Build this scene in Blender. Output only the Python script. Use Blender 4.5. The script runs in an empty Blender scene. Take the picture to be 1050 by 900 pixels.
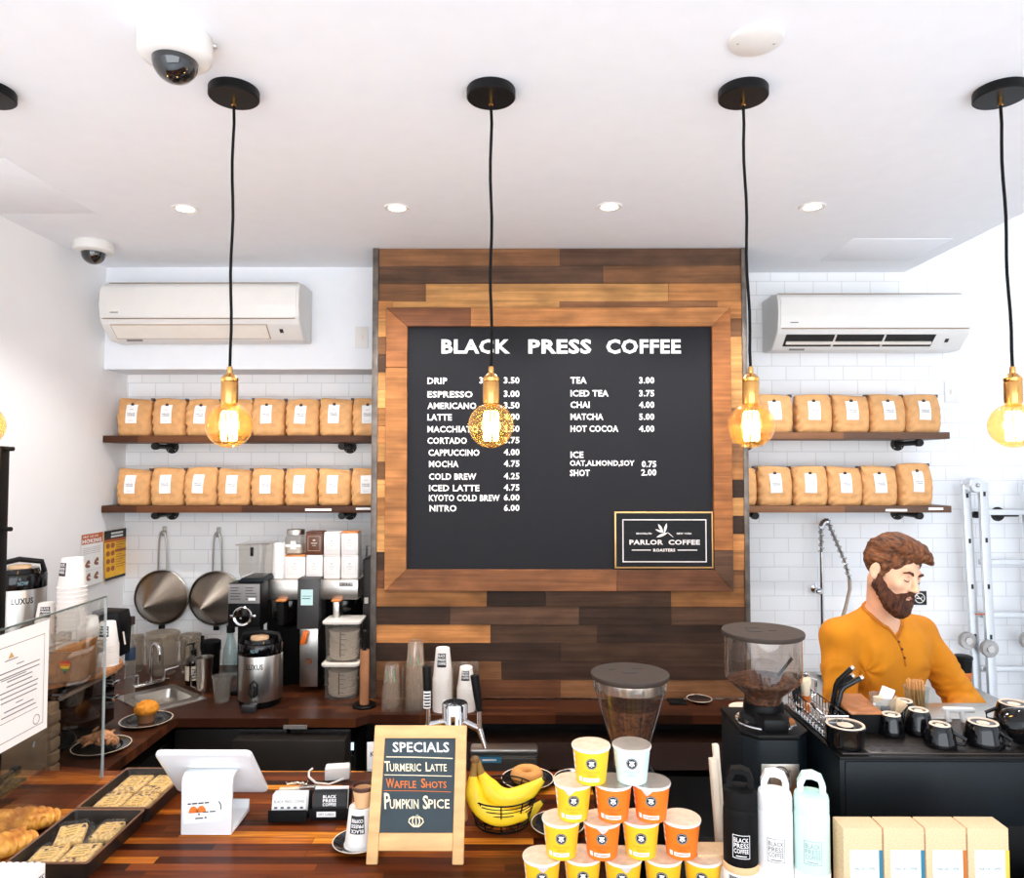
import bpy, math, random
import numpy as np
from mathutils import Vector, Matrix, Euler
random.seed(7)
C = bpy.context.scene.collection
PI = math.pi
R = math.radians
CAMZ = 2.0
# ------------------------------------------------------------ camera geometry (real metres, camera about 2 m up)
PITCH, YAW, FPX = R(2.17), math.atan(3 / 740), 740.0
_CR = Matrix.Rotation(YAW, 3, 'Z') @ Matrix.Rotation(PI / 2 + PITCH, 3, 'X')
def ray(px, py): return _CR @ Vector(((px - 525) / FPX, -(py - 450) / FPX, -1))
def atY(px, py, Y):
    d = ray(px, py); return Vector((0, 0, CAMZ)) + d * (Y / d.y)
def atZ(px, py, Z):
    d = ray(px, py); return Vector((0, 0, CAMZ)) + d * ((Z - CAMZ) / d.z)

# ------------------------------------------------------------ colours and materials
def lin(c):
    return tuple((v / 255 / 12.92) if v / 255 <= 0.04045 else ((v / 255 + 0.055) / 1.055) ** 2.4 for v in c) + (1.0,)
_M = {}
def nodes(name):
    m = bpy.data.materials.new(name); m.use_nodes = True
    nt = m.node_tree; nt.nodes.clear()
    return m, nt, nt.nodes, nt.links
def mat(name, rgb, rough=0.5, metal=0.0, var=0.08, scale=14, bump=0.0, bscale=60, coat=0.0, stretch=None, spec=0.5, rgb2=None, trans=0.0, emit=0.0):
    if name in _M: return _M[name]
    m, nt, N, L = nodes(name)
    out = N.new('ShaderNodeOutputMaterial'); p = N.new('ShaderNodeBsdfPrincipled')
    L.new(p.outputs[0], out.inputs[0])
    tc = N.new('ShaderNodeTexCoord'); mp = N.new('ShaderNodeMapping'); L.new(tc.outputs['Object'], mp.inputs[0])
    if stretch: mp.inputs['Scale'].default_value = stretch
    nz = N.new('ShaderNodeTexNoise'); nz.inputs['Scale'].default_value = scale; nz.inputs['Detail'].default_value = 4
    L.new(mp.outputs[0], nz.inputs['Vector'])
    cr = N.new('ShaderNodeValToRGB'); L.new(nz.outputs['Fac'], cr.inputs[0])
    a = lin(rgb); b = lin(rgb2) if rgb2 else a
    cr.color_ramp.elements[0].position = 0.3; cr.color_ramp.elements[1].position = 0.7
    cr.color_ramp.elements[0].color = tuple(max(0, v * (1 - var)) for v in a[:3]) + (1,)
    cr.color_ramp.elements[1].color = tuple(min(1, v * (1 + var)) for v in b[:3]) + (1,)
    L.new(cr.outputs[0], p.inputs['Base Color'])
    p.inputs['Roughness'].default_value = rough; p.inputs['Metallic'].default_value = metal
    p.inputs['Specular IOR Level'].default_value = spec
    p.inputs['Coat Weight'].default_value = coat
    if trans: p.inputs['Transmission Weight'].default_value = trans
    if emit:
        L.new(cr.outputs[0], p.inputs['Emission Color']); p.inputs['Emission Strength'].default_value = emit
    if bump:
        n2 = N.new('ShaderNodeTexNoise'); n2.inputs['Scale'].default_value = bscale; n2.inputs['Detail'].default_value = 5
        L.new(mp.outputs[0], n2.inputs['Vector'])
        bp = N.new('ShaderNodeBump'); bp.inputs['Strength'].default_value = bump; bp.inputs['Distance'].default_value = 0.01
        L.new(n2.outputs['Fac'], bp.inputs['Height']); L.new(bp.outputs[0], p.inputs['Normal'])
    _M[name] = m
    return m
def clear(name, tint=(255, 255, 255), haze=0.0, haze_rgb=(230, 225, 220), rough=0.02, ior=1.45, dens=1.0):
    """thin clear pane or plastic wall: tinted see-through plus Fresnel gloss, optional milky part"""
    if name in _M: return _M[name]
    m, nt, N, L = nodes(name)
    out = N.new('ShaderNodeOutputMaterial')
    tr = N.new('ShaderNodeBsdfTransparent'); tr.inputs[0].default_value = lin(tint)
    gl = N.new('ShaderNodeBsdfGlossy'); gl.inputs['Roughness'].default_value = rough; gl.inputs[0].default_value = (1, 1, 1, 1)
    lw = N.new('ShaderNodeLayerWeight'); lw.inputs[0].default_value = 0.5
    pw = N.new('ShaderNodeMath'); pw.operation = 'POWER'; pw.inputs[1].default_value = 4.0; L.new(lw.outputs['Facing'], pw.inputs[0])
    f0 = ((ior - 1) / (ior + 1)) ** 2
    fr = N.new('ShaderNodeMath'); fr.operation = 'MULTIPLY_ADD'; fr.inputs[1].default_value = 0.75; fr.inputs[2].default_value = f0; L.new(pw.outputs[0], fr.inputs[0])
    mx = N.new('ShaderNodeMixShader'); L.new(fr.outputs[0], mx.inputs[0])
    src = tr
    if haze > 0:
        df = N.new('ShaderNodeBsdfTranslucent'); df2 = N.new('ShaderNodeBsdfDiffuse')
        df.inputs[0].default_value = lin(haze_rgb); df2.inputs[0].default_value = lin(haze_rgb)
        m0 = N.new('ShaderNodeMixShader'); m0.inputs[0].default_value = 0.5; L.new(df.outputs[0], m0.inputs[1]); L.new(df2.outputs[0], m0.inputs[2])
        nz = N.new('ShaderNodeTexNoise'); nz.inputs['Scale'].default_value = 30
        mm = N.new('ShaderNodeMath'); mm.operation = 'MULTIPLY'; mm.inputs[1].default_value = haze * 2; L.new(nz.outputs[0], mm.inputs[0])
        m1 = N.new('ShaderNodeMixShader'); L.new(mm.outputs[0], m1.inputs[0]); L.new(tr.outputs[0], m1.inputs[1]); L.new(m0.outputs[0], m1.inputs[2])
        src = m1
    L.new(src.outputs[0], mx.inputs[1]); L.new(gl.outputs[0], mx.inputs[2]); L.new(mx.outputs[0], out.inputs[0])
    _M[name] = m
    return m
def emis(name, rgb, s):
    if name in _M: return _M[name]
    m, nt, N, L = nodes(name)
    out = N.new('ShaderNodeOutputMaterial'); e = N.new('ShaderNodeEmission')
    e.inputs[0].default_value = lin(rgb); e.inputs[1].default_value = s; L.new(e.outputs[0], out.inputs[0])
    _M[name] = m
    return m
def tile_mat(name, rgb, mortar, w, h, axis='xz', rough=0.25):
    if name in _M: return _M[name]
    m, nt, N, L = nodes(name)
    out = N.new('ShaderNodeOutputMaterial'); p = N.new('ShaderNodeBsdfPrincipled'); L.new(p.outputs[0], out.inputs[0])
    tc = N.new('ShaderNodeTexCoord'); sp = N.new('ShaderNodeSeparateXYZ'); L.new(tc.outputs['Object'], sp.inputs[0])
    cb = N.new('ShaderNodeCombineXYZ'); L.new(sp.outputs[0 if axis[0] == 'x' else 1], cb.inputs[0]); L.new(sp.outputs[2], cb.inputs[1])
    br = N.new('ShaderNodeTexBrick'); L.new(cb.outputs[0], br.inputs['Vector'])
    br.inputs['Scale'].default_value = 1; br.inputs['Brick Width'].default_value = w; br.inputs['Row Height'].default_value = h
    br.inputs['Mortar Size'].default_value = 0.0022; br.inputs['Mortar Smooth'].default_value = 0.2
    a = lin(rgb); br.inputs['Color1'].default_value = a; br.inputs['Color2'].default_value = tuple(v * 0.96 for v in a[:3]) + (1,)
    br.inputs['Mortar'].default_value = lin(mortar)
    L.new(br.outputs['Color'], p.inputs['Base Color']); p.inputs['Roughness'].default_value = rough
    bp = N.new('ShaderNodeBump'); bp.invert = True; bp.inputs['Strength'].default_value = 0.35; bp.inputs['Distance'].default_value = 0.003
    L.new(br.outputs['Fac'], bp.inputs['Height']); L.new(bp.outputs[0], p.inputs['Normal'])
    _M[name] = m
    return m
def block_mat(name, tones, row, length, rough=0.25, axis='xy', rot=0.0, coat=0.3, grain=1.0):
    """butcher block: strips with a random tone per strip and streaky grain"""
    if name in _M: return _M[name]
    m, nt, N, L = nodes(name)
    out = N.new('ShaderNodeOutputMaterial'); p = N.new('ShaderNodeBsdfPrincipled'); L.new(p.outputs[0], out.inputs[0])
    tc = N.new('ShaderNodeTexCoord'); sp = N.new('ShaderNodeSeparateXYZ'); L.new(tc.outputs['Object'], sp.inputs[0])
    i = {'x': 0, 'y': 1, 'z': 2}
    cb = N.new('ShaderNodeCombineXYZ'); L.new(sp.outputs[i[axis[0]]], cb.inputs[0]); L.new(sp.outputs[i[axis[1]]], cb.inputs[1])
    br = N.new('ShaderNodeTexBrick'); L.new(cb.outputs[0], br.inputs['Vector'])
    br.offset = 0.37; br.offset_frequency = 2; br.squash_frequency = 3; br.squash = 0.8
    br.inputs['Scale'].default_value = 1; br.inputs['Brick Width'].default_value = length; br.inputs['Row Height'].default_value = row
    br.inputs['Mortar Size'].default_value = 0.0006; br.inputs['Bias'].default_value = 0.0
    br.inputs['Color1'].default_value = (0, 0, 0, 1); br.inputs['Color2'].default_value = (1, 1, 1, 1); br.inputs['Mortar'].default_value = (0, 0, 0, 1)
    mp = N.new('ShaderNodeMapping'); L.new(cb.outputs[0], mp.inputs[0]); mp.inputs['Scale'].default_value = (3, 60, 1)
    nz = N.new('ShaderNodeTexNoise'); nz.inputs['Scale'].default_value = 1.6; nz.inputs['Detail'].default_value = 6; L.new(mp.outputs[0], nz.inputs['Vector'])
    ma = N.new('ShaderNodeMath'); ma.operation = 'MULTIPLY_ADD'; L.new(nz.outputs['Fac'], ma.inputs[0]); ma.inputs[1].default_value = 0.3 * grain
    ad = N.new('ShaderNodeMath'); ad.operation = 'SUBTRACT'; L.new(br.outputs['Color'], ad.inputs[0]); ad.inputs[1].default_value = 0.15 * grain
    L.new(ad.outputs[0], ma.inputs[2])
    cr = N.new('ShaderNodeValToRGB'); L.new(ma.outputs[0], cr.inputs[0])
    e = cr.color_ramp.elements
    e[0].position = 0.0; e[0].color = lin(tones[0]); e[1].position = 1.0; e[1].color = lin(tones[-1])
    for k, t in enumerate(tones[1:-1]):
        q = e.new((k + 1) / (len(tones) - 1)); q.color = lin(t)
    L.new(cr.outputs[0], p.inputs['Base Color']); p.inputs['Roughness'].default_value = rough; p.inputs['Coat Weight'].default_value = coat; p.inputs['Specular IOR Level'].default_value = 0.10
    p.inputs['Coat Roughness'].default_value = 0.15
    bp = N.new('ShaderNodeBump'); bp.inputs['Strength'].default_value = 0.08; bp.inputs['Distance'].default_value = 0.004
    L.new(nz.outputs['Fac'], bp.inputs['Height']); L.new(bp.outputs[0], p.inputs['Normal'])
    _M[name] = m
    return m
def tone_mat(name, rough=0.6, sx=1.5, sz=45, axis=0):
    """planks: each plank carries its own wood tone, grain runs along the board"""
    if name in _M: return _M[name]
    m, nt, N, L = nodes(name)
    out = N.new('ShaderNodeOutputMaterial'); p = N.new('ShaderNodeBsdfPrincipled'); L.new(p.outputs[0], out.inputs[0])
    at = N.new('ShaderNodeVertexColor'); at.layer_name = 'tone'
    tc = N.new('ShaderNodeTexCoord'); mp = N.new('ShaderNodeMapping'); L.new(tc.outputs['Object'], mp.inputs[0])
    mp.inputs['Scale'].default_value = (sx, sz, sz) if axis == 0 else (sz, sz, sx)
    nz = N.new('ShaderNodeTexNoise'); nz.inputs['Scale'].default_value = 1.3; nz.inputs['Detail'].default_value = 7; nz.inputs['Distortion'].default_value = 0.6
    L.new(mp.outputs[0], nz.inputs['Vector'])
    mp2 = N.new('ShaderNodeMapping'); L.new(tc.outputs['Object'], mp2.inputs[0]); mp2.inputs['Scale'].default_value = (4, 4, 9) if axis == 0 else (9, 4, 4)
    n2 = N.new('ShaderNodeTexNoise'); n2.inputs['Scale'].default_value = 1.5; n2.inputs['Detail'].default_value = 3; L.new(mp2.outputs[0], n2.inputs['Vector'])
    ml = N.new('ShaderNodeMath'); ml.operation = 'MULTIPLY'; L.new(nz.outputs['Fac'], ml.inputs[0]); L.new(n2.outputs['Fac'], ml.inputs[1])
    mr = N.new('ShaderNodeMapRange'); L.new(ml.outputs[0], mr.inputs[0])
    mr.inputs[1].default_value = 0.08; mr.inputs[2].default_value = 0.42; mr.inputs[3].default_value = 0.5; mr.inputs[4].default_value = 1.35
    vo = N.new('ShaderNodeTexVoronoi'); vo.inputs['Scale'].default_value = 4.2; L.new(tc.outputs['Object'], vo.inputs['Vector'])
    kr = N.new('ShaderNodeMapRange'); L.new(vo.outputs['Distance'], kr.inputs[0]); kr.inputs[1].default_value = 0.02; kr.inputs[2].default_value = 0.085; kr.inputs[3].default_value = 0.35
    m2 = N.new('ShaderNodeMath'); m2.operation = 'MULTIPLY'; L.new(mr.outputs[0], m2.inputs[0]); L.new(kr.outputs[0], m2.inputs[1])
    mx = N.new('ShaderNodeMix'); mx.data_type = 'RGBA'; mx.blend_type = 'MULTIPLY'; mx.inputs[0].default_value = 1
    L.new(at.outputs[0], mx.inputs[6]); L.new(m2.outputs[0], mx.inputs[7]); L.new(mx.outputs[2], p.inputs['Base Color'])
    p.inputs['Roughness'].default_value = rough; p.inputs['Specular IOR Level'].default_value = 0.2
    bp = N.new('ShaderNodeBump'); bp.inputs['Strength'].default_value = 0.25; bp.inputs['Distance'].default_value = 0.006
    L.new(nz.outputs['Fac'], bp.inputs['Height']); L.new(bp.outputs[0], p.inputs['Normal'])
    _M[name] = m
    return m

# ------------------------------------------------------------ mesh builder
_TXT = {}
def text_geo(body, bold=0.0):
    key = (body, bold)
    if key not in _TXT:
        cu = bpy.data.curves.new('lettering', 'FONT'); cu.body = body; cu.size = 1; cu.offset = bold; cu.resolution_u = 2; cu.space_character = 1.0 + 2.2 * max(0, bold)
        ob = bpy.data.objects.new('lettering', cu)
        me = ob.to_mesh()
        vs = [v.co.copy() for v in me.vertices]; fs = [tuple(p.vertices) for p in me.polygons]
        ob.to_mesh_clear(); bpy.data.objects.remove(ob); bpy.data.curves.remove(cu)
        x0 = min(v.x for v in vs); x1 = max(v.x for v in vs); y0 = min(v.y for v in vs); y1 = max(v.y for v in vs)
        _TXT[key] = ([((v.x - x0) / (x1 - x0), (v.y - y0) / (y1 - y0)) for v in vs], fs, (x1 - x0), (y1 - y0))
    return _TXT[key]
class MB:
    def __init__(s, off=None):
        s.v = []; s.f = []; s.col = []; s.M = None; s.off = off; s.tone = None
    def add(s, vs, fs):
        n = len(s.v)
        for p in vs:
            p = Vector(p)
            if s.M is not None: p = s.M @ p
            s.v.append(p)
        for f in fs:
            s.f.append(tuple(i + n for i in f)); s.col.append(s.tone)
        return s
    def box(s, x0, x1, y0, y1, z0, z1, bv=0.0, seg=2):
        vs = [(x0, y0, z0), (x1, y0, z0), (x1, y1, z0), (x0, y1, z0), (x0, y0, z1), (x1, y0, z1), (x1, y1, z1), (x0, y1, z1)]
        fs = [(3, 2, 1, 0), (4, 5, 6, 7), (0, 1, 5, 4), (1, 2, 6, 5), (2, 3, 7, 6), (3, 0, 4, 7)]
        return s.bev(vs, fs, bv, seg)
    def bev(s, vs, fs, bv, seg=2):
        if bv <= 0: return s.add(vs, fs)
        import bmesh
        b = bmesh.new(); bv_ = [b.verts.new(v) for v in vs]
        for f in fs: b.faces.new([bv_[i] for i in f])
        bmesh.ops.bevel(b, geom=list(b.edges), offset=bv, segments=seg, profile=0.5, affect='EDGES', clamp_overlap=True)
        b.verts.index_update()
        vs2 = [v.co.copy() for v in b.verts]; fs2 = [tuple(v.index for v in f.verts) for f in b.faces]
        b.free()
        return s.add(vs2, fs2)
    def prism(s, poly, axis, a, b, bv=0.0, seg=2):
        """polygon in the two other axes, run along axis from a to b"""
        def pt(u, w, t): return {'x': (t, u, w), 'y': (u, t, w), 'z': (u, w, t)}[axis]
        n = len(poly)
        ar = sum(poly[i][0] * poly[(i + 1) % n][1] - poly[(i + 1) % n][0] * poly[i][1] for i in range(n))
        if (ar > 0) == (axis == 'y'): poly = poly[::-1]
        vs = [pt(u, w, a) for u, w in poly] + [pt(u, w, b) for u, w in poly]
        fs = [tuple(range(n))[::-1], tuple(range(n, 2 * n))] + [(i, (i + 1) % n, (i + 1) % n + n, i + n) for i in range(n)]
        return s.bev(vs, fs, bv, seg)
    def ring(s, c, ax, r, seg, ex=None):
        ax = Vector(ax).normalized()
        if ex is None:
            ex = Vector((1, 0, 0)) if abs(ax.x) < 0.9 else Vector((0, 1, 0))
        ex = (ex - ax * ex.dot(ax)).normalized(); ey = ax.cross(ex)
        return [Vector(c) + ex * (r * math.cos(2 * PI * k / seg)) + ey * (r * math.sin(2 * PI * k / seg)) for k in range(seg)]
    def loft(s, rings, cap0=True, cap1=True, closed=True):
        n = len(rings[0]); vs = [p for r in rings for p in r]; fs = []
        for i in range(len(rings) - 1):
            for k in range(n if closed else n - 1):
                a = i * n + k; b = i * n + (k + 1) % n
                fs.append((a, b, b + n, a + n))
        if cap0: fs.append(tuple(range(n))[::-1])
        if cap1: fs.append(tuple(range((len(rings) - 1) * n, len(rings) * n)))
        return s.add(vs, fs)
    def cyl(s, p0, p1, r0, r1=None, seg=24):
        p0 = Vector(p0); p1 = Vector(p1); r1 = r0 if r1 is None else r1
        return s.loft([s.ring(p0, p1 - p0, r0, seg), s.ring(p1, p1 - p0, r1, seg)])
    def lathe(s, prof, c=(0, 0, 0), seg=32, ax=(0, 0, 1), cap0=False, cap1=False, sx=1.0):
        c = Vector(c); ax = Vector(ax).normalized()
        rings = [s.ring(c + ax * z, ax, max(r, 1e-5), seg) for r, z in prof]
        return s.loft(rings, cap0, cap1)
    def tube(s, pts, r, seg=8, closed=False, cap=True):
        pts = [Vector(p) for p in pts]; n = len(pts)
        rs = r if isinstance(r, (list, tuple)) else [r] * n
        rings = []; ex = None
        for i, p in enumerate(pts):
            if closed: d = pts[(i + 1) % n] - pts[i - 1]
            else: d = pts[min(i + 1, n - 1)] - pts[max(i - 1, 0)]
            d.normalize()
            if ex is None:
                ex = Vector((0, 0, 1)) if abs(d.z) < 0.9 else Vector((1, 0, 0))
            ex = (ex - d * ex.dot(d)).normalized()
            rings.append(s.ring(p, d, rs[i], seg, ex))
        if closed: rings.append(rings[0]); cap = False
        return s.loft(rings, cap, cap)
    def ball(s, c, r, seg=16, rings=10, M=None):
        rx, ry, rz = r if isinstance(r, (tuple, list)) else (r, r, r)
        vs = []; fs = []
        for i in range(rings + 1):
            t = PI * i / rings
            for k in range(seg):
                a = 2 * PI * k / seg
                p = Vector((rx * math.sin(t) * math.cos(a), ry * math.sin(t) * math.sin(a), rz * math.cos(t)))
                if M is not None: p = M @ p
                vs.append(Vector(c) + p)
        for i in range(rings):
            for k in range(seg):
                a = i * seg + k; b = i * seg + (k + 1) % seg
                fs.append((a, a + seg, b + seg, b))
        return s.add(vs, fs)
    def text(s, body, fn, bold=0.02):
        """fn(u, v) with u, v in 0..1 gives the place of each letter point"""
        vs, fs, w, h = text_geo(body, bold)
        return s.add([fn(u, v) for u, v in vs], fs)
    def sheet(s, fn, nu, nv):
        vs = [fn(i / nu, j / nv) for j in range(nv + 1) for i in range(nu + 1)]
        fs = [(j * (nu + 1) + i, j * (nu + 1) + i + 1, (j + 1) * (nu + 1) + i + 1, (j + 1) * (nu + 1) + i) for j in range(nv) for i in range(nu)]
        return s.add(vs, fs)
    def mesh(s, name, m, angle=38):
        me = bpy.data.meshes.new(name)
        off = Vector(s.off) if s.off is not None else Vector((0, 0, 0))
        me.from_pydata([v - off for v in s.v], [], s.f)
        me.materials.append(m)
        if any(c is not None for c in s.col):
            at = me.color_attributes.new('tone', 'FLOAT_COLOR', 'CORNER')
            k = 0
            for p, c in zip(me.polygons, s.col):
                for _ in p.loop_indices:
                    at.data[k].color = c if c is not None else (1, 1, 1, 1); k += 1
        me.shade_smooth(); me.set_sharp_from_angle(angle=R(angle))
        return me
    def build(s, name, m, parent=None, angle=38):
        o = bpy.data.objects.new(name, s.mesh(name, m, angle)); C.objects.link(o)
        if parent is not None: o.parent = parent
        return o
def tag(o, label=None, cat=None, group=None, kind=None):
    if label: o['label'] = label
    if cat: o['category'] = cat
    if group: o['group'] = group
    if kind: o['kind'] = kind
    return o
def thing(name, label, cat, loc=(0, 0, 0), rz=0.0, group=None):
    o = bpy.data.objects.new(name, None); C.objects.link(o); o.empty_display_size = 0.02
    o.location = loc; o.rotation_euler = (0, 0, rz)
    return tag(o, label, cat, group)
def struct(o):
    o['kind'] = 'structure'; return o
def copy_tree(o, parent=None):
    c = o.copy(); C.objects.link(c)
    if parent is not None: c.parent = parent
    for ch in o.children: copy_tree(ch, c)
    return c
def dup(o, loc, rz=0.0, label=None, group=None):
    c = copy_tree(o); c.location = loc; c.rotation_euler = (0, 0, rz)
    return tag(c, label, None, group)
# flat placer: fn for text/sheet in a plane, origin at lower-left, u to the right, v up
def plane(o, u, v):
    o, u, v = Vector(o), Vector(u), Vector(v)
    return lambda a, b: o + u * a + v * b
def wrapc(c, r0, r1, z0, z1, a0, a1, eps=0.0006):
    """point on the front of a (tapered) cylinder about c; angle 0 faces the viewer (-Y)"""
    def f(a, b):
        z = z0 + (z1 - z0) * b; t = (a0 + (a1 - a0) * a)
        r = r0 + (r1 - r0) * b + eps
        return Vector((c[0] + r * math.sin(t), c[1] - r * math.cos(t), c[2] + z))
    return f
def sub(fn, u0, u1, v0, v1):
    return lambda a, b: fn(u0 + (u1 - u0) * a, v0 + (v1 - v0) * b)

# ------------------------------------------------------------ signed distance sculpting (one continuous surface)
def nets(F, org, h):
    S = F < 0
    c = [(i, j, k) for i in (0, 1) for j in (0, 1) for k in (0, 1)]
    nx, ny, nz = F.shape
    def sl(A, o): return A[o[0]:nx - 1 + o[0], o[1]:ny - 1 + o[1], o[2]:nz - 1 + o[2]]
    anyv = np.zeros((nx - 1, ny - 1, nz - 1), bool); allv = ~anyv
    for o in c: anyv |= sl(S, o); allv &= sl(S, o)
    idx = np.argwhere(anyv & ~allv)
    val = np.stack([F[idx[:, 0] + o[0], idx[:, 1] + o[1], idx[:, 2] + o[2]] for o in c], 1)
    acc = np.zeros((len(idx), 3)); cnt = np.zeros(len(idx))
    ca = np.array(c, float)
    for a in range(8):
        for b in range(a + 1, 8):
            if np.abs(ca[a] - ca[b]).sum() != 1: continue
            va, vb = val[:, a], val[:, b]; x = (va < 0) != (vb < 0)
            t = np.where(x, va / np.where(x, va - vb, 1), 0)
            acc += np.where(x[:, None], ca[a] + t[:, None] * (ca[b] - ca[a]), 0); cnt += x
    P = (idx + acc / cnt[:, None]) * h + org
    ID = np.full(anyv.shape, -1, int); ID[idx[:, 0], idx[:, 1], idx[:, 2]] = np.arange(len(idx))
    Q = []
    for ax in range(3):
        e0 = [slice(None)] * 3; e1 = [slice(None)] * 3; e0[ax] = slice(0, -1); e1[ax] = slice(1, None)
        A, B = S[tuple(e0)], S[tuple(e1)]
        for ch, flip in ((A & ~B, False), (~A & B, True)):
            e = np.argwhere(ch); o1, o2 = [(1, 2), (2, 0), (0, 1)][ax]
            ok = (e[:, o1] > 0) & (e[:, o2] > 0) & (e[:, o1] < F.shape[o1] - 1) & (e[:, o2] < F.shape[o2] - 1); e = e[ok]
            def g(d1, d2):
                q = e.copy(); q[:, o1] -= d1; q[:, o2] -= d2
                return ID[q[:, 0], q[:, 1], q[:, 2]]
            q = np.stack([g(1, 1), g(0, 1), g(0, 0), g(1, 0)], 1)
            if flip: q = q[:, ::-1]
            Q.append(q)
    return P, np.concatenate(Q)
class SDF:
    def __init__(s, lo, hi, h):
        s.lo = np.array(lo, float); s.h = h
        s.n = np.ceil((np.array(hi) - s.lo) / h).astype(int) + 1
        s.F = np.full(s.n, 0.5)
    def _sub(s, lo, hi, mar):
        i0 = np.clip(np.floor((np.array(lo) - mar - s.lo) / s.h).astype(int), 0, s.n - 1)
        i1 = np.clip(np.ceil((np.array(hi) + mar - s.lo) / s.h).astype(int) + 1, 1, s.n)
        sl = tuple(slice(a, b) for a, b in zip(i0, i1))
        g = np.meshgrid(*[s.lo[k] + np.arange(i0[k], i1[k]) * s.h for k in range(3)], indexing='ij')
        return sl, np.stack(g, -1)
    def _mix(s, sl, d, k, op):
        A = s.F[sl]
        if op == '+':
            if k > 0:
                hh = np.clip(0.5 + 0.5 * (A - d) / k, 0, 1); s.F[sl] = A * (1 - hh) + d * hh - k * hh * (1 - hh)
            else: s.F[sl] = np.minimum(A, d)
        elif op == '-':
            d = -d
            if k > 0:
                hh = np.clip(0.5 - 0.5 * (A - d) / k, 0, 1); s.F[sl] = A * (1 - hh) + d * hh + k * hh * (1 - hh)
            else: s.F[sl] = np.maximum(A, d)
        return s
    def cap(s, a, b, r0, r1=None, k=0.02, op='+'):
        a = np.array(a, float); b = np.array(b, float); r1 = r0 if r1 is None else r1; r = max(r0, r1)
        sl, P = s._sub(np.minimum(a, b) - r, np.maximum(a, b) + r, k * 1.5 + 3 * s.h)
        if P.size == 0: return s
        ab = b - a; t = np.clip(((P - a) @ ab) / max(ab @ ab, 1e-9), 0, 1)
        d = np.linalg.norm(P - a - t[..., None] * ab, axis=-1) - (r0 + (r1 - r0) * t)
        return s._mix(sl, d, k, op)
    def ell(s, c, r, Rm=None, k=0.02, op='+'):
        c = np.array(c, float); r = np.array(r, float); m = r.max()
        sl, P = s._sub(c - m, c + m, k * 1.5 + 3 * s.h)
        if P.size == 0: return s
        q = P - c
        if Rm is not None: q = q @ np.array(Rm)          # columns of Rm are the ellipsoid axes
        k0 = np.linalg.norm(q / r, axis=-1); k1 = np.linalg.norm(q / (r * r), axis=-1)
        d = k0 * (k0 - 1) / np.maximum(k1, 1e-9)
        return s._mix(sl, d, k, op)
    def fn(s, lo, hi, f, k=0.004, op='+'):
        sl, P = s._sub(lo, hi, 0)
        return s._mix(sl, f(P), k, op)
    def at(s, p):
        q = (np.array(p) - s.lo) / s.h; i = np.clip(np.floor(q).astype(int), 0, s.n - 2); t = q - i; v = 0
        for a in (0, 1):
            for b in (0, 1):
                for c in (0, 1): v += s.F[i[0] + a, i[1] + b, i[2] + c] * (t[0] if a else 1 - t[0]) * (t[1] if b else 1 - t[1]) * (t[2] if c else 1 - t[2])
        return v
    def hit(s, p, d, n=200, st=.002):
        p = Vector(p); d = Vector(d)
        for k in range(n):
            q = p + d * (k * st)
            if s.at(q) < 0: return q
        return None
    def half(s, p, n, k=0.005):
        """cut away everything on the side n points to"""
        n = np.array(n, float); n /= np.linalg.norm(n)
        sl, P = s._sub(s.lo, s.lo + s.n * s.h, 0)
        return s._mix(sl, -((P - np.array(p)) @ n), k, '-')
    def mesh_data(s):
        s.F[0] = s.F[-1] = 0.5; s.F[:, 0] = s.F[:, -1] = 0.5; s.F[:, :, 0] = s.F[:, :, -1] = 0.5
        return nets(s.F, s.lo, s.h)
def smooth_pts(P, Q, it=2, lam=0.5):
    E = np.concatenate([Q[:, [0, 1]], Q[:, [1, 2]], Q[:, [2, 3]], Q[:, [3, 0]]]); E = np.concatenate([E, E[:, ::-1]])
    n = np.bincount(E[:, 0], minlength=len(P))[:, None]
    for _ in range(it):
        A = np.zeros_like(P)
        for c in range(3): A[:, c] = np.bincount(E[:, 0], weights=P[E[:, 1], c], minlength=len(P))
        P = P + lam * (A / np.maximum(n, 1) - P)
    return P
def sdf_obj(name, sd, m, parent, off, smooth=2, disp=None, frame=None):
    P, Q = sd.mesh_data()
    P = smooth_pts(P, Q, smooth)
    if disp is not None: P = disp(P)
    me = bpy.data.meshes.new(name)
    if frame is not None:
        o0, Rm = frame; P = (P - np.array(o0)) @ np.array(Rm)
    else: P = P - np.array(off)
    me.from_pydata(P.tolist(), [], Q.tolist()); me.materials.append(m); me.shade_smooth()
    o = bpy.data.objects.new(name, me); C.objects.link(o)
    if frame is not None:
        o.location = Vector(frame[0]) - Vector(off); o.rotation_euler = frame[1].to_euler()
    if parent is not None: o.parent = parent
    return o
# ------------------------------------------------------------ palette
WHITE = mat('white_paint', (238, 241, 246), 0.7, var=0.012, bump=0.03, bscale=180)
WALLW = mat('warm_white_plaster', (243, 243, 244), 0.75, var=0.02, scale=3, bump=0.04, bscale=120)
TILE = tile_mat('white_subway_tile', (243, 244, 246), (218, 218, 220), 0.154, 0.077)
PLAST = mat('white_plastic', (228, 225, 221), 0.35, var=0.015)
CREAM = mat('cream_plastic', (236, 228, 218), 0.4, var=0.03)
BLACK = mat('black_satin', (11, 11, 12), 0.45, var=0.15, spec=.2)
BLKGL = mat('black_gloss_glaze', (9, 9, 11), 0.07, var=0.1, coat=0.1, spec=.4)
BLKMT = mat('black_matte', (15, 14, 14), 0.7, var=0.15, spec=.15)
CHAR = mat('charcoal_powder_coat', (16, 24, 29), 0.42, var=0.12, bump=0.06, bscale=400, spec=.18)
IRON = mat('black_iron_pipe', (36, 34, 33), 0.5, metal=0.6, var=0.25, bump=0.1)
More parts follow.
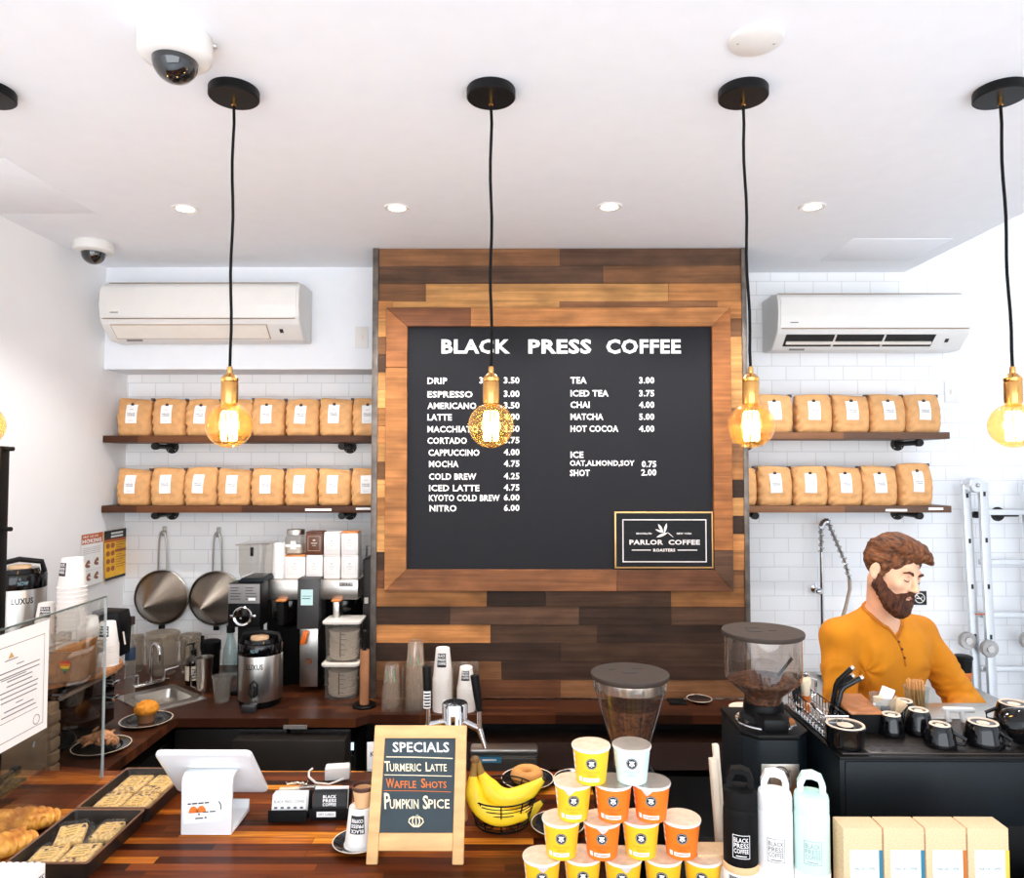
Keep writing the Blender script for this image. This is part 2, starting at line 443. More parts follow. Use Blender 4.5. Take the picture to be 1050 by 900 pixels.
STEEL = mat('brushed_steel', (196, 192, 186), 0.28, metal=1.0, var=0.06, stretch=(60, 60, 1), scale=3, bump=0.02)
STEELH = mat('brushed_steel_sheet', (198, 192, 184), 0.3, metal=1.0, var=0.06, stretch=(1, 60, 60), scale=3, bump=0.02)
CHROME = mat('chrome', (215, 215, 216), 0.07, metal=1.0, var=0.02)
ALU = mat('aluminium', (214, 216, 218), 0.34, metal=0.85, var=0.05, stretch=(2, 2, 30))
DSTEEL = mat('worn_steel_edge', (112, 104, 98), 0.5, metal=0.7, var=0.35, scale=20)
BRASS = mat('brass', (226, 168, 96), 0.22, metal=1.0, var=0.05)
KRAFT = mat('kraft_paper', (212, 158, 102), 0.72, var=0.10, scale=30, bump=0.6, bscale=20)
KRAFTB = mat('kraft_board', (206, 170, 128), 0.75, var=0.16, scale=90)
KRAFTS = mat('speckled_kraft_board', (212, 178, 136), 0.75, var=0.1, scale=420, rgb2=(224, 194, 154))
PAPER = mat('white_paper', (244, 242, 240), 0.75, var=0.015)
INK = mat('black_ink', (28, 27, 28), 0.6)
GREYINK = mat('grey_ink', (104, 102, 102), 0.7)
PALEINK = mat('pale_grey_ink', (196, 194, 192), 0.7)
LETTER = mat('white_letter', (246, 244, 240), 0.6, var=0.01)
SHELFW = block_mat('dark_shelf_wood', [(66, 40, 28), (96, 60, 40), (134, 84, 52)], 0.3, 0.55, rough=0.45, axis='xz', coat=0.05)
RSHELFW = block_mat('grey_brown_shelf_wood', [(92, 72, 62), (124, 88, 66), (160, 108, 66)], 0.3, 0.75, rough=0.45, axis='xz', coat=0.05)
BUTCH = block_mat('walnut_butcher_block', [(36, 13, 5), (70, 29, 10), (96, 42, 14), (118, 56, 18), (78, 32, 10), (160, 84, 24), (226, 146, 44)], 0.03, 0.55, rough=0.3, coat=0.04, grain=1.5)
DBUTCH = block_mat('dark_butcher_block', [(44, 24, 16), (70, 38, 24), (58, 30, 20), (98, 54, 30)], 0.04, 0.6, rough=0.34, coat=0.05)
DBUTCHY = block_mat('dark_butcher_block_side', [(44, 24, 16), (70, 38, 24), (58, 30, 20), (98, 54, 30)], 0.04, 0.6, rough=0.3, axis='yx', coat=0.05)
PINE = mat('light_pine', (218, 172, 114), 0.55, var=0.16, scale=3, stretch=(3, 3, 14), bump=0.05)
AMBER = clear('amber_bulb_glass', (255, 226, 178), rough=0.01, ior=1.5, haze=.032, haze_rgb=(255, 206, 130))
GLASS = clear('clear_glass', (240, 246, 246), rough=0.01, ior=1.45)
SNEEZE = clear('sneeze_guard_glass', (232, 232, 230), rough=0.01, ior=1.5)
CPLAS = clear('clear_plastic', (236, 234, 230), haze=0.14, rough=0.06)
HPLAS = clear('hazy_polycarbonate', (238, 234, 228), haze=0.16, haze_rgb=(214, 204, 192), rough=0.12)
HOPP = clear('grey_hopper_plastic', (222, 212, 204), haze=0.05, haze_rgb=(190, 180, 172), rough=0.05, ior=1.7)
FILA = emis('glowing_filament', (255, 214, 140), 60)
LAMPW = emis('downlight_diffuser', (255, 244, 226), 9)

# ------------------------------------------------------------ the room
LW, NY, PY, RY, CZ, CXR = -2.16, 4.0, 3.44, 3.885, 3.05, 2.11
struct(MB().box(-2.5, 4.6, -2.2, 4.3, -0.1, 0).build('floor', mat('pale_concrete_floor', (190, 190, 192), 0.6, var=0.08)))
struct(MB().box(LW - 0.15, LW, -2.2, NY + 0.15, 0, 3.3).build('wall_left', WALLW))
struct(MB().box(LW, 0.4, NY, NY + 0.15, 0, 3.3).build('wall_back_left', TILE))
struct(MB().box(0.4, 4.2, RY, RY + 0.15, 0, 4.4).build('wall_back_right', TILE))
struct(MB().box(LW, -0.66, 3.77, NY, 2.51, CZ).build('soffit', WHITE))
struct(MB().box(4.2, 4.35, -2.2, RY + 0.15, 0, 4.4).build('wall_right', WALLW))
struct(MB().box(LW - 0.15, CXR, -2.2, RY + 0.15, CZ, CZ + 0.3).build('ceiling', WHITE))
struct(MB().box(CXR - .1, 4.35, -2.2, RY + 0.15, 4.4, 4.5).build('ceiling_upper', WHITE))
struct(MB().box(1.56, 2.02, 3.30, 3.66, CZ - 0.002, CZ + 0.01, 0.0005).build('trim_1', WHITE))      # flush access hatches in the ceiling
struct(MB().box(-2.15, -1.74, 2.42, 2.95, CZ - 0.0015, CZ + 0.01, 0.0005).build('trim_2', WHITE))

# ------------------------------------------------------------ feature wall of reclaimed planks
TN = {'B': (60, 43, 34), 'D': (84, 60, 45), 'M': (128, 88, 58), 'L': (172, 116, 68), 'P': (206, 150, 90), 'R': (108, 68, 45)}
def tone(ch):
    c = TN[ch]; j = random.uniform(0.88, 1.12)
    return lin(tuple(min(255, v * j) for v in c))
PX0, PX1, PZ0 = -0.655, 1.085, 0.912
fw = thing('plank_feature_wall', 'tall feature wall of mixed brown reclaimed wood planks behind the counter', 'wood wall', (0.21, PY + 0.2, PZ0))
m = MB(fw.location)
rows = ['M.5D1', 'D.62M1', 'M.13P.8L1', 'P.5M1', 'D.4M1', 'M.3L1', 'L.5D1', 'P.4D1', 'D.5L1', 'M.5L1', 'P.5M1', 'L.2D1', 'D.4L1', 'M.2P1', 'L.5D1', 'P.3M1', 'M.4R1',
        'D.34L1', 'R.1M.4D.66M1', 'L.30B.46D.8L1', 'B.2D.55B.8D1', 'L.31D.6B1', 'B.5D1', 'M.34B1', 'R.5M1']
import re
rh = (CZ - PZ0) / len(rows)
for i, rw in enumerate(rows):
    z1 = CZ - 0.002 - i * rh; z0 = z1 - rh + 0.0012; u = 0
    for ch, e in re.findall(r'([A-Z])(\.\d+|1)', rw):
        e = float(e); x0 = PX0 + (PX1 - PX0) * u + 0.0005; x1 = PX0 + (PX1 - PX0) * e - 0.0005
        m.tone = tone(ch); d = random.uniform(0, 0.004)
        if 3 <= i <= 16 and u == 0 and e == 1: pass
        m.box(x0, x1, PY - d, PY + 0.03, z0, z1)
        u = e
# short end pieces showing either side of the frame
for i in range(3, 17):
    z1 = CZ - 0.002 - i * rh; z0 = z1 - rh + 0.0012
    for a, b in ((PX0, PX0 + 0.07), (PX1 - 0.115, PX1)):
        m.tone = tone(random.choice('PDLMPBL')); m.box(a, b, PY - 0.006, PY + 0.001, z0, z1)
m.build('planks', tone_mat('reclaimed_planks'), fw)
m = MB(fw.location); m.box(PX0, PX1, PY + 0.03, RY - 0.002, PZ0, CZ - 0.002); m.build('core', BLKMT, fw)
for x0, x1 in ((PX0 - 0.028, PX0), (PX1, PX1 + 0.024)):
    m = MB(fw.location); m.box(x0, x1, PY - 0.012, PY + 0.06, PZ0, CZ - 0.002, 0.002); m.build('edge_trim', DSTEEL, fw)

# ------------------------------------------------------------ menu board
BY = PY - 0.012
def bp(px, py, d=0.0):
    v = atY(px, py, BY - d); return v
a = bp(417, 583.5); b = bp(729, 335)
bx0, bz0, bx1, bz1 = a.x, a.z, b.x, b.z
mb_ = thing('menu_board', 'large black letter board menu in a brown wood frame on the plank wall', 'menu board', ((bx0 + bx1) / 2, PY - 0.01, bz0 - 0.1))
LB = mat('black_letter_board', (33, 33, 37), 0.62, spec=.15, var=0.08, scale=60, stretch=(1, 1, 20), bump=0.06, bscale=90)
m = MB(mb_.location).box(bx0, bx1, BY, BY + 0.012, bz0, bz1); m.build('letter_panel', LB, mb_)
o0, o1 = atY(394, 606, BY - .02), atY(749, 315, BY - .02)
m = MB(mb_.location); yf, yb = BY - 0.02, PY - 0.004
def quadbar(p):
    n = len(p); vs = [(q[0], yf, q[1]) for q in p] + [(q[0], yb, q[1]) for q in p]
    m.bev(vs, [tuple(range(n)), tuple(range(n, 2 * n))[::-1]] + [((i + 1) % n, i, i + n, (i + 1) % n + n) for i in range(n)], 0.0015, 1)
ox0, oz0, ox1, oz1 = o0.x, o0.z, o1.x, o1.z
fx = lambda t: ox0 + (ox1 - ox0) * t
lz = lambda t: bz0 + (bz1 - bz0) * t
m.tone = tone('R'); quadbar([(bx0, bz1), (bx0 + .3, bz1), (bx0 + .3, oz1), (ox0, oz1)])
m.tone = lin((176, 118, 70)); quadbar([(bx0 + .301, bz1), (bx1, bz1), (ox1, oz1), (bx0 + .301, oz1)])
m.tone = lin((150, 96, 58)); quadbar([(ox0, oz1 - 0.001), (bx0, bz1 - .001), (bx0, lz(.83)), (ox0, lz(.83))])
m.tone = lin((168, 112, 66)); quadbar([(ox0, lz(.829)), (bx0, lz(.829)), (bx0, bz0), (ox0, oz0)])
m.tone = lin((156, 98, 56)); quadbar([(bx1, bz1), (ox1, oz1), (ox1, lz(.08)), (bx1, lz(.08))][::-1])
m.tone = tone('D'); quadbar([(bx1, lz(.079)), (ox1, lz(.079)), (ox1, oz0), (bx1, bz0)][::-1])
m.tone = lin((128, 82, 52)); quadbar([(ox0, oz0), (bx0, bz0), (bx0 + .99, bz0), (bx0 + .99, oz0)][::-1])
m.tone = tone('R'); quadbar([(bx0 + .991, oz0), (bx0 + .991, bz0), (bx1, bz0), (ox1, oz0)][::-1])
m.build('frame', tone_mat('frame_planks', 0.55), mb_)
def zz(x, y): return 370 + x / 1.875, 240 + y / 1.875
def menu(body, x0, x1, yc, hpx=12.5, bold=0.030):
    p0 = bp(*zz(x0, yc + hpx / 2), 0.001); p1 = bp(*zz(x1, yc - hpx / 2), 0.001)
    m = MB(mb_.location).text(body, lambda u, v: Vector((p0.x + (p1.x - p0.x) * u, BY - 0.0025, p0.z + (p1.z - p0.z) * v)), bold)
    m.build('menu_line', LETTER, mb_)
menu('BLACK', 155, 287, 216, 28, 0.036); menu('PRESS', 322, 443, 216, 28, 0.036); menu('COFFEE', 472, 615, 216, 28, 0.036)
for nm, x0, x1, yc, pr in [('DRIP', 128, 166, 282, '3.50'), ('ESPRESSO', 128, 215, 308, '3.00'), ('AMERICANO', 128, 222, 330, '3.50'), ('LATTE', 128, 175, 352, '4.00'),
        ('MACCHIATO', 128, 226, 375, '3.50'), ('CORTADO', 128, 204, 397, '3.75'), ('CAPPUCCINO', 130, 228, 420, '4.00'), ('MOCHA', 131, 188, 442, '4.75'),
        ('COLD BREW', 131, 222, 466, '4.25'), ('ICED LATTE', 131, 228, 488, '4.75'), ('KYOTO COLD BREW', 131, 267, 507, '6.00'), ('NITRO', 132, 184, 527, '6.00')]:
    menu(nm, x0, x1, yc); menu(pr, 275, 305, yc - 1)
menu('3.00', 228, 258, 281)
for nm, x0, x1, yc, pr in [('TEA', 403, 434, 281, '3.00'), ('ICED TEA', 403, 476, 306, '3.75'), ('CHAI', 403, 440, 328, '4.00'), ('MATCHA', 403, 466, 351, '5.00'), ('HOT COCOA', 403, 495, 374, '4.00')]:
    menu(nm, x0, x1, yc); menu(pr, 535, 564, yc)
menu('ICE', 403, 428, 424); menu('OAT,ALMOND,SOY', 402, 526, 441); menu('0.75', 540, 568, 442); menu('SHOT', 402, 440, 459); menu('2.00', 539, 568, 458)
# roaster sign standing on the lower right of the board
s0, s1 = atY(630.5, 582.5, BY - .012), atY(731, 524.5, BY - .012)
sg = thing('roaster_sign', 'small black sign with gold edge and white leaf, lower right of the menu board', 'sign', ((s0.x + s1.x) / 2, BY - .006, s0.z))
w, h = s1.x - s0.x, s1.z - s0.z
MB().box(-w / 2, w / 2, -0.006, 0.006, 0, h, 0.001).build('edge', mat('gold_edge', (222, 176, 112), 0.4, 0.3), sg)
MB().box(-w / 2 + .007, w / 2 - .007, -0.0075, -0.005, .007, h - .007).build('face', mat('sign_black', (24, 25, 28), 0.6, spec=.2), sg)
SF = lambda px, py: ((px - 85) / 808 * w - w / 2, h - (py - 115) / 470 * h)   # pixels of the close-up to the sign face
m = MB()
x0, z0 = SF(148, 535); x1, z1 = SF(838, 178); t = 0.005
for q in ((x0, x1, z0, z0 + t), (x0, x1, z1 - t, z1), (x0, x0 + t, z0 + t, z1 - t), (x1 - t, x1, z0 + t, z1 - t)):
    m.box(q[0], q[1], -0.0082, -0.0072, q[2], q[3])
m.build('border', mat('sign_white', (226, 218, 214), 0.6), sg)
SW = mat('sign_white', (226, 218, 214), 0.6)
def stext(body, xa, xb, ya, yb, bold=0.03):
    a, b = SF(xa, yb); c, d = SF(xb, ya)
    MB().text(body, lambda u, v: Vector((a + (c - a) * u, -0.0082, b + (d - b) * v)), bold).build('lettering', SW, sg)
stext('PARLOR  COFFEE', 205, 783, 348, 390, 0.035); stext('BROOKLYN', 262, 387, 289, 304); stext('NEW YORK', 594, 717, 289, 304); stext('ROASTERS', 400, 580, 422, 447, 0.04)
m = MB()
for xa, xb in ((224, 380), (600, 760)):
    a, b = SF(xa, 438); c, d = SF(xb, 430); m.box(a, c, -0.0082, -0.0072, b, d)
m.build('rule', SW, sg)
def leaf(p, q, wd):
    (xa, za), (xb, zb) = SF(*p), SF(*q); pts = []
    for k in range(13):
        t = k / 12; r = wd * math.sin(PI * t) ** 0.8; pts.append((t, r))
    dx, dz = xb - xa, zb - za; L_ = math.hypot(dx, dz); nx, nz = -dz / L_, dx / L_
    poly = [(xa + dx * t + nx * r, za + dz * t + nz * r) for t, r in pts] + [(xa + dx * t - nx * r, za + dz * t - nz * r) for t, r in pts[::-1][1:-1]]
    MB().prism(poly, 'y', -0.0084, -0.0072).build('leaf', SW, sg)
leaf((490, 296), (512, 210), .006); leaf((482, 286), (442, 216), .006); leaf((488, 290), (418, 262), .005); leaf((520, 290), (426, 328), .0062); leaf((515, 284), (568, 330), .0018)

# ------------------------------------------------------------ ceiling: downlights, pendants, cameras, plate
for i, (px, py, lb) in enumerate([(190, 214, 'round recessed downlight above the left wall unit'), (407, 213, 'round recessed downlight above the left edge of the plank wall'),
                               (625, 212, 'round recessed downlight above the right part of the menu board'), (833, 212, 'round recessed downlight nearest the right wall unit')]):
    p = atZ(px, py, CZ)
    t = thing('recessed_downlight', lb, 'ceiling light', (p.x, p.y, CZ), 0, 'recessed downlights')
    MB().lathe([(0.034, -0.001), (0.05, -0.005), (0.054, -0.001), (0.054, 0.0)], seg=28).build('trim_ring', PLAST, t)
    MB().lathe([(0.0, -0.003), (0.034, -0.002)], seg=24).build('diffuser', LAMPW, t)
    l = bpy.data.lights.new('downlight_beam', 'SPOT'); l.energy = 34; l.color = (1, .995, .98); l.spot_size = R(122); l.spot_blend = 0.5; l.shadow_soft_size = 0.035
    lo = bpy.data.objects.new('downlight_beam', l); C.objects.link(lo); lo.location = (p.x, p.y, CZ - 0.02); lo['kind'] = 'helper'
def pendant(px, dx, lb):
    base = atZ(px, 91.5, CZ); Y = base.y; x = base.x
    t = thing('pendant_lamp', lb, 'pendant light', (x, Y, CZ), 0, 'globe bulb pendants')
    MB().lathe([(0.0, 0.0), (0.066, 0.0), (0.068, -0.003), (0.068, -0.024), (0.065, -0.027), (0.0, -0.027)], seg=40).build('canopy', BLACK, t)
    MB().lathe([(0.0, -.027), (.0065, -.027), (.0065, -.045), (.004, -.047), (0, -.047)], seg=16).build('cord_grip', BRASS, t)
    zt, zs, zb = atY(px, 378, Y).z - CZ, atY(px, 413, Y).z - CZ, atY(px, 436, Y).z - CZ     # socket top, socket foot, bulb centre
    zs = zb + .061
    pts = [(dx * (k / 14) ** 1.3 + 0.0022 * math.sin(k * 1.1 + px), 0, -0.045 + (zt + 0.045) * k / 14) for k in range(15)]
    pts[0] = (0, 0, -0.045); pts[-1] = (dx, 0, zt)
    MB().tube(pts, 0.0042, 8).build('cord', BLKMT, t)
    c = (dx, 0, 0)
    MB().lathe([(0.0, zt + .006), (.006, zt + .006), (.0075, zt), (.0075, zt - .012), (.012, zt - .014), (.019, zt - .022), (.0225, zt - .026), (.0225, zt - .034), (.021, zt - .036), (.0225, zt - .038),
                (.0225, zs + .012), (.0215, zs), (.0, zs)], c, 28).build('socket', BRASS, t)
    sh = [(0.0195, zs), (0.0195, zs - .010)]
    r = 0.0625
    for k in range(22):
        a = R(22) + (PI - R(22)) * k / 21; sh.append((r * math.sin(a) if k < 21 else 0.0001, zb + r * math.cos(a) * 0.99))
    b = MB().lathe(sh, c, 36).build('globe_bulb', AMBER, t)
    m = MB()
    for k in range(9):
        a = 2 * PI * k / 9; rr = 0.019; a2 = a + PI / 9
        m.tube([(dx + rr * .75 * math.cos(a), rr * .75 * math.sin(a), zb + .038), (dx + rr * math.cos(a), rr * math.sin(a), zb + .030), (dx + rr * math.cos(a2), rr * math.sin(a2), zb - .036), (dx + rr * .8 * math.cos(a2), rr * .8 * math.sin(a2), zb - .042)], 0.0026, 6)
    m.build('filament', FILA, b)
    MB().lathe([(0.0, zs), (.007, zs), (.004, zs - .03), (.0025, zb + .03), (0, zb + .03)], c, 12).build('glass_stem', GLASS, b)
    l = bpy.data.lights.new('bulb_glow', 'POINT'); l.energy = 2.6; l.color = (1, .74, .42); l.shadow_soft_size = 0.03
    lo = bpy.data.objects.new('bulb_glow', l); C.objects.link(lo); lo.location = (x + dx, Y, CZ + zb); lo['kind'] = 'helper'
pendant(-12, 0.0, 'globe bulb pendant cut off by the left edge of the photo')
pendant(240, 0.0, 'globe bulb pendant in front of the left coffee bag shelves')
pendant(503.5, 0.001, 'globe bulb pendant hanging in front of the menu board')
pendant(762, 0.011, 'globe bulb pendant at the right edge of the plank wall')
pendant(1025.5, 0.014, 'globe bulb pendant nearest the ladder')
def dome(px, py, r, lb, h):
    p = atZ(px, py, CZ)
    t = thing('dome_camera', lb, 'security camera', (p.x, p.y, CZ))
    MB().lathe([(0, 0), (r * .97, 0), (r, -.005), (r, -h * .75), (r * .97, -h * .9), (r * .88, -h), (r * .62, -h - .004), (0.0, -h - .004)], seg=44).build('housing', PLAST, t)
    sh = [(r * .62 * math.cos(a), -h - .004 - r * .62 * math.sin(a)) for a in [PI / 2 * k / 10 for k in range(11)]]
    MB().lathe(sh, seg=36).build('smoked_dome', mat('smoked_dome', (18, 17, 18), 0.05, var=.1, coat=1.0), t)
    for k in range(3):
        a = 2.2 + k * 2.1
        MB().ball((r * .8 * math.cos(a), r * .8 * math.sin(a), -h + .001), (.003, .003, .002), 8, 6).build('screw', STEEL, t)
    return t
dome(180, 36, 0.085, 'large white dome security camera on the ceiling near the front', 0.062)
dome(96, 249, 0.085, 'small looking white dome security camera in the corner by the left wall', 0.045)
m = MB(); p = atZ(209, 42, CZ); q = atZ(222, 46, CZ)
o = m.tube([p + Vector((0, 0, -.006)), q + Vector((0, 0, -.004))], .006, 8).build('cable_stub', STEEL); tag(o, 'short grey cable sleeve beside the large dome camera', 'cable')
p = atZ(775, 40, CZ)
t = thing('ceiling_cover_plate', 'round white blank cover plate on the ceiling with two screws', 'cover plate', (p.x, p.y, CZ))
MB().lathe([(0, -.012), (.056, -.012), (.064, -.008), (.066, 0)], seg=40).build('plate', PLAST, t)
for s in (-1, 1): MB().ball((s * .045, .0, -.012), (.0035, .0035, .002), 8, 6).build('screw', STEEL, t)

# ------------------------------------------------------------ wall air conditioners
def aircon(loc, w, mirror, opened, lb):
    t = thing('wall_air_conditioner', lb, 'air conditioner', loc)
    D, H = 0.24, 0.285
    prof = [(0, .01), (-.03, 0), (-.135, .0), (-.215, .07), (-.232, .10), (-.24, .16), (-.24, .225), (-.228, .262), (-.20, .28), (-.15, .285), (0, .285)]
    MB().prism(prof, 'x', -w / 2, w / 2, 0.008, 3).build('casing', PLAST, t)
    fp = [(-.2325, .098), (-.2405, .16), (-.2405, .225), (-.2305, .255), (-.236, .256), (-.2455, .226), (-.2455, .16), (-.2375, .097)]
    MB().prism(fp, 'x', -w / 2 + .012, w / 2 - .012, 0.0015, 1).build('front_panel', PLAST, t)
    m = MB(); m.box(-w / 2 + .02, w / 2 - .02, -.2432, -.23, .0935, .0955); m.build('panel_seam', mat('beige_shadow_gap', (168, 142, 118), .7), t)
    m = MB(); m.box(-w / 2 + .02, w / 2 - .02, -.19, -.10, .2845, .2865); m.build('top_grille', mat('beige_grille', (188, 164, 140), .7), t)
    xa, xb = (-w / 2 + .05, w / 2 - .17)
    # the outlet lies on the slanted underside between (-.215,.07) and (-.135,0)
    def sl(x, s, d=0.0):   # s 0 at the front, 1 at the back, d out of the face
        y = -.215 + .08 * s; z = .07 - .07 * s
        return Vector((x, y - .0066 * d / .01, z - .0075 * d / .01))
    def slab(x0, x1, s0, s1, d0, d1, m):
        vs = [sl(x0, s0, d0), sl(x1, s0, d0), sl(x1, s1, d0), sl(x0, s1, d0), sl(x0, s0, d1), sl(x1, s0, d1), sl(x1, s1, d1), sl(x0, s1, d1)]
        m.add(vs, [(0, 1, 2, 3), (7, 6, 5, 4), (4, 5, 1, 0), (5, 6, 2, 1), (6, 7, 3, 2), (7, 4, 0, 3)])
    if opened:
        m = MB(); slab(xa, xb, .02, .75, .0005, .002, m); m.build('outlet_slot', mat('dark_slot', (30, 27, 26), .7), t)
        for k in (0.33, .66):
            m = MB(); x = xa + (xb - xa) * k; slab(x - .004, x + .004, .02, .75, .002, .008, m); m.build('vane', PLAST, t)
        m = MB(); slab(xa + .01, xb - .01, .42, .56, .004, .012, m); m.build('louvre', CREAM, t)
    else:
        m = MB(); slab(xa - .005, xb + .005, .0, .86, .0003, .0012, m); m.build('outlet_gap', mat('beige_shadow_gap', (168, 142, 118), .7), t)
        m = MB(); slab(xa, xb, .04, .80, .001, .005, m); m.build('louvre', CREAM, t)
    m = MB(); slab(w / 2 - .11, w / 2 - .092, .28, .5, .0005, .002, m); m.build('receiver_window', INK, t)
    m = MB(); slab(xa + .04, xa + .12, .9, 1.0, .0005, .002, m); m.build('rating_label', mat('grey_label', (128, 122, 120), .6), t)
    m = MB(); m.box(-w / 2 + .06, -w / 2 + .1, -.2462, -.245, .122, .126); m.build('badge', GREYINK, t)
    return t
aircon(((-2.06 - 1.065) / 2, 3.77, 2.635), 0.99, 1, False, 'white wall air conditioner with closed louvre above the left coffee shelves')
aircon(((1.335 + 2.325) / 2, RY, 2.605), 0.985, 1, True, 'white wall air conditioner with open dark louvre above the right coffee shelves')
# electrical plates
def wall_plate(px, py, Y, lb, w=.07, h=.115):
    p = atY(px, py, Y); t = thing('wall_switch', lb, 'light switch', (p.x, Y, p.z))
    MB().box(-w / 2, w / 2, -.006, 0, -h / 2, h / 2, .002).build('plate', PLAST, t); MB().box(-.006, .006, -.012, -.005, -.012, .012, .002).build('toggle', CREAM, t)
wall_plate(371, 346, 3.77, 'white switch plate right of the left wall unit')
wall_plate(975, 402, RY, 'white switch plate right of the upper right shelf')
# ------------------------------------------------------------ wall shelves on pipe brackets
def shelf(x0, x1, yf, yb, zt, th, bxs, wm, lb):
    t = thing('wall_shelf', lb, 'shelf', ((x0 + x1) / 2, yb, zt))
    m = MB(t.location).box(x0, x1, yf, yb, zt - th, zt, 0.002); m.build('board', wm, t)
    for bx in bxs:
        zc = zt - th - 0.018
        b = MB(t.location).tube([(bx, yb - .01, zc), (bx, yf + .06, zc)], .0125, 14).build('pipe_bracket', IRON, t)
        MB(t.location).lathe([(0, 0), (.036, 0), (.036, -.006), (.02, -.01), (.02, -.026), (0, -.026)], (bx, yb, zc), 24, (0, 1, 0)).build('flange', IRON, b)
        MB(t.location).lathe([(0, .0), (.017, .0), (.019, .004), (.019, .03), (.0, .03)], (bx, yf + .03, zc), 18, (0, 1, 0)).build('pipe_cap', IRON, b)
        for k in range(4):
            a = PI / 4 + k * PI / 2
            MB(t.location).ball((bx + .027 * math.cos(a), yb - .007, zc + .027 * math.sin(a)), .0035, 8, 6).build('bolt_head', STEEL, b)
    return t
SL = 3.765
LZ1, LZ2 = atY(240, 446.5, SL).z, atY(240, 518.5, SL).z
xa = LW + 0.003
shelf(xa, -0.69, SL, NY, LZ1, .036, [atY(158, 458, SL + .03).x, atY(350, 458, SL + .03).x], SHELFW, 'upper dark wood pipe shelf on the left of the plank wall')
s2 = shelf(xa, -0.69, SL, NY, LZ2, .036, [atY(158, 530, SL + .03).x, atY(350, 530, SL + .03).x], SHELFW, 'lower dark wood pipe shelf on the left of the plank wall')
SR = 3.63
RZ1, RZ2 = atY(870, 443, SR).z, atY(870, 518.5, SR).z
xr = atY(974, 443, SR).x
shelf(1.12, xr, SR, RY, RZ1, .034, [atY(944, 456, SR + .03).x, atY(780, 456, SR + .03).x], RSHELFW, 'upper wood pipe shelf on the right of the plank wall')
s4 = shelf(1.12, xr, SR, RY, RZ2, .034, [atY(944, 530, SR + .03).x, atY(775, 530, SR + .03).x], RSHELFW, 'lower wood pipe shelf above the barista')
def price_tag(x0, x1, py, Y, lb):
    a, b = atY(x0, py, Y), atY(x1, py, Y)
    tag(MB().box(a.x, b.x, Y - .0022, Y - .0002, a.z - .006, a.z + .006).build('shelf_label', PAPER), lb, 'label strip')
price_tag(313, 340, 522.5, SL, 'white label strip on the lower left shelf edge, the longer one')
price_tag(365, 380, 521.5, SL, 'white label strip on the lower left shelf edge by the plank wall')
price_tag(908, 930, 523, SR, 'white label strip on the lower right shelf edge above the barista')
price_tag(952, 967, 521.5, SR, 'white label strip at the right end of the lower right shelf')

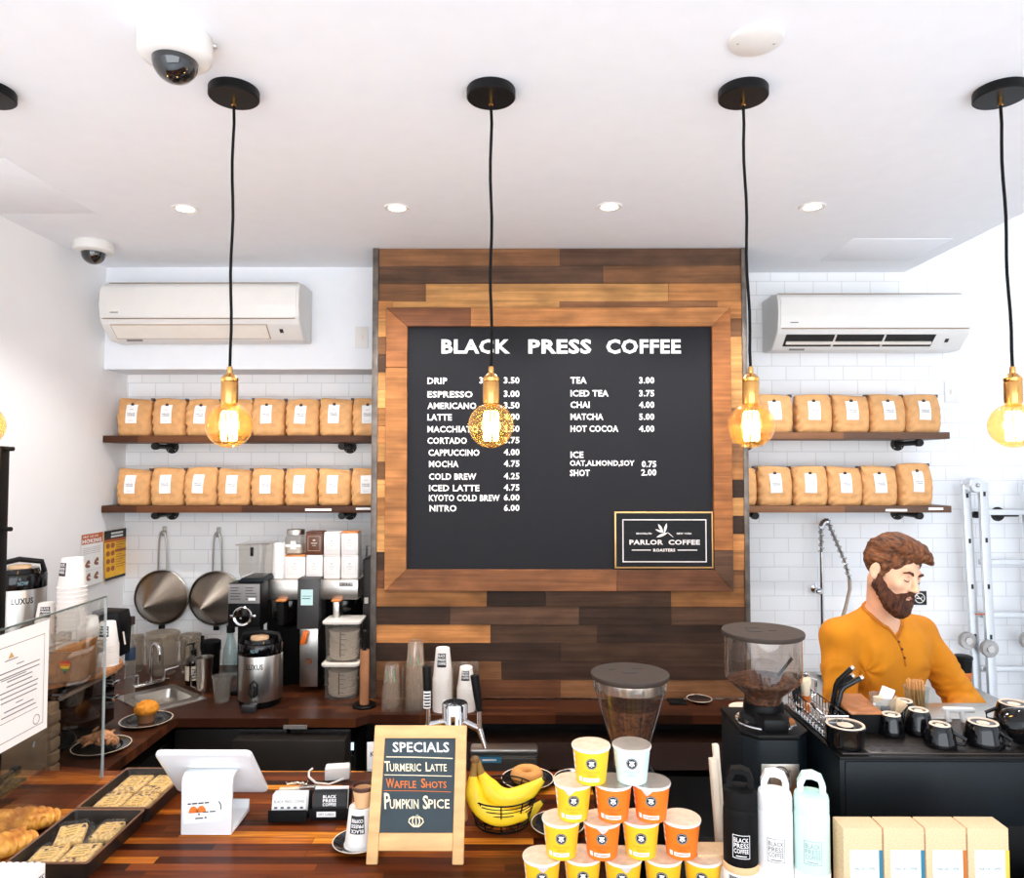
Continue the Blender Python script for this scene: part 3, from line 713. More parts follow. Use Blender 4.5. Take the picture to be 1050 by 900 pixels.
# ------------------------------------------------------------ kraft coffee bags
def bag(dot, seed, wd, ht):
    rnd = random.Random(seed)
    lv = [(0, .90, .040), (.01, .965, .047), (.035, .99, .052), (.08, 1.0, .056), (.12, 1.0, .053), (.15, .985, .045), (.175, .97, .034), (.192, .955, .022), (.2, .94, .012), (.2015, .92, .004)]
    def prof(z):
        z = z / ht * .2
        for (z0, w0, d0), (z1, w1, d1) in zip(lv, lv[1:]):
            if z <= z1:
                s = (z - z0) / (z1 - z0); return (w0 + (w1 - w0) * s) * wd / 2, d0 + (d1 - d0) * s
        return lv[-1][1] * wd / 2, lv[-1][2]
    ph = [rnd.uniform(0, 6) for _ in range(6)]
    def front(x, z):
        w, d = prof(z); u = min(1, abs(x) / w)
        y = d * (1 - u ** 5) ** .45 if u < 1 else 0
        y += .0022 * math.sin(70 * z + 40 * x + ph[0]) * math.sin(55 * x + ph[1]) + .004 * math.exp(-((z - .03) / .02) ** 2) * math.sin(60 * x + ph[2])
        return -y
    rings = []; n = 44
    zs = sorted(set([0, .002, .006] + [ht * k / 22 for k in range(1, 23)]))
    for z in zs:
        w, d = prof(z); r = []
        for k in range(n):
            a = 2 * PI * k / n; c, s = math.cos(a), math.sin(a)
            x = w * (abs(c) ** .42) * (1 if c >= 0 else -1); y = d * (abs(s) ** .42) * (1 if s >= 0 else -1)
            e = .0022 * math.sin(90 * z + 5 * a + ph[3]) * (z / ht) + .0020 * math.sin(150 * (z - x) + ph[4]) * (1 if abs(x) > .036 or z < .05 or z > .17 else .25) + .003 * math.exp(-((z - .035 - .15 * abs(x)) / .008) ** 2)
            sag = .006 * math.sin(3.2 * x / wd + ph[5]) * (z / ht) ** 6
            r.append(Vector((x + e, y + (e if abs(s) > .2 else 0), z + sag)))
        rings.append(r)
    t = thing('coffee_bag', 'x', 'coffee bag', (0, 0, 0))
    MB().loft(rings).build('bag', KRAFT, t, 60)
    lx = rnd.uniform(-.008, .008); lz = ht * .33; lw, lh = .058, ht * .5; tl = rnd.uniform(-.05, .05)
    def lf(u, v):
        x = lx + (u - .5) * lw - tl * (v - .5) * lh; z = lz + v * lh + tl * (u - .5) * lw
        w, d = prof(z); return Vector((x, -d * (1 - min(1, abs(x) / w) ** 5) ** .45 - .0032, z))
    MB().sheet(lf, 6, 8).build('label', PAPER, t)
    lf2 = lambda u, v: lf(u, v) + Vector((0, -.0018, 0))
    m = MB(); m.text('PARLOR', sub(lf2, .16, .84, .48, .55), .02); m.text('COFFEE', sub(lf2, .16, .84, .38, .45), .02); m.build('lettering', GREYINK, t)
    m = MB(); m.sheet(sub(lf2, .34, .66, .725, .75), 2, 1); m.build('small_print', mat('rust_ink', (196, 150, 120), .7), t)
    m = MB(); m.sheet(sub(lf2, .2, .8, .15, .165), 2, 1); m.sheet(sub(lf2, .3, .7, .10, .115), 2, 1); m.build('fine_print', PALEINK, t)
    if dot:
        c = lf(.5, 1.0) + Vector((0, -.0022, .001))
        MB().lathe([(0, 0), (.0085, 0), (.0085, .0015)], c, 20, (0, 1, 0)).build('round_sticker', mat('black_sticker', (46, 42, 40), .5), t)
    MB().box(wd / 2 - .012, wd / 2 + .003, -.012, .012, ht - .012, ht + .004, .002).build('tin_tie', mat('dark_tin_tie', (78, 52, 40), .5), t)
    return t
protos = {}
def put_bag(px, Y, z, wpx, hpx, dot, i, lb, group, rz=0.0):
    k = (dot, i % 3)
    x = atY(px, 450, Y).x
    if k not in protos:
        o = bag(dot, 11 + i, .172, .196); protos[k] = o
        o.location = (x, Y + .058, z); o.rotation_euler = (0, 0, rz); o['label'] = lb; o['group'] = group
    else:
        o = dup(protos[k], (x, Y + .058, z), rz, lb, group)
    o.scale = (wpx / 740 * Y / .176, 1, hpx / 740 * Y / .199)
    return o
oc = ['first', 'second', 'third', 'fourth', 'fifth', 'sixth', 'seventh', 'eighth']
for i, px in enumerate([134.5, 170.5, 205, 239.5, 273, 308, 343, 377]):
    put_bag(px, SL + .015, LZ1, 35, 39.5 - (i % 3) * .6, True, i, 'kraft coffee bag with dot sticker, %s from the left on the upper left shelf' % oc[i], 'kraft coffee bags on the upper left shelf', R([2, -2, 0, 1, -1, 2, -2, 1][i]))
for i, px in enumerate([135, 170, 204.5, 238.5, 273, 307.5, 342, 376]):
    put_bag(px, SL + .015, LZ2, 34.5, 38 + (i % 3) * .5 * (1 if i < 3 else 0), False, i, 'kraft coffee bag without sticker, %s from the left on the lower left shelf' % oc[i], 'kraft coffee bags on the lower left shelf', R([-3, 2, 0, 1, -1, 2, -1, 1][i]))
for i, px in enumerate([797, 837.5, 876, 913.5, 950]):
    put_bag(px, SR + .015, RZ1, 37.5, 39.5, True, i + 1, 'kraft coffee bag, %s from the plank wall on the upper right shelf' % oc[i], 'kraft coffee bags on the upper right shelf', R([-3, -2, 0, 2, 4][i]))
for i, px in enumerate([759.5, 796, 832.5, 868, 904, 941]):
    put_bag(px, SR + .015, RZ2, 36, 40 + (i == 5) * 3, True, i, 'kraft coffee bag, %s from the plank wall on the lower right shelf' % oc[i], 'kraft coffee bags on the lower right shelf', R([-2, 1, -1, 2, -3, 8][i]))

# ------------------------------------------------------------ back counters
CZT = 0.912                         # back counter height
bc = thing('back_counter', 'dark butcher block back counter with black cabinets, along the back and left walls', 'counter', (-0.8, 3.6, 0))
poly = [(LW + .004, 2.27), (-1.468, 2.27), (-1.468, 3.157), (-.69, 3.157), (-.64, 3.205), (1.12, 3.205), (1.12, 3.42), (-.66, 3.42), (-.69, 3.995), (LW + .004, 3.995)]
q = [atZ(122, 714, CZT), atZ(184, 701, CZT), atZ(206.5, 717.5, CZT), atZ(147, 734, CZT)]
cx = sum((v for v in q), Vector()) / 4
ax = (q[1] - q[0] + q[2] - q[3]).normalized(); ang = math.atan2(ax.y, ax.x)
wS = ((q[1] - q[0]).length + (q[2] - q[3]).length) / 2; dS = ((q[3] - q[0]).length + (q[2] - q[1]).length) / 2
hole = []
for a, b in ((-1, -1), (-1, 1), (1, 1), (1, -1)):
    u, v_ = a * wS * .44, b * dS * .42; hole.append((cx.x + u * math.cos(ang) - v_ * math.sin(ang), cx.y + u * math.sin(ang) + v_ * math.cos(ang)))
k0 = 2                                                       # cut-out for the sink, joined to the corner of the outline
poly = poly[:k0 + 1] + [hole[3], hole[0], hole[1], hole[2], hole[3]] + poly[k0:]
MB(bc.location).prism(poly, 'z', CZT - .038, CZT).build('worktop', DBUTCH, bc)
BCAB = mat('black_cabinet_front', (26, 24, 23), .4, var=.2)
BRN = mat('dark_brown_panel', (58, 36, 26), .5, var=.2, stretch=(1, 1, 20))
m = MB(bc.location); m.box(LW + .01, -1.52, 2.36, 3.99, .1, CZT - .12); m.build('side_cabinet', BCAB, bc)
m = MB(bc.location); m.box(-1.5, -.70, 3.22, 3.99, .1, CZT - .12); m.build('cabinet', BCAB, bc)
for x0, x1 in ((-1.49, -1.0), (-.985, -.72)):
    d = MB(bc.location).box(x0, x1, 3.2, 3.222, .14, .85, .003).build('door', mat('black_door', (34, 30, 27), .35), bc)
    MB(bc.location).tube([(x1 - .04, 3.17, .7), (x1 - .04, 3.17, .82)], .006, 8).build('handle', STEEL, d)
m = MB(bc.location); m.box(-.69, 1.12, 3.40, 3.44, .1, CZT - .038); m.build('cabinet', BCAB, bc)
m = MB(bc.location); m.box(-.62, 1.1, 3.24, 3.41, .66, .78, .002); m.build('drawer_front', BRN, bc)
m = MB(bc.location); m.box(-.62, 1.1, 3.27, 3.41, .12, .62, .002); m.build('lower_panel', BCAB, bc)
sc = thing('steel_sink_table', 'grey stainless steel side table behind the barista', 'steel table', (1.7, 3.5, 0))
MB(sc.location).box(1.13, 2.27, 3.1, 3.88, .882, .912, .004).build('top', STEELH, sc)
for x in (1.17, 2.23):
    for y in (3.14, 3.84): MB(sc.location).cyl((x, y, 0), (x, y, .883), .018).build('leg', STEEL, sc)

# diagonal corner sink, its two handled tap
sk = thing('corner_sink', 'small stainless steel drop-in sink set diagonally in the corner counter', 'sink', (cx.x, cx.y, CZT), ang)
def rr(w, d, r, n=5):
    out = []
    for sx, sy, a0 in ((1, 1, 0), (-1, 1, 90), (-1, -1, 180), (1, -1, 270)):
        for k in range(n + 1):
            a = R(a0 + 90 * k / n); out.append((sx * (w / 2 - r) + r * math.cos(a), sy * (d / 2 - r) + r * math.sin(a)))
    return out
rings = [[Vector((x, y, z)) for x, y in rr(w, d, r)] for w, d, r, z in ((wS, dS, .015, .0), (wS, dS, .015, .004), (wS - .012, dS - .012, .014, .007), (wS * .74, dS * .62, .03, .006), (wS * .73, dS * .61, .03, .001), (wS * .70, dS * .58, .04, -.034))]
MB().loft(rings, False, True).build('basin', STEELH, sk)
MB().lathe([(0, .001), (.02, .001), (.022, 0)], (0, 0, -.034), 20).build('drain', CHROME, sk)
fp = atZ(156, 703, CZT)
tp = thing('sink_tap', 'chrome gooseneck tap with two lever handles behind the corner sink', 'tap', (fp.x, fp.y - .01, CZT + .006), ang)
MB().box(-.085, .085, -.018, .018, 0, .02, .006).build('base_plate', CHROME, tp)
MB().tube([(0, 0, .02), (0, 0, .16)] + [(0, -.045 + .045 * math.cos(a), .16 + .05 * math.sin(a)) for a in [PI * k / 10 for k in range(1, 11)]] + [(0, -.09, .135)], .0085, 12).build('spout', CHROME, tp)
for s in (-1, 1):
    h = MB().cyl((s * .065, 0, .02), (s * .065, 0, .055), .011, .009).build('valve', CHROME, tp)
    MB().tube([(s * .065, 0, .058), (s * .13, -.015, .068)], [.008, .006], 10).build('lever', CHROME, h)

# ------------------------------------------------------------ strainers on the wall
def chinois(px, py, rz, lb):
    c = atY(px, py, NY - .02); t = thing('cone_strainer', lb, 'strainer', (c.x, NY - .004, c.z), rz)
    r = .145; ap = Vector((.0, -.215, -.02))
    MB().lathe([(r, 0), (r + .004, -.004), (r + .004, -.016), (r, -.02)], (0, -.012, 0), 48, (0, 1, 0), False, False).build('rim', STEEL, t)
    rings = []
    for k in range(11):
        s = k / 10; cc = Vector((0, -.02, 0)).lerp(ap, s)
        rings.append([cc + Vector((max(.0015, r * (1 - s)) * math.cos(a), 0, max(.0015, r * (1 - s)) * math.sin(a))) for a in [2 * PI * j / 48 for j in range(48)]])
    MB().loft(rings, False, True).build('mesh_cone', mat('perforated_steel', (158, 146, 134), .33, metal=1, var=.14, scale=260, bump=.25, bscale=420), t)
    MB().tube([(.0, -.02, -r), Vector((0, -.13, -r * .5)), ap], .0035, 6).build('seam_strip', STEEL, t)
    H = .36
    pts = [(-.026, -.012, r - .008), (-.02, -.018, r + .16), (-.014, -.02, H - .02)] + [(-.014 * math.cos(a), -.02, H - .02 + .02 * math.sin(a)) for a in (.8, PI / 2, PI - .8)] + [(.014, -.02, H - .02), (.02, -.018, r + .16), (.026, -.012, r - .008)]
    MB().tube(pts, .005, 10).build('wire_handle', STEEL, t)
    MB().box(-.014, .014, -.022, -.002, -r - .03, -r - .006, .003).build('rest_hook', BLACK, t)
    hk = thing('wall_hook', 'small clear wall hook holding the ' + ('left' if px < 200 else 'right') + ' cone strainer', 'hook', (c.x, NY, c.z + H - .01))
    MB().box(-.012, .012, -.006, 0, -.02, .035, .003).build('plate', CPLAS, hk); MB().tube([(0, -.004, -.012), (0, -.03, -.014), (0, -.034, -.002)], .003, 8).build('hook', CHROME, hk)
chinois(166, 612, 0.0, 'steel cone strainer hanging above the corner sink, left of the pair')
chinois(222, 613, 0.0, 'steel cone strainer hanging beside the brewer, right of the pair')

# ------------------------------------------------------------ things around the sink
def jug(px, py, Y, r, h, lb, name='blender_jug', handle=True):
    p = atY(px, py, Y); t = thing(name, lb, 'jug', (p.x, Y, CZT))
    MB().lathe([(0, .003), (r * .8, .003), (r * .82, .0), (r * .84, .01), (r * .93, h * .5), (r, h * .9), (r * 1.02, h * .97), (r * .98, h), (r * .95, h * .9), (r * .88, h * .5), (r * .79, .012)], seg=32).build('jar', HPLAS, t)
    MB().lathe([(r * 1.03, h * .86), (r * 1.06, h * .88), (r * 1.06, h * .96), (r * 1.03, h * .98)], seg=32).build('rim_band', HPLAS, t)
    if handle:
        MB().tube([(r * .95, -.02, h * .85), (r + .05, -.03, h * .8), (r + .045, -.03, h * .35), (r * .9, -.02, h * .22)], .009, 10).build('handle', HPLAS, t)
    for k in range(4):
        a = k * PI / 2 + .5; MB().tube([(r * .82 * math.cos(a), r * .82 * math.sin(a), .02), (r * .95 * math.cos(a), r * .95 * math.sin(a), h * .7)], .004, 6).build('rib', HPLAS, t)
jug(166, 690, 3.84, .082, .215, 'tall hazy clear plastic jug standing behind the sink tap'); jug(195, 690, 3.86, .052, .20, 'shorter hazy plastic blender jug between the tap and the soap bottle')
jug(138, 690, 3.86, .045, .19, 'narrow clear plastic container at the far left of the sink', 'plastic_container', False)
t = thing('soap_bottle', 'dark brown pump soap bottle with cream label beside the sink', 'soap bottle', (*atZ(198, 701, CZT).xy, CZT))
AMBG = mat('amber_brown_bottle', (30, 16, 9), .12, var=.1, coat=.5)
MB().lathe([(0, 0), (.034, 0), (.037, .004), (.037, .11), (.034, .125), (.018, .14), (.013, .145), (.013, .155), (0, .155)], seg=28).build('bottle', AMBG, t)
fn = wrapc((0, 0, 0), .037, .037, .025, .095, -1.2, -.1); m = MB().sheet(fn, 8, 1); m.build('label', mat('cream_label', (214, 200, 178), .6), t)
fn = wrapc((0, 0, 0), .037, .037, .025, .095, .15, 1.2); MB().sheet(fn, 8, 1).build('label', mat('cream_label', (214, 200, 178), .6), t)
m = MB()
for k in range(4): m.sheet(sub(wrapc((0, 0, 0), .0374, .0374, .025, .095, .15, 1.2), .1, .9, .15 + .2 * k, .22 + .2 * k), 6, 1)
m.build('label_print', INK, t)
MB().lathe([(0, .155), (.015, .155), (.015, .172), (.005, .175), (.005, .195), (.009, .196), (.009, .204), (0, .204)], seg=18).build('pump', BLACK, t)
MB().tube([(0, 0, .2), (-.018, -.018, .2), (-.026, -.026, .194)], .0035, 8).build('nozzle', BLACK, t)
def steel_cup(px, py, Y, h, lb, dark=False):
    p = atZ(px, py, CZT); t = thing('mixing_tin', lb, 'mixing tin', (p.x, p.y, CZT))
    MB().lathe([(0, .002), (.028, .002), (.029, 0), (.032, .01), (.041, h), (.0425, h + .002), (.039, h), (.03, .01), (0, .008)], seg=28).build('cup', BLACK if dark else STEEL, t)
    return t
t = steel_cup(209, 709, 3.5, .165, 'steel mixing tin right of the soap bottle')
MB().tube([(-.02, -.045, .12), (-.028, -.075, .10), (-.028, -.075, .05), (-.01, -.04, .02)], .003, 8).build('handle', CHROME, t)
t = thing('blender_cup', 'black blender cup behind the steel mixing tin', 'blender cup', (*atZ(215.5, 698, CZT).xy, CZT))
MB().lathe([(0, 0), (.04, 0), (.043, .01), (.046, .15), (.05, .16), (.05, .2), (.042, .205), (.0, .205)], seg=28).build('cup', BLACK, t)
m = MB(); m.box(-.03, -.012, -.052, -.045, .17, .24, .003); m.build('pour_spout', BLACK, t)
t = thing('glass_bottle', 'clear glass bottle with black cap left of the coffee grinder', 'bottle', (*atZ(236, 693, CZT).xy, CZT))
MB().lathe([(0, .003), (.036, .003), (.038, 0), (.04, .01), (.04, .10), (.033, .15), (.02, .19), (.017, .215), (.017, .235), (.014, .235), (.014, .215), (.03, .148), (.036, .1), (.036, .01), (0, .008)], seg=28).build('bottle', GLASS, t)
MB().lathe([(0, .262), (.021, .262), (.021, .225), (0, .225)], seg=20).build('cap', BLACK, t)
t = thing('plastic_cup', 'single clear plastic cup standing left of the steel airpot', 'cup', (*atZ(227.5, 719, CZT).xy, CZT))
MB().lathe([(0, .002), (.03, .002), (.031, 0), (.033, .004), (.043, .112), (.0455, .114), (.0455, .118), (.0425, .116), (.032, .006), (0, .004)], seg=32).build('cup', CPLAS, t)

# ------------------------------------------------------------ steel airpots
def airpot(px, Y, z, r, h, rz, lb, logo=True):
    x = atY(px, 600, Y).x; t = thing('steel_airpot', lb, 'coffee dispenser', (x, Y, z), rz)
    b0, b1 = h * .09, h * .70
    MB().lathe([(0, 0), (r * .9, 0), (r * .95, .008), (r * .95, b0 * .8), (r * .99, b0), (0, b0)], seg=48).build('base', BLACK, t)
    MB().lathe([(r * .99, b0), (r, b0 + .004), (r, b1), (r * .99, b1 + .002)], seg=56).build('steel_body', STEEL, t)
    MB().lathe([(r * .99, b1), (r * 1.01, b1 + .004), (r * 1.01, b1 + h * .13), (r * .97, b1 + h * .155), (r * .75, b1 + h * .16), (r * .7, b1 + h * .2), (0, b1 + h * .21)], seg=48).build('lid', BLKGL, t)
    MB().tube([(-r * .9, 0, b1 + h * .14), (-r * .8, .0, b1 + h * .25), (0, .0, b1 + h * .29), (r * .8, .0, b1 + h * .25), (r * .9, 0, b1 + h * .14)], .011, 10).build('carry_handle', BLACK, t)
    MB().lathe([(0, 0), (r * .42, 0), (r * .4, .012), (0, .014)], (0, -r * .2, b1 + h * .205), 24).build('lid_knob', mat('beige_lid_knob', (206, 170, 132), .5), t)
    m = MB(); m.text('LUXUS', wrapc((0, 0, 0), r, r, b1 - .055, b1 - .03, -.38, .38), .03); m.build('lettering', INK, t)
    m = MB(); m.text('NOW', wrapc((0, 0, 0), r * 1.01, r * 1.01, b1 + .02, b1 + .036, -.18, .18), .02); m.build('lid_lettering', mat('teal_ink', (120, 150, 160), .6), t)
    MB().tube([(0, -r, b0 + .07), (0, -r - .022, b0 + .066), (0, -r - .03, b0 + .035)], .007, 10).build('tap', BLACK, t)
    gp = [(.0, -r - .003, b0 + .10), (-.016, -r - .006, b0 + .085), (-.018, -r - .007, b0 + .04), (0, -r - .004, b0 + .025), (.016, -r - .007, b0 + .04), (.016, -r - .006, b0 + .085)]
    MB().tube(gp, .003, 8, True).build('sight_guard', BLACK, t)
    return t
ap = airpot(268.5, 3.36, CZT, .098, .33, 0.05, 'steel airpot standing under the dark coffee grinder on the back counter')
MB().box(-.04, .02, -.145, -.10, .0, .035, .004).build('drip_tray', mat('grey_drip_tray', (70, 70, 72), .25, metal=.6), ap)

# ------------------------------------------------------------ twin coffee brewer with its grinder
def F(px, py, Y): v = atY(px, py, Y); return v.x, v.z
YB = 3.52
br = thing('coffee_brewer', 'twin stainless steel and black coffee brewer with a small screen', 'coffee brewer', (F(318, 700, YB)[0], 3.7, CZT))
def fbox(name, m_, px0, py0, px1, py1, Y, dep, bv=.003, par=None):
    x0, z1 = F(px0, py0, Y); x1, z0 = F(px1, py1, Y)
    return MB((par or br).location if (par is None or par.type == 'EMPTY') else br.location).box(x0, x1, Y, Y + dep, z0, z1, bv).build(name, m_, par or br)
fbox('steel_head', STEELH, 268, 594.5, 306, 615, YB, .36); fbox('steel_head', STEELH, 326, 594.5, 367, 614.5, YB, .36)
x0, z1 = F(274, 613, YB + .12); x1, _ = F(366, 613, YB + .12); MB(br.location).box(x0, x1, YB + .12, YB + .34, CZT, z1, .002).build('column', BLKMT, br)
pod = fbox('control_pod', mat('graphite_pod', (58, 57, 58), .45, var=.08), 305, 593, 326.5, 645, YB - .03, .3, .004)
x0, z1 = F(308.5, 604.5, YB - .034); x1, z0 = F(320.5, 620.5, YB - .034)
MB(br.location).box(x0, x1, YB - .034, YB - .029, z0, z1, .001).build('screen', emis('lit_screen', (206, 234, 232), .9), pod)
m = MB(br.location); m.box(x0 + .006, x1 - .012, YB - .0348, YB - .0338, z0 + .030, z0 + .034); m.box(x0 + .006, x1 - .006, YB - .0348, YB - .0338, z0 + .042, z0 + .045); m.build('screen_text', mat('screen_ink', (70, 120, 130), .6), pod)
for px, hm in ((288, BLKMT), (345, STEEL)):
    x, z = F(px, 616, YB); b = MB(br.location).lathe([(.085, 0), (.09, -.01), (.086, -.09), (.05, -.14), (.03, -.15), (0, -.15)], (x, YB + .14, z - .002), 32).build('brew_basket', BLKGL, br)
    x0, z1 = F(px - 3.5, 617, YB - .03); x1, z0 = F(px + 2.5, 641, YB - .03)
    MB(br.location).box(x0, x1, YB - .032, YB + .05, z0, z1, .004).build('basket_handle', hm, b)
    MB(br.location).box(x0 - .01, x1 + .008, YB - .03, YB + .05, z1, z1 + .008, .002).build('latch', mat('orange_latch', (206, 122, 50), .4), b)
sp = fbox('tap_panel', STEEL, 307.5, 643.5, 325.5, 704, YB - .02, .15, .002)
x0, z1 = F(309, 646.5, YB - .03); x1, z0 = F(316, 660, YB - .03)
m = MB(br.location); m.M = Matrix.Translation(((x0 + x1) / 2, YB - .035, (z0 + z1) / 2)) @ Matrix.Rotation(R(16), 4, 'Y'); m.box(-.012, .012, -.012, .014, -.032, .032, .003); m.build('tap_handle', mat('orange_plastic', (222, 104, 22), .35), sp)
x, z = F(316.5, 678, YB - .02); MB(br.location).lathe([(0, -.004), (.013, -.004), (.015, 0)], (x, YB - .02, z), 20, (0, 1, 0)).build('round_port', mat('rust_port', (104, 56, 26), .5), sp)
x0, z1 = F(348, 596.5, YB); x1, z0 = F(362, 601, YB)
MB(br.location).box(x0, x1, YB - .003, YB + .001, z0, z1, .001).build('badge', mat('grey_badge', (166, 160, 156), .4, .5), br)
MB(br.location).text('XTS', plane((x0 + .012, YB - .0036, z0 + .005), (x1 - x0 - .024, 0, 0), (0, 0, z1 - z0 - .01)), .02).build('badge_lettering', INK, br)
zt = F(300, 594.5, YB)[1]                          # top of the brewer
YG = 3.40
gd = thing('bulk_coffee_grinder', 'black coffee grinder with grey instruction plate and clear hopper, left of the brewer', 'coffee grinder', (F(250, 700, YG)[0], 3.55, CZT))
x0, z1 = F(234, 598, YG); x1, z0 = F(266.5, 643, YG)
MB(gd.location).box(x0, x1, YG, YG + .115, z0, z1, .004).build('body', BLACK, gd)
MB(gd.location).box(x0 + .02, x1 - .02, YG + .07, YG + .115, CZT, z0 + .002, .004).build('stand', BLACK, gd)
MB(gd.location).box(x0 - .01, x1 + .0, YG + .06, YG + .118, CZT, CZT + .02, .004).build('foot', BLACK, gd)
a, zb = F(234, 618.5, YG); pl = MB(gd.location).box(x0 + .002, x1 - .002, YG - .003, YG + .001, zb, z1 - .003, .001).build('instruction_plate', mat('grey_plate', (128, 126, 126), .5), gd)
m = MB(gd.location)
for c in range(2):
    for k in range(5):
        xx = x0 + .012 + c * .07; zq = z1 - .022 - k * .013; m.box(xx, xx + random.uniform(.03, .055), YG - .0036, YG - .0028, zq, zq + .003)
m.build('plate_print', INK, pl)
MB(gd.location).box(x1 - .055, x1 - .022, YG - .0038, YG - .0028, zb + .014, zb + .026).build('plate_sticker', PAPER, pl)
x, z = F(249.5, 631.5, YG)
dl = MB(gd.location).lathe([(.034, 0), (.034, -.012), (.042, -.016), (.046, -.012), (.046, 0)], (x, YG, z), 32, (0, 1, 0)).build('dial_ring', CHROME, gd)
MB(gd.location).lathe([(0, -.01), (.034, -.008), (.034, 0)], (x, YG, z), 28, (0, 1, 0)).build('dial_face', BLKGL, dl)
for s in (-1, 1): MB(gd.location).box(x + s * .05 - .012, x + s * .05 + .012, YG - .012, YG - .002, z - .008, z + .008, .003).build('wing', CHROME, dl)
MB(gd.location).ball((x - .008, YG - .012, z - .008), .005, 10, 8).build('knob', STEEL, dl)
MB(gd.location).prism([(x0 + .03, z1), (x1 + .005, z1), (x1 - .005, z1 + .02), (x0 + .05, z1 + .02)], 'y', YG + .03, YG + .2, .003).build('hopper_collar', CHAR, gd)
hx0, hz1 = F(248, 558, YG + .1); hx1, hz0 = F(274, 591, YG + .1)
m = MB(gd.location)
rings = [[Vector((x, y, z)) for x, y in [(a + (hx0 + hx1) / 2, b + YG + .13) for a, b in rr(w, .16, .02)]] for w, z in ((.11, z1 + .02), (.125, z1 + .04), (.125, hz1))]
m.loft(rings, False, False).build('hopper', CPLAS, gd)
MB(gd.location).box(hx0 - .01, hx1 + .012, YG + .04, YG + .22, hz1, hz1 + .004, .001).build('hopper_lid', CPLAS, gd)
MB(gd.location).box((hx0 + hx1) / 2 - .002, (hx0 + hx1) / 2 + .012, YG + .045, YG + .055, hz1 - .05, hz1 - .008, .002).build('hopper_catch', BLACK, gd)

# tins, jar and cup stack on top of the brewer
YT = 3.56
TINW = mat('white_tin', (232, 226, 224), .35, var=.02); TINB = mat('brown_tin', (92, 50, 30), .35, var=.08)
def tin(px0, py0, px1, py1, lb, m_, lid, z=None):
    x0, z1 = F(px0, py0, YT); x1, z0 = F(px1, py1, YT); zz0 = z if z is not None else z0; w = x1 - x0; h = z1 - zz0
    t = thing('tea_tin', lb, 'tin', ((x0 + x1) / 2, YT + w / 2, zz0), 0, 'square tins on the coffee brewer')
    MB().box(-w / 2, w / 2, -w / 2, w / 2, 0, h - .008, .004).build('body', m_, t); MB().box(-w / 2 + .001, w / 2 - .001, -w / 2 + .001, w / 2 - .001, h - .008, h, .002).build('lid', lid, t)
    pk = PALEINK if m_ is TINW else mat('cream_label', (214, 200, 178), .6)
    m = MB(); f = plane((-w * .36, -w / 2 - .0006, h * .18), (w * .72, 0, 0), (0, 0, h * .62))
    for a, b, c, d in ((.0, 1, .0, .015), (.0, 1, .985, 1), (0, .02, 0, 1), (.98, 1, 0, 1), (.25, .75, .5, .55), (.35, .65, .35, .38), (.4, .6, .68, .78)): m.sheet(sub(f, a, b, c, d), 1, 1)
    m.build('label_print', pk, t)
    return zz0 + h
OR = mat('orange_lid', (214, 132, 66), .4)
tops = []
for px0, px1, lb, ld in ((292, 312.5, 'white square tin with tan lid under the glass jar', OR), (314, 330.5, 'white square tin under the brown tin', TINW), (332, 348.5, 'white square tin in the lower row, third from the jar side', TINW), (350, 367, 'white square tin in the lower row at the plank wall end', TINW)):
    tops.append(tin(px0, 569, px1, 592.5, lb, TINW, ld, zt))
tin(313.5, 545, 330.5, 568.5, 'dark brown square tin beside the glass jar', TINB, TINB, tops[1]); tin(332, 545.5, 348.5, 568.5, 'white square tin with white lid in the upper row', TINW, TINW, tops[2])
tin(350, 545, 367, 568.5, 'white square tin with orange lid in the upper row', TINW, OR, tops[3])
x, z = F(302, 568, YT + .03); w = .046
jr = thing('glass_jar', 'clear glass jar with steel lid standing on a white tin', 'jar', (x, YT + .05, tops[0]))
rings = [[Vector((a, b, z)) for a, b in rr(s, s, .02)] for s, z in ((.08, .0), (.09, .006), (.09, .085), (.075, .095), (.074, .1))]
MB().loft(rings, True, False).build('jar', CPLAS, jr); MB().lathe([(0, .122), (.043, .122), (.044, .119), (.044, .098), (.040, .097)], seg=28).build('lid', STEEL, jr)
m = MB().box(-.038, .038, -.0472, -.0462, .04, .052); m.build('label', PAPER, jr)
MB().box(-.012, .014, -.0478, -.0468, .028, .068).build('label', PAPER, jr)
m = MB().loft([[Vector((a, b, z)) for a, b in rr(s, s, .018)] for s, z in ((.07, .006), (.078, .01), (.078, .05))]); o = m.build('jar_contents', mat('cream_powder', (222, 208, 188), .9), jr)

# paper cups: one cup, nested copies
def cup_proto(name, r0, r1, h, m_, lb, logo=0, up=False, dark_print=True):
    """an upside down cup: rim at the bottom"""
    t = thing(name, lb, 'cup')
    MB().lathe([(r1 - .001, .004), (r1 + .0018, .003), (r1 + .0018, 0), (r1 - .0005, 0), (r1 - .0005, .004), (r0 + .001, h - .004), (r0, h - .001), (r0 - .0015, h), (r0 - .003, h - .003), (0, h - .004)], seg=32).build('cup_wall', m_, t)
    if logo:
        f = wrapc((0, 0, 0), r1 + (r0 - r1) * .42, r1 + (r0 - r1) * .86, h * .42, h * .86, -.62, .5)
        q = MB().sheet(f, 8, 4).build('printed_square', INK, t)
        f = wrapc((0, 0, 0), r1 + (r0 - r1) * .42, r1 + (r0 - r1) * .86, h * .42, h * .86, -.62, .5, .0012)
        m = MB()
        for k, w in enumerate(('BLACK', 'PRESS', 'COFFEE')): 
            a, b = .74 - .28 * k, .94 - .28 * k
            if logo == 2: m.text(w, lambda u, v, a=a, b=b: f(.92 - .84 * u, 1 - (a + (b - a) * v)), .03)
            else: m.text(w, sub(f, .08, .92, a, b), .03)
        m.build('lettering', PAPER, q)
    return t
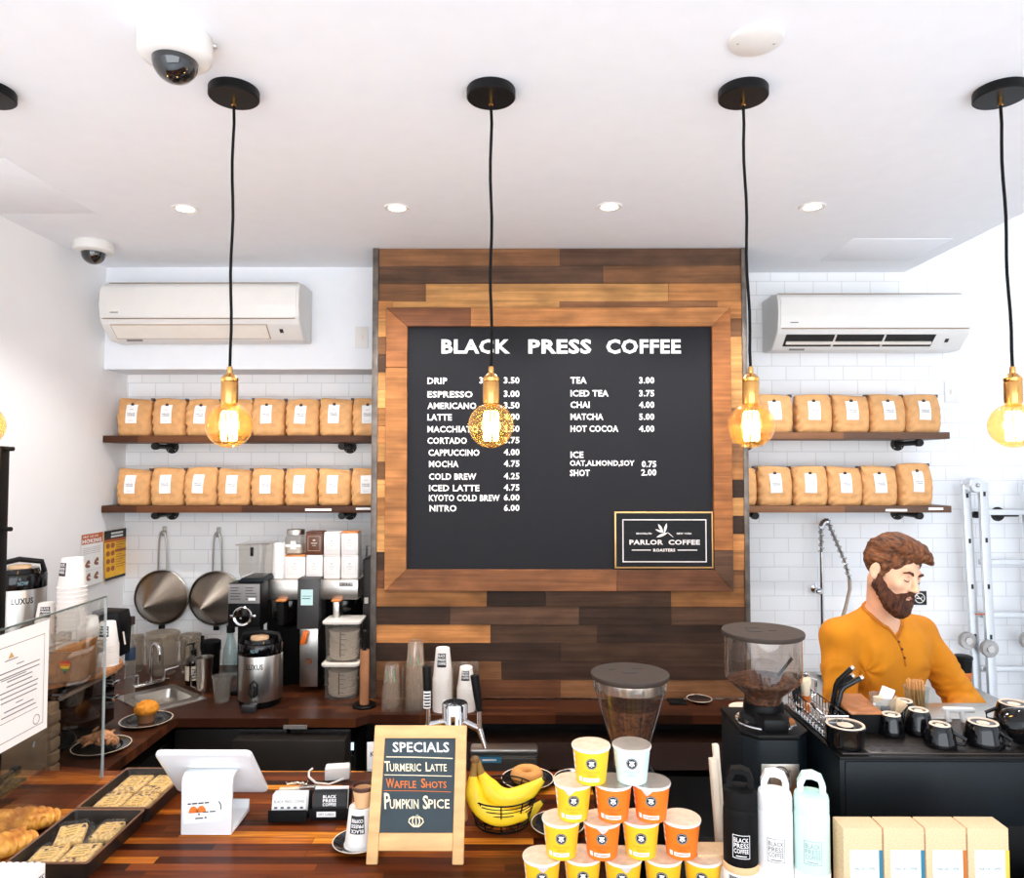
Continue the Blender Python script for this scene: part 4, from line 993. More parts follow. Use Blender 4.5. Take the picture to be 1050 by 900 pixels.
def plain(o):      # drop printed parts for the cups whose walls are swallowed by the next one
    c = thing(o.name.split('.')[0], None, 'cup')
    for ch in o.children:
        if ch.name.startswith('cup_wall'):
            k = ch.copy(); C.objects.link(k); k.parent = c
    return c
def stack(x, y, z, n, step, proto, top_lb, rest_lb, group, rz=0.0):
    for i in range(n):
        if i == n - 1:
            o = dup(proto, (x, y, z + i * step), rz, top_lb, group)
        else:
            o = plain(proto); o.location = (x + random.uniform(-.0006, .0006), y, z + i * step); tag(o, rest_lb, None, group)
def retire(o):
    for c in list(o.children_recursive): bpy.data.objects.remove(c)
    bpy.data.objects.remove(o)
WCUP = mat('white_paper_cup', (238, 232, 226), .6, var=.02)
x, z = F(283, 592, YT); pc = cup_proto('paper_cup', .030, .037, .10, mat('bright_white_cup', (244, 242, 240), .6, var=.01), 'x')
stack(x, YT + .05, zt, 6, .014, pc, 'topmost of the smooth white cups stacked on the brewer beside the glass jar', 'white cup nested in the stack on the brewer, below its topmost cup', 'white cups stacked on the brewer'); retire(pc)
# filter tubs
def tub(px0, py0, px1, py1, Y, lb, z0=None):
    x0, z1 = F(px0, py0, Y); x1, zb = F(px1, py1, Y); zb = zb if z0 is None else z0; w = x1 - x0; h = z1 - zb; d = .15
    t = thing('storage_tub', lb, 'storage tub', ((x0 + x1) / 2, Y + d / 2, zb))
    rings = [[Vector((a, b, z)) for a, b in rr(ww, dd, .03)] for ww, dd, z in ((w * .86, d * .86, 0.001), (w * .9, d * .9, .004), (w * .97, d * .97, h - .014), (w, d, h - .012))]
    MB().loft(rings, True, False).build('tub', CPLAS, t)
    rings = [[Vector((a, b, z)) for a, b in rr(ww, dd, .02)] for ww, dd, z in ((w * 1.04, d * 1.04, h - .014), (w * 1.06, d * 1.06, h - .010), (w * 1.06, d * 1.06, h - .002), (w * 1.0, d, h))]
    MB().loft(rings).build('lid', CREAM, t)
    m = MB(); m.box(-.004, -.001, -d * .475 - .004, -d * .475 - .003, h * .15, h * .75)
    for k in range(5): m.box(-.004, .02 + .01 * (k % 2), -d * .475 - .004, -d * .475 - .003, h * (.2 + .12 * k), h * (.2 + .12 * k) + .0015)
    m.build('scale_marks', INK, t)
    f = MB(); n = 60
    for L_ in range(9):
        zz_ = .006 + L_ * h * .075; rr_ = .5 * w * (.80 + .02 * (L_ % 3))
        ring0 = [Vector((rr_ * .85 * math.cos(2 * PI * k / n), .4 * d * .85 * math.sin(2 * PI * k / n), zz_)) for k in range(n)]
        ring1 = [Vector(((rr_ + .004 * math.sin(k * 2.4 + L_)) * math.cos(2 * PI * k / n), (.41 * d + .004 * math.sin(k * 2.4 + L_)) * math.sin(2 * PI * k / n), zz_ + h * .085)) for k in range(n)]
        f.loft([ring0, ring1])
    f.M = None; f.off = None
    o = f.build('paper_filters', mat('white_filter_paper', (216, 204, 190), .9, var=.06)); o.location = t.location; tag(o, 'fluted white coffee filters packed inside the ' + ('upper' if py0 < 660 else 'lower') + ' clear tub', 'coffee filters', None, 'stuff')
    return zb + h
zt2 = tub(330, 680.5, 366, 717, 3.40, 'lower clear storage tub of coffee filters, standing on the back counter', CZT)
tub(331, 637, 368, 679, 3.41, 'upper clear storage tub of coffee filters, stacked on another tub', zt2)
p = atZ(373.5, 724, CZT)
t = thing('paper_towel_holder', 'black upright holder with an empty cardboard tube beside the filter tubs', 'paper towel holder', (p.x, p.y, CZT))
MB().lathe([(0, .012), (.05, .012), (.054, .008), (.054, 0), (0, 0)], seg=32).build('base', BLACK, t); MB().cyl((0, 0, .01), (0, 0, .33), .008).build('rod', BLACK, t)
MB().lathe([(.021, .012), (.021, .255), (.0185, .255), (.0185, .012), (.021, .012)], seg=28).build('cardboard_tube', mat('brown_cardboard_tube', (170, 116, 78), .8, var=.08), t)
MB().ball((0, 0, .335), (.012, .012, .012), 12, 8).build('finial', BLACK, t)
# dark tall rack at the edge of the plank wall
x0, z1 = F(372, 573, 3.62); x1, z0 = F(380, 700, 3.62)
t = thing('serving_board', 'tall dark board leaning upright between the brewer and the plank wall', 'board', ((x0 + x1) / 2, 3.66, CZT))
MB(t.location).box(x0, x1, 3.62, 3.85, CZT, z1, .006).build('board', mat('dark_walnut_board', (36, 26, 21), .55, var=.2), t)
MB(t.location).box(x0 + .01, x0 + .03, 3.612, 3.62, z1 - .22, z1 - .19, .003).build('latch', CREAM, t)
MB(t.location).tube([(x0 + .01, 3.66, z1), (x0 + .01, 3.66, z1 + .06), (x0 + .04, 3.66, z1 + .06)], .005, 8).build('hook', STEEL, t)

# posters on the left wall
def wallposter(pxa, pxb, pya, pyb, lb, sheet_m):
    X = LW + .004; fa = lambda px: (X * 740) / (px - 528)
    ya, yb = fa(pxa), fa(pxb); c = (ya + yb) / 2
    z1 = 2 + (478 - pya) / 740 * c; z0 = 2 + (478 - pyb) / 740 * c
    t = thing('wall_poster', lb, 'poster', (X, c, z0))
    def f(u, v): return Vector((X + .004 + .010 * (1 - u) ** 2 * (1 - v) ** 2 + .002 * math.sin(3 * u), ya + (yb - ya) * u, z0 + (z1 - z0) * v)) - t.location
    MB().sheet(f, 8, 8).build('sheet', sheet_m, t)
    g = lambda u, v: f(u, v) + Vector((.0008, 0, 0)); g2 = lambda u, v: f(u, v) + Vector((.0014, 0, 0))
    return t, g, g2
def pp(t, g, a, b, c, d, m_, nm='print_block', n=6): MB().sheet(sub(g, a, b, c, d), n, n).build(nm, m_, t)
OB = mat('burnt_orange_print', (196, 98, 46), .6); YEL = mat('yellow_print', (244, 184, 38), .6); BRP = mat('brown_print', (168, 92, 44), .6)
t, g, g2 = wallposter(83, 106, 546, 599, 'white choking first aid poster with orange header on the left wall', PAPER)
pp(t, g, .02, .98, .80, .99, OB, 'header_band')
MB().text('HOKING', sub(g2, .05, .9, .815, .895), .05).build('lettering', PAPER, t); MB().text('FIRST AID FOR', sub(g2, .08, .75, .92, .96), .02).build('lettering', PAPER, t)
for k in range(4): pp(t, g, .1, .85, .72 - k * .035, .73 - k * .035, PALEINK, 'text_line', 3)
for a, b in ((.28, .42), (.68, .44), (.3, .17), (.68, .17)):
    MB().sheet(lambda u, v, a=a, b=b: g(a + .11 * (v ** .5) * math.cos(2 * PI * u), b + .075 * (v ** .5) * math.sin(2 * PI * u + .6 * math.sin(5 * u))), 18, 3).build('figure_print', mat('brown_figure', (150, 104, 78), .6), t)
pp(t, g, .1, .9, .29, .296, PALEINK, 'rule', 3)
t, g, g2 = wallposter(107, 131.5, 542.5, 592, 'yellow and black instruction poster nearest the corner on the left wall', YEL)
pp(t, g, 0, 1, .82, 1, INK, 'header_band'); pp(t, g, 0, 1, 0, .055, INK, 'footer_band')
pp(t, g2, .25, .75, .915, .955, PAPER, 'title_line'); pp(t, g2, .25, .75, .85, .89, PAPER, 'title_line')
pp(t, g, 0, 1, .765, .82, OB, 'band'); pp(t, g, .42, 1, .54, .60, BRP, 'band')
for k in range(4):
    b = .69 - k * .155
    for a in (.14, .33):
        MB().sheet(lambda u, v, a=a, b=b: g(a + .08 * (v ** .5) * math.cos(2 * PI * u), b + .055 * (v ** .5) * math.sin(2 * PI * u)), 14, 3).build('figure_print', BRP, t)
for k in range(11): 
    if k not in (3, 4): pp(t, g, .46, .9 - .1 * (k % 3), .73 - k * .05, .742 - k * .05, BRP, 'text_line', 2)

# ------------------------------------------------------------ left counter behind the glass
t = thing('countertop_oven', 'black box oven with a long bar handle on the left counter', 'oven', (-1.9, 2.8, CZT))
MB(t.location).box(-2.12, -1.70, 2.62, 3.10, CZT + .015, 1.195, .006).build('body', BLKGL, t)
for y in (2.66, 3.06):
    for x in (-2.08, -1.74): MB(t.location).cyl((x, y, CZT), (x, y, CZT + .017), .015).build('foot', BLACK, t)
h = MB(t.location).tube([(-1.645, 2.64, 1.16), (-1.645, 3.0, 1.16)], .009, 12).build('bar_handle', mat('warm_steel_bar', (222, 206, 188), .3, .7), t)
for y in (2.68, 2.96): MB(t.location).tube([(-1.702, y, 1.16), (-1.645, y, 1.16)], .005, 8).build('standoff', STEEL, h)
for z in (1.10, 1.04):
    k = MB(t.location).cyl((-1.701, 3.03, z), (-1.665, 3.03, z), .014).build('control_knob', CHROME, t); MB(t.location).box(-1.668, -1.655, 3.0, 3.06, z - .006, z + .006, .002).build('knob_grip', CHROME, k)
SZ = 1.222
rnd = random.Random(3)
pl = [(-2.1, 2.56), (-1.9, 2.53), (-1.78, 2.57), (-1.68, 2.62), (-1.6, 2.72), (-1.555, 2.82), (-1.57, 2.92), (-1.66, 3.02), (-1.8, 3.08), (-2.1, 3.12)]
o = MB().prism(pl, 'z', 1.196, SZ, .004).build('wood_slab', mat('live_edge_wood', (176, 118, 70), .5, var=.35, scale=4, stretch=(3, 12, 3), bump=.1)); tag(o, 'live edge wood slab on top of the black oven holding cup stacks', 'wood slab')
airpot(19, 2.98, SZ, .1, .40, .75, 'steel airpot on the left wall side, partly hidden by a black post')
lc = cup_proto('paper_cup', .038, .051, .115, WCUP, 'x', 1); sm = cup_proto('paper_cup', .027, .040, .092, WCUP, 'x', 1)
x = atY(74, 600, 2.86).x; stack(x, 2.86, SZ, 18, .0178, lc, 'topmost cup of the tall white stack below the posters', 'large white paper cup nested in the tall stack below the posters', 'tall stack of white cups', -.5)
x = atY(92, 650, 2.92).x; stack(x, 2.92, SZ, 7, .014, sm, 'topmost cup of the short smooth stack left of the other short stack', 'small white cup in the left short stack on the wood slab', 'left short stack of white cups', -.9)
x = atY(110.5, 650, 2.86).x; stack(x, 2.86, SZ, 9, .0095, sm, 'topmost logo cup of the short stack in front of the black dispenser', 'small white cup in the short stack in front of the black dispenser', 'short stack of logo cups', .1)
x = atY(48, 600, 2.86).x; stack(x, 2.86, SZ, 11, .015, sm, 'topmost cup of the stack right behind the left airpot', 'small white cup stacked right behind the left airpot', 'cups behind the left airpot', .5)
retire(lc); retire(sm)
t = thing('cup_lid_dispenser', 'black slanted dispenser box behind the short cup stack', 'dispenser', (-1.672, 3.01, SZ))
MB().prism([(-.062, 0), (.058, 0), (.062, .13), (.05, .182), (-.055, .186), (-.066, .15)], 'y', -.045, .045, .005).build('box', BLACK, t)
MB().tube([(.066, -.03, .10), (.075, -.03, .05)], .0035, 6).build('pull_tab', CREAM, t)
t = thing('squeeze_bottle', 'slim clear bottle with dark cap and blue band behind the black dispenser', 'bottle', (*atY(134, 650, 3.35).xy, CZT))
MB().lathe([(0, 0), (.02, 0), (.022, .005), (.022, .27), (.012, .30), (.012, .36), (0, .36)], seg=20).build('bottle', CPLAS, t); MB().lathe([(0, .395), (.017, .395), (.017, .36), (0, .36)], seg=18).build('cap', mat('dark_brown_cap', (60, 40, 32), .5), t)
MB().lathe([(.0225, .2), (.0228, .201), (.0228, .255), (.0225, .256)], seg=20).build('blue_band', mat('navy_band', (40, 60, 84), .5), t)
# clear bin with a kraft carton
t = thing('clear_bin', 'open clear plastic bin on the wood slab holding a kraft carton', 'bin', (atY(72, 670, 2.66).x, 2.68, SZ))
rings = [[Vector((a, b, z)) for a, b in rr(w, d, .015)] for w, d, z in ((.125, .16, .0), (.145, .18, .115), (.155, .19, .118), (.15, .185, .118), (.14, .175, .112))]
MB().loft(rings, True, False).build('bin', CPLAS, t)
c = thing('kraft_carton', 'open brown kraft carton inside the clear bin', 'carton', (t.location.x + .0, 2.68, SZ + .003), .1)
MB().box(-.052, .052, -.06, .06, 0, .105, .002).build('carton', mat('brown_carton', (186, 130, 80), .8, var=.08), c)
MB().prism([(-.052, .105), (.052, .105), (.058, .135)], 'y', -.05, .06, .001).build('flap', mat('brown_carton', (186, 130, 80), .8, var=.08), c)
hs = thing('rainbow_sticker', 'small rainbow striped heart sticker on the clear bin', 'sticker', (t.location.x + .026, 2.589, SZ + .066), -.06)
for k, cc in enumerate([(206, 70, 50), (232, 130, 40), (246, 208, 60), (90, 140, 80), (60, 60, 90)]):
    zt_, zb_ = .02 - k * .009, .011 - k * .009; wt = [.019, .021, .018, .012, .006][k]; wb = [.021, .018, .012, .006, .001][k]
    MB().prism([(-wb, zb_), (wb, zb_), (wt, zt_), (-wt, zt_)], 'y', -.001, 0).build('stripe', mat('stripe_%d' % k, cc, .6), hs)
c = thing('crumpled_bag', 'crumpled clear bag on top of the carton by the tall cup stack', 'plastic bag', (atY(58, 645, 2.66).x, 2.7, SZ + .118))
sd = SDF((-.06, -.06, -.005), (.06, .06, .06), .005)
for k in range(7): sd.ell((rnd.uniform(-.02, .02), rnd.uniform(-.02, .02), .02 + rnd.uniform(0, .012)), (.02, .012, .012), Euler((rnd.random() * 3, rnd.random() * 3, 0)).to_matrix(), .006)
sdf_obj('bag', sd, CPLAS, c, (0, 0, 0), 1)
# kraft box seen through the glass, black post with pegs
t = thing('cardboard_box', 'large grey brown cardboard box behind the glass guard at the far left', 'box', (-1.85, 2.56, CZT))
x1, z1 = F(48, 725, 2.53); 
GB = mat('grey_brown_cardboard', (140, 116, 92), .8, var=.12, scale=8)
MB(t.location).box(-2.1, x1, 2.53, 2.60, CZT, z1, .003).build('carton', GB, t)
for k in range(5): MB(t.location).box(x1 - .001, x1 + .012, 2.54, 2.59, CZT + .006 + k * .046, CZT + .042 + k * .046, .002).build('side_flap', GB, t)
MB(t.location).box(x1 - .3, x1 - .16, 2.529, 2.531, z1 - .13, z1 - .08).build('tape_patch', mat('dark_tape', (112, 86, 66), .7), t)
t = thing('peg_post', 'black upright post with two pegs at the left edge of the photo', 'post', (-1.52, 2.12, 1.067))
x1, _ = F(4.5, 500, 2.12); z0p = F(0, 460, 2.1)[1]; z1p = F(0, 543, 2.1)[1]
MB(t.location).box(x1 - .04, x1, 2.10, 2.14, 1.067, z0p + .008, .003).build('upright', BLACK, t)
MB(t.location).box(x1 - .09, x1 + .05, 2.06, 2.18, 1.067, 1.077, .003).build('foot', BLACK, t)
for z in (z0p, z1p): MB(t.location).cyl((x1 - .03, 2.12, z), (x1 + .024, 2.12, z), .0065).build('peg', BLACK, t)
# pastries on plates on the left counter
PLATE = mat('black_plate_glaze', (22, 22, 24), .15, var=.1, coat=.4); RIMW = mat('cream_unglazed_rim', (226, 206, 184), .6)
def plate(loc, r, lb):
    t = thing('plate', lb, 'plate', loc)
    MB().lathe([(0, .006), (r * .6, .006), (r * .66, .007), (r * .96, .016), (r * .985, .0155), (r * .66, .002), (r * .6, 0), (0, 0)], seg=44).build('dish', PLATE, t)
    MB().lathe([(r * .955, .0162), (r * .985, .0175), (r, .0165), (r * .984, .015)], seg=44).build('rim', RIMW, t)
    return t
p = atZ(150, 741, CZT); plate((p.x, p.y, CZT), .105, 'black plate under the muffin beside the corner sink')
mf = thing('muffin', 'orange topped muffin on a black plate by the sink', 'muffin', (p.x, p.y, CZT + .0065))
MB().lathe([(0, 0), (.030, 0), (.042, .048), (.044, .05), (0, .051)], seg=28).build('paper_case', mat('brown_muffin_case', (146, 98, 62), .8, var=.2), mf)
sd = SDF((-.07, -.07, .03), (.07, .07, .11), .004); rnd = random.Random(5)
sd.ell((0, 0, .054), (.05, .05, .03), None, .01)
for k in range(26):
    a = rnd.random() * 6.3; q = rnd.random() ** .5 * .043; sd.ell((q * math.cos(a), q * math.sin(a), .064 + .018 * (1 - (q / .046) ** 2)), (.009, .009, .008), None, .003)
sdf_obj('crumb_top', sd, mat('orange_crumb', (226, 142, 34), .8, var=.3, scale=60), mf, (0, 0, 0), 1)
p = atZ(104, 768, CZT); plate((p.x, p.y, CZT), .105, 'black plate under the flaky pastry behind the glass guard edge')
sd = SDF((-.1, -.1, -.01), (.1, .1, .09), .004); rnd = random.Random(9)
for k in range(9):
    a = -1 + 2 * k / 8; sd.ell((a * .055, .012 * math.cos(a * 2) - .005, .026 + .012 * math.cos(a * 1.4)), (.017, .03 - .01 * abs(a), .028 - .012 * abs(a)), Euler((0, 0, a * .5)).to_matrix(), .004)
for k in range(30): sd.ell((rnd.uniform(-.065, .065), rnd.uniform(-.04, .035), rnd.uniform(.02, .058)), (.018, .009, .005), Euler((rnd.uniform(-.6, .6), rnd.uniform(-.6, .6), rnd.random() * 3)).to_matrix(), .001)
ps = thing('flaky_pastry', 'sugar dusted flaky pastry on a black plate at the glass guard edge', 'pastry', (p.x, p.y, CZT + .007))
sdf_obj('pastry', sd, mat('sugared_pastry', (142, 82, 42), .75, var=.4, scale=45, rgb2=(206, 150, 104)), ps, (0, 0, .0), 1)
# ------------------------------------------------------------ front bar
FZ = 1.067
fb = thing('front_bar', 'walnut butcher block front bar with a black kickboard', 'bar counter', (-.3, 1.7, 0))
XS = .225
MB(fb.location).prism([(LW + .004, 1.02), (2.3, 1.02), (2.3, 1.672), (XS, 1.672), (XS, 2.25), (LW + .004, 2.25)], 'z', FZ - .04, FZ, .003, 1).build('worktop', BUTCH, fb)
MB(fb.location).box(LW + .01, XS - .01, 1.15, 2.22, .0, FZ - .04).build('base', BCAB, fb); MB(fb.location).box(XS - .01, 2.28, 1.15, 1.64, .0, FZ - .04).build('base', BCAB, fb)
wb = thing('work_bench', 'low black work bench behind the bar carrying the espresso machine and grinders', 'counter', (1.2, 2.0, 0))
MB(wb.location).box(XS + .005, 2.28, 1.69, 2.27, .82, .86, .003).build('top', BLKMT, wb); MB(wb.location).box(XS + .02, 2.26, 1.70, 2.22, .0, .82).build('base', BCAB, wb)
def onbar(px, py): return atZ(px, py, FZ)

# glass guard with the notice hanging on it
GX = -1.235
t = thing('sneeze_guard', 'clear glass guard panel standing on the left end of the bar', 'glass guard', (GX, 1.7, FZ))
MB(t.location).box(GX - .003, GX + .003, 1.15, 2.19, FZ, 1.606, .001).build('glass_panel', SNEEZE, t)
MB(t.location).box(GX - .0035, GX + .0035, 1.15, 2.19, 1.6055, 1.6095).build('polished_edge', mat('green_glass_edge', (92, 104, 100), .15), t)
MB(t.location).box(GX - .0035, GX + .0035, 2.189, 2.192, FZ + .002, 1.6095).build('polished_edge', mat('pale_glass_edge', (172, 182, 182), .15), t)
X = GX + .0036
ya, yb, z0, z1 = 1.70, 1.92, 1.314, 1.596
t = thing('paper_notice', 'white letter size notice with a thin border fixed to the glass guard', 'notice', (X, (ya + yb) / 2, z0))
f = lambda u, v: Vector((0.0, ya + (yb - ya) * u - t.location.y, (z1 - z0) * v))
MB().box(-.0006, .0004, ya - t.location.y, yb - t.location.y, 0, z1 - z0).build('sheet', PAPER, t)
g = lambda u, v: f(u, v) + Vector((.001, 0, 0))
m = MB()
for a in ((.08, .92, .07, .075), (.08, .92, .88, .885), (.08, .086, .07, .885), (.914, .92, .07, .885)): m.sheet(sub(g, *a), 1, 1)
m.build('border', GREYINK, t)
m = MB(); rnd = random.Random(2)
for k in range(11):
    if k in (0, 8): m.sheet(sub(g, .44, .56, .70 - k * .042, .708 - k * .042), 1, 1); continue
    w = rnd.uniform(.2, .34); m.sheet(sub(g, .5 - w, .5 + w, .70 - k * .042, .709 - k * .042), 1, 1)
m.build('text_line', GREYINK, t)
m = MB(); m.sheet(sub(g, .16, .82, .235, .239), 1, 1); m.sheet(sub(g, .2, .6, .60, .606), 1, 1); m.build('rule', INK, t)
MB().sheet(lambda u, v: g(.35 + .05 * (2 * u - 1) * (1 - v), .775 + .05 * v), 4, 3).build('crest', mat('tan_crest', (208, 164, 96), .6), t)
MB().sheet(sub(g, .25, .46, .757, .765), 1, 1).build('small_print', GREYINK, t)
m = MB()
for k in range(16):
    a, b = 2 * PI * k / 16, 2 * PI * (k + 1) / 16
    m.add([g(.80 + .06 * r * math.cos(q), .13 + .045 * r * math.sin(q)) for q, r in ((a, 1), (b, 1), (b, .85), (a, .85))], [(0, 1, 2, 3)])
    m.add([g(.14 + .06 * r * math.cos(q), .13 + .045 * r * math.sin(q)) for q, r in ((a, 1), (b, 1), (b, .85), (a, .85))], [(0, 1, 2, 3)])
m.build('round_seal', GREYINK, t)

# baking trays with wrapped bars
TRAY = mat('dark_baked_tray', (44, 36, 31), .45, metal=.3, var=.25, scale=30, bump=.05); TRIM = mat('brown_tray_rim', (110, 72, 48), .5, var=.2)
def tray(x0, x1, y0, y1, lb):
    cx, cy = (x0 + x1) / 2, (y0 + y1) / 2; w, d = x1 - x0, y1 - y0
    t = thing('baking_tray', lb, 'tray', (cx, cy, FZ))
    rings = [[Vector((a, b, z)) for a, b in rr(w + q, d + q, .008)] for q, z in ((-.016, 0), (-.002, .036), (0, .04), (-.012, .0405), (-.014, .036), (-.026, .006))]
    MB().loft(rings, True, True).build('pan', TRAY, t)
    rings = [[Vector((a, b, z)) for a, b in rr(w + q, d + q, .008)] for q, z in ((.001, .039), (.0, .0415), (-.008, .0418), (-.012, .0405))]
    MB().loft(rings, False, False).build('rim', TRIM, t)
tray(-1.150, -.962, 1.655, 1.912, 'black baking tray nearest the camera, right against the mints box'); tray(-1.150, -.955, 1.918, 2.17, 'black baking tray behind the other tray, beside the tablet stand')
COOK = mat('oat_cookie_bar', (206, 160, 96), .8, var=.25, scale=120, bump=.2, bscale=120, rgb2=(238, 202, 138)); OATL = mat('tan_bar_label', (244, 204, 120), .6)
WRAP = clear('clear_wrapper', (250, 248, 244), rough=.08, haze=.03)
CHOC = mat('dark_chocolate', (74, 48, 38), .5, var=.2)
def bar(x, y, z, rz, tilt, lb, w=.075, d=.1):
    t = thing('wrapped_cookie_bar', lb, 'cookie bar', (x, y, z), rz, 'wrapped cookie bars in the trays')
    rnd = random.Random(int(x * 1e4) ^ int(y * 1e4)); rt = Matrix.Rotation(tilt, 4, 'X')
    m = MB(); m.M = rt; m.box(-w / 2, w / 2, -d / 2, d / 2, .001, .019, .006); m.build('bar', COOK, t, 60)
    m = MB(); m.M = rt
    for k in range(7): m.ball((rnd.uniform(-w * .42, w * .42), rnd.uniform(-d * .42, d * .42), .0185), (rnd.uniform(.003, .007), rnd.uniform(.003, .005), .002), 8, 6)
    m.build('chocolate_chunk', CHOC, t)
    m = MB(); m.M = rt; m.sheet(plane((-w * .3, -d * .2, .0208), (w * .6, .006, 0), (-.004, d * .36, 0)), 1, 1); m.build('label', OATL, t)
    m = MB(); m.M = rt
    for k in range(3): m.sheet(plane((-w * .2, -d * .08 + k * .011, .0212), (w * .4, .004, 0), (0, .0022, 0)), 1, 1)
    m.build('label_print', INK, t)
    m = MB(); m.M = rt
    def wf(u, v):
        x_ = (u - .5) * (w + .034); y_ = (v - .5) * (d + .016); e = max(0, abs(x_) - w / 2 + .003)
        return Vector((x_, y_, .0225 - min(e * 1.2, .016) + .0035 * math.sin(u * 40 + v * 9) * (1 if e > 0 else .18) + .001 * math.sin(v * 50)))
    m.sheet(wf, 26, 12); m.build('wrapper', WRAP, t)
zi = FZ + .007
bar(-1.094, 1.715, zi, .12, 0, 'wrapped cookie bar lying in the front tray next to the croissant', .068, .10); bar(-1.022, 1.725, zi, .08, 0, 'wrapped cookie bar in the front right corner of the front tray', .066, .10)
bar(-1.088, 1.80, zi + .012, .35, R(7), 'wrapped cookie bar propped on the left side of the front tray', .062, .075); bar(-1.020, 1.838, zi, .12, 0, 'wrapped cookie bar at the back right of the front tray', .058, .085)
bar(-1.096, 1.985, zi, .05, 0, 'wrapped cookie bar in the near left corner of the rear tray', .072, .112); bar(-1.020, 1.985, zi, .02, 0, 'wrapped cookie bar in the near right corner of the rear tray', .070, .112)
bar(-1.096, 2.103, zi, .03, 0, 'wrapped cookie bar in the far left corner of the rear tray', .072, .112); bar(-1.018, 2.103, zi, -.03, 0, 'wrapped cookie bar in the far right corner of the rear tray beside the tablet', .070, .112)
# golden pastries on paper behind the glass
def sheetpaper(x, y, w, d, rz, lb):
    m = MB(); o = m.box(-w / 2, w / 2, -d / 2, d / 2, 0.0, .0012).build('paper_sheet', PAPER); o.location = (x, y, FZ); o.rotation_euler = (0, 0, rz); tag(o, lb, 'paper sheet')
GOLD = mat('golden_pastry', (204, 112, 24), .42, var=.3, scale=26, bump=.3, bscale=60, coat=.2, rgb2=(236, 164, 66))
def turnover(px, py, rz, sc, seed, lb):
    p = onbar(px, py); rnd = random.Random(seed)
    t = thing('golden_pastry', lb, 'pastry', (p.x, p.y, FZ + .0015), rz)
    sd = SDF((-.11, -.08, -.01), (.11, .08, .08), .004)
    sd.ell((0, 0, .022), (.085 * sc, .045 * sc, .024), None, .01)
    for k in range(10):
        a = -1 + 2 * k / 9; sd.ell((a * .078 * sc, .004 * math.sin(k * 2), .027), (.0075 * sc, .050 * sc * (1 - .4 * a * a), .029 * (1 - .35 * a * a)), Euler((0, .25, .55)).to_matrix(), .0015)
    for k in range(10): sd.ell((rnd.uniform(-.06, .06), rnd.uniform(-.03, .03), .043), (.014, .007, .006), Euler((0, 0, rnd.random() * 3)).to_matrix(), .004)
    sd.half((0, 0, 0), (0, 0, -1), .004)
    sdf_obj('crust', sd, GOLD, t, (0, 0, 0), 1)
sheetpaper(-1.37, 1.85, .16, .26, .1, 'white paper sheet under the golden pastries')
turnover(22, 852, .3, 1.0, 1, 'golden flaky pastry farther back, behind the glass guard'); turnover(-8, 880, .55, 1.0, 2, 'golden flaky pastry nearest the mints box, cut by the left edge of the photo')
t = thing('serving_tongs', 'black serving tongs lying on the bar behind the glass guard', 'tongs', (-1.46, 2.02, FZ))
for s in (-1, 1):
    MB().tube([(.0, .12, .045), (s * .03 - .004, .02, .035), (s * .05 - .01, -.10, .014), (s * .045 - .01, -.16, .010)], [.007, .008, .009, .013], 8).build('arm', BLACK, t)
MB().box(-.012, .012, .105, .13, .032, .056, .005).build('hinge', BLACK, t)
# mints display
x0, x1 = -1.065, -.92
t = thing('mints_display_box', 'white display box of mints at the lower left corner of the photo', 'display box', ((x0 + x1) / 2, 1.412, FZ))
ztop = 1.224; w = x1 - x0; h = ztop - FZ
MB().prism([(-.030, 0), (.030, 0), (.030, h), (-.030, h - .01)], 'x', -w / 2, w / 2, .002).build('carton', PAPER, t)
fr_ = lambda u, v: Vector((w / 2 + .0008, -.028 + .056 * u, .05 + .1 * v))
MB().text('MINTS', sub(fr_, .06, .94, .74, .90), .0).build('lettering', INK, t); MB().sheet(lambda u, v: fr_(.5 + .26 * v ** .5 * math.cos(2 * PI * u), .45 + .15 * v ** .5 * math.sin(2 * PI * u)), 20, 3).build('leaf_emblem', mat('green_emblem', (64, 112, 86), .6), t)
MB().sheet(lambda u, v: fr_(.5 + .26 * v ** .5 * math.cos(2 * PI * u), .27 + .10 * v ** .5 * math.sin(2 * PI * u)), 16, 3).build('rust_emblem', mat('rust_emblem', (170, 86, 60), .6), t)
mp_ = MB().box(-.0062, .0062, -.027, .027, 0, .012, .004).build('mint_pack', PAPER)
for k in range(10):
    o = mp_ if k == 0 else mp_.copy()
    if k: C.objects.link(o)
    o.location = (x0 + .010 + k * (w - .02) / 9, 1.412, ztop - .0105); o.rotation_euler = (R(9.5), 0, 0); tag(o, 'white mint pack in the ridged row standing in the mints display box', 'mint pack', 'mint packs in the display box')

# tablet stand
t = thing('tablet_stand', 'white point of sale tablet stand seen from behind on the bar', 'tablet stand', (-.78, 1.9, FZ))
WP = mat('glossy_white_stand', (236, 238, 240), .22, var=.01, coat=.3)
P_ = [(1.857, .004), (1.857, .128), (1.861, .142), (1.872, .152), (1.90, .150)]
th = .008
def off(pts, d):
    out = []
    for i, p in enumerate(pts):
        a = Vector(pts[max(i - 1, 0)]); b = Vector(pts[min(i + 1, len(pts) - 1)]); q = (b - a).normalized(); out.append((p[0] + q.y * d, p[1] - q.x * d))
    return out
pr = P_ + off(P_, th)[::-1]
m = MB(t.location); m.M = Matrix.Translation((0, 0, FZ)); m.prism([(a, b) for a, b in pr], 'x', -.845, -.717, .0015); m.build('back_plate', WP, t)
m = MB(t.location); m.M = Matrix.Translation((0, 0, FZ)); m.prism([(1.857, .002), (1.985, .002), (1.985, .036), (1.979, .036), (1.975, .014), (1.865, .012)], 'x', -.845, -.717, .002); m.build('base', WP, t)
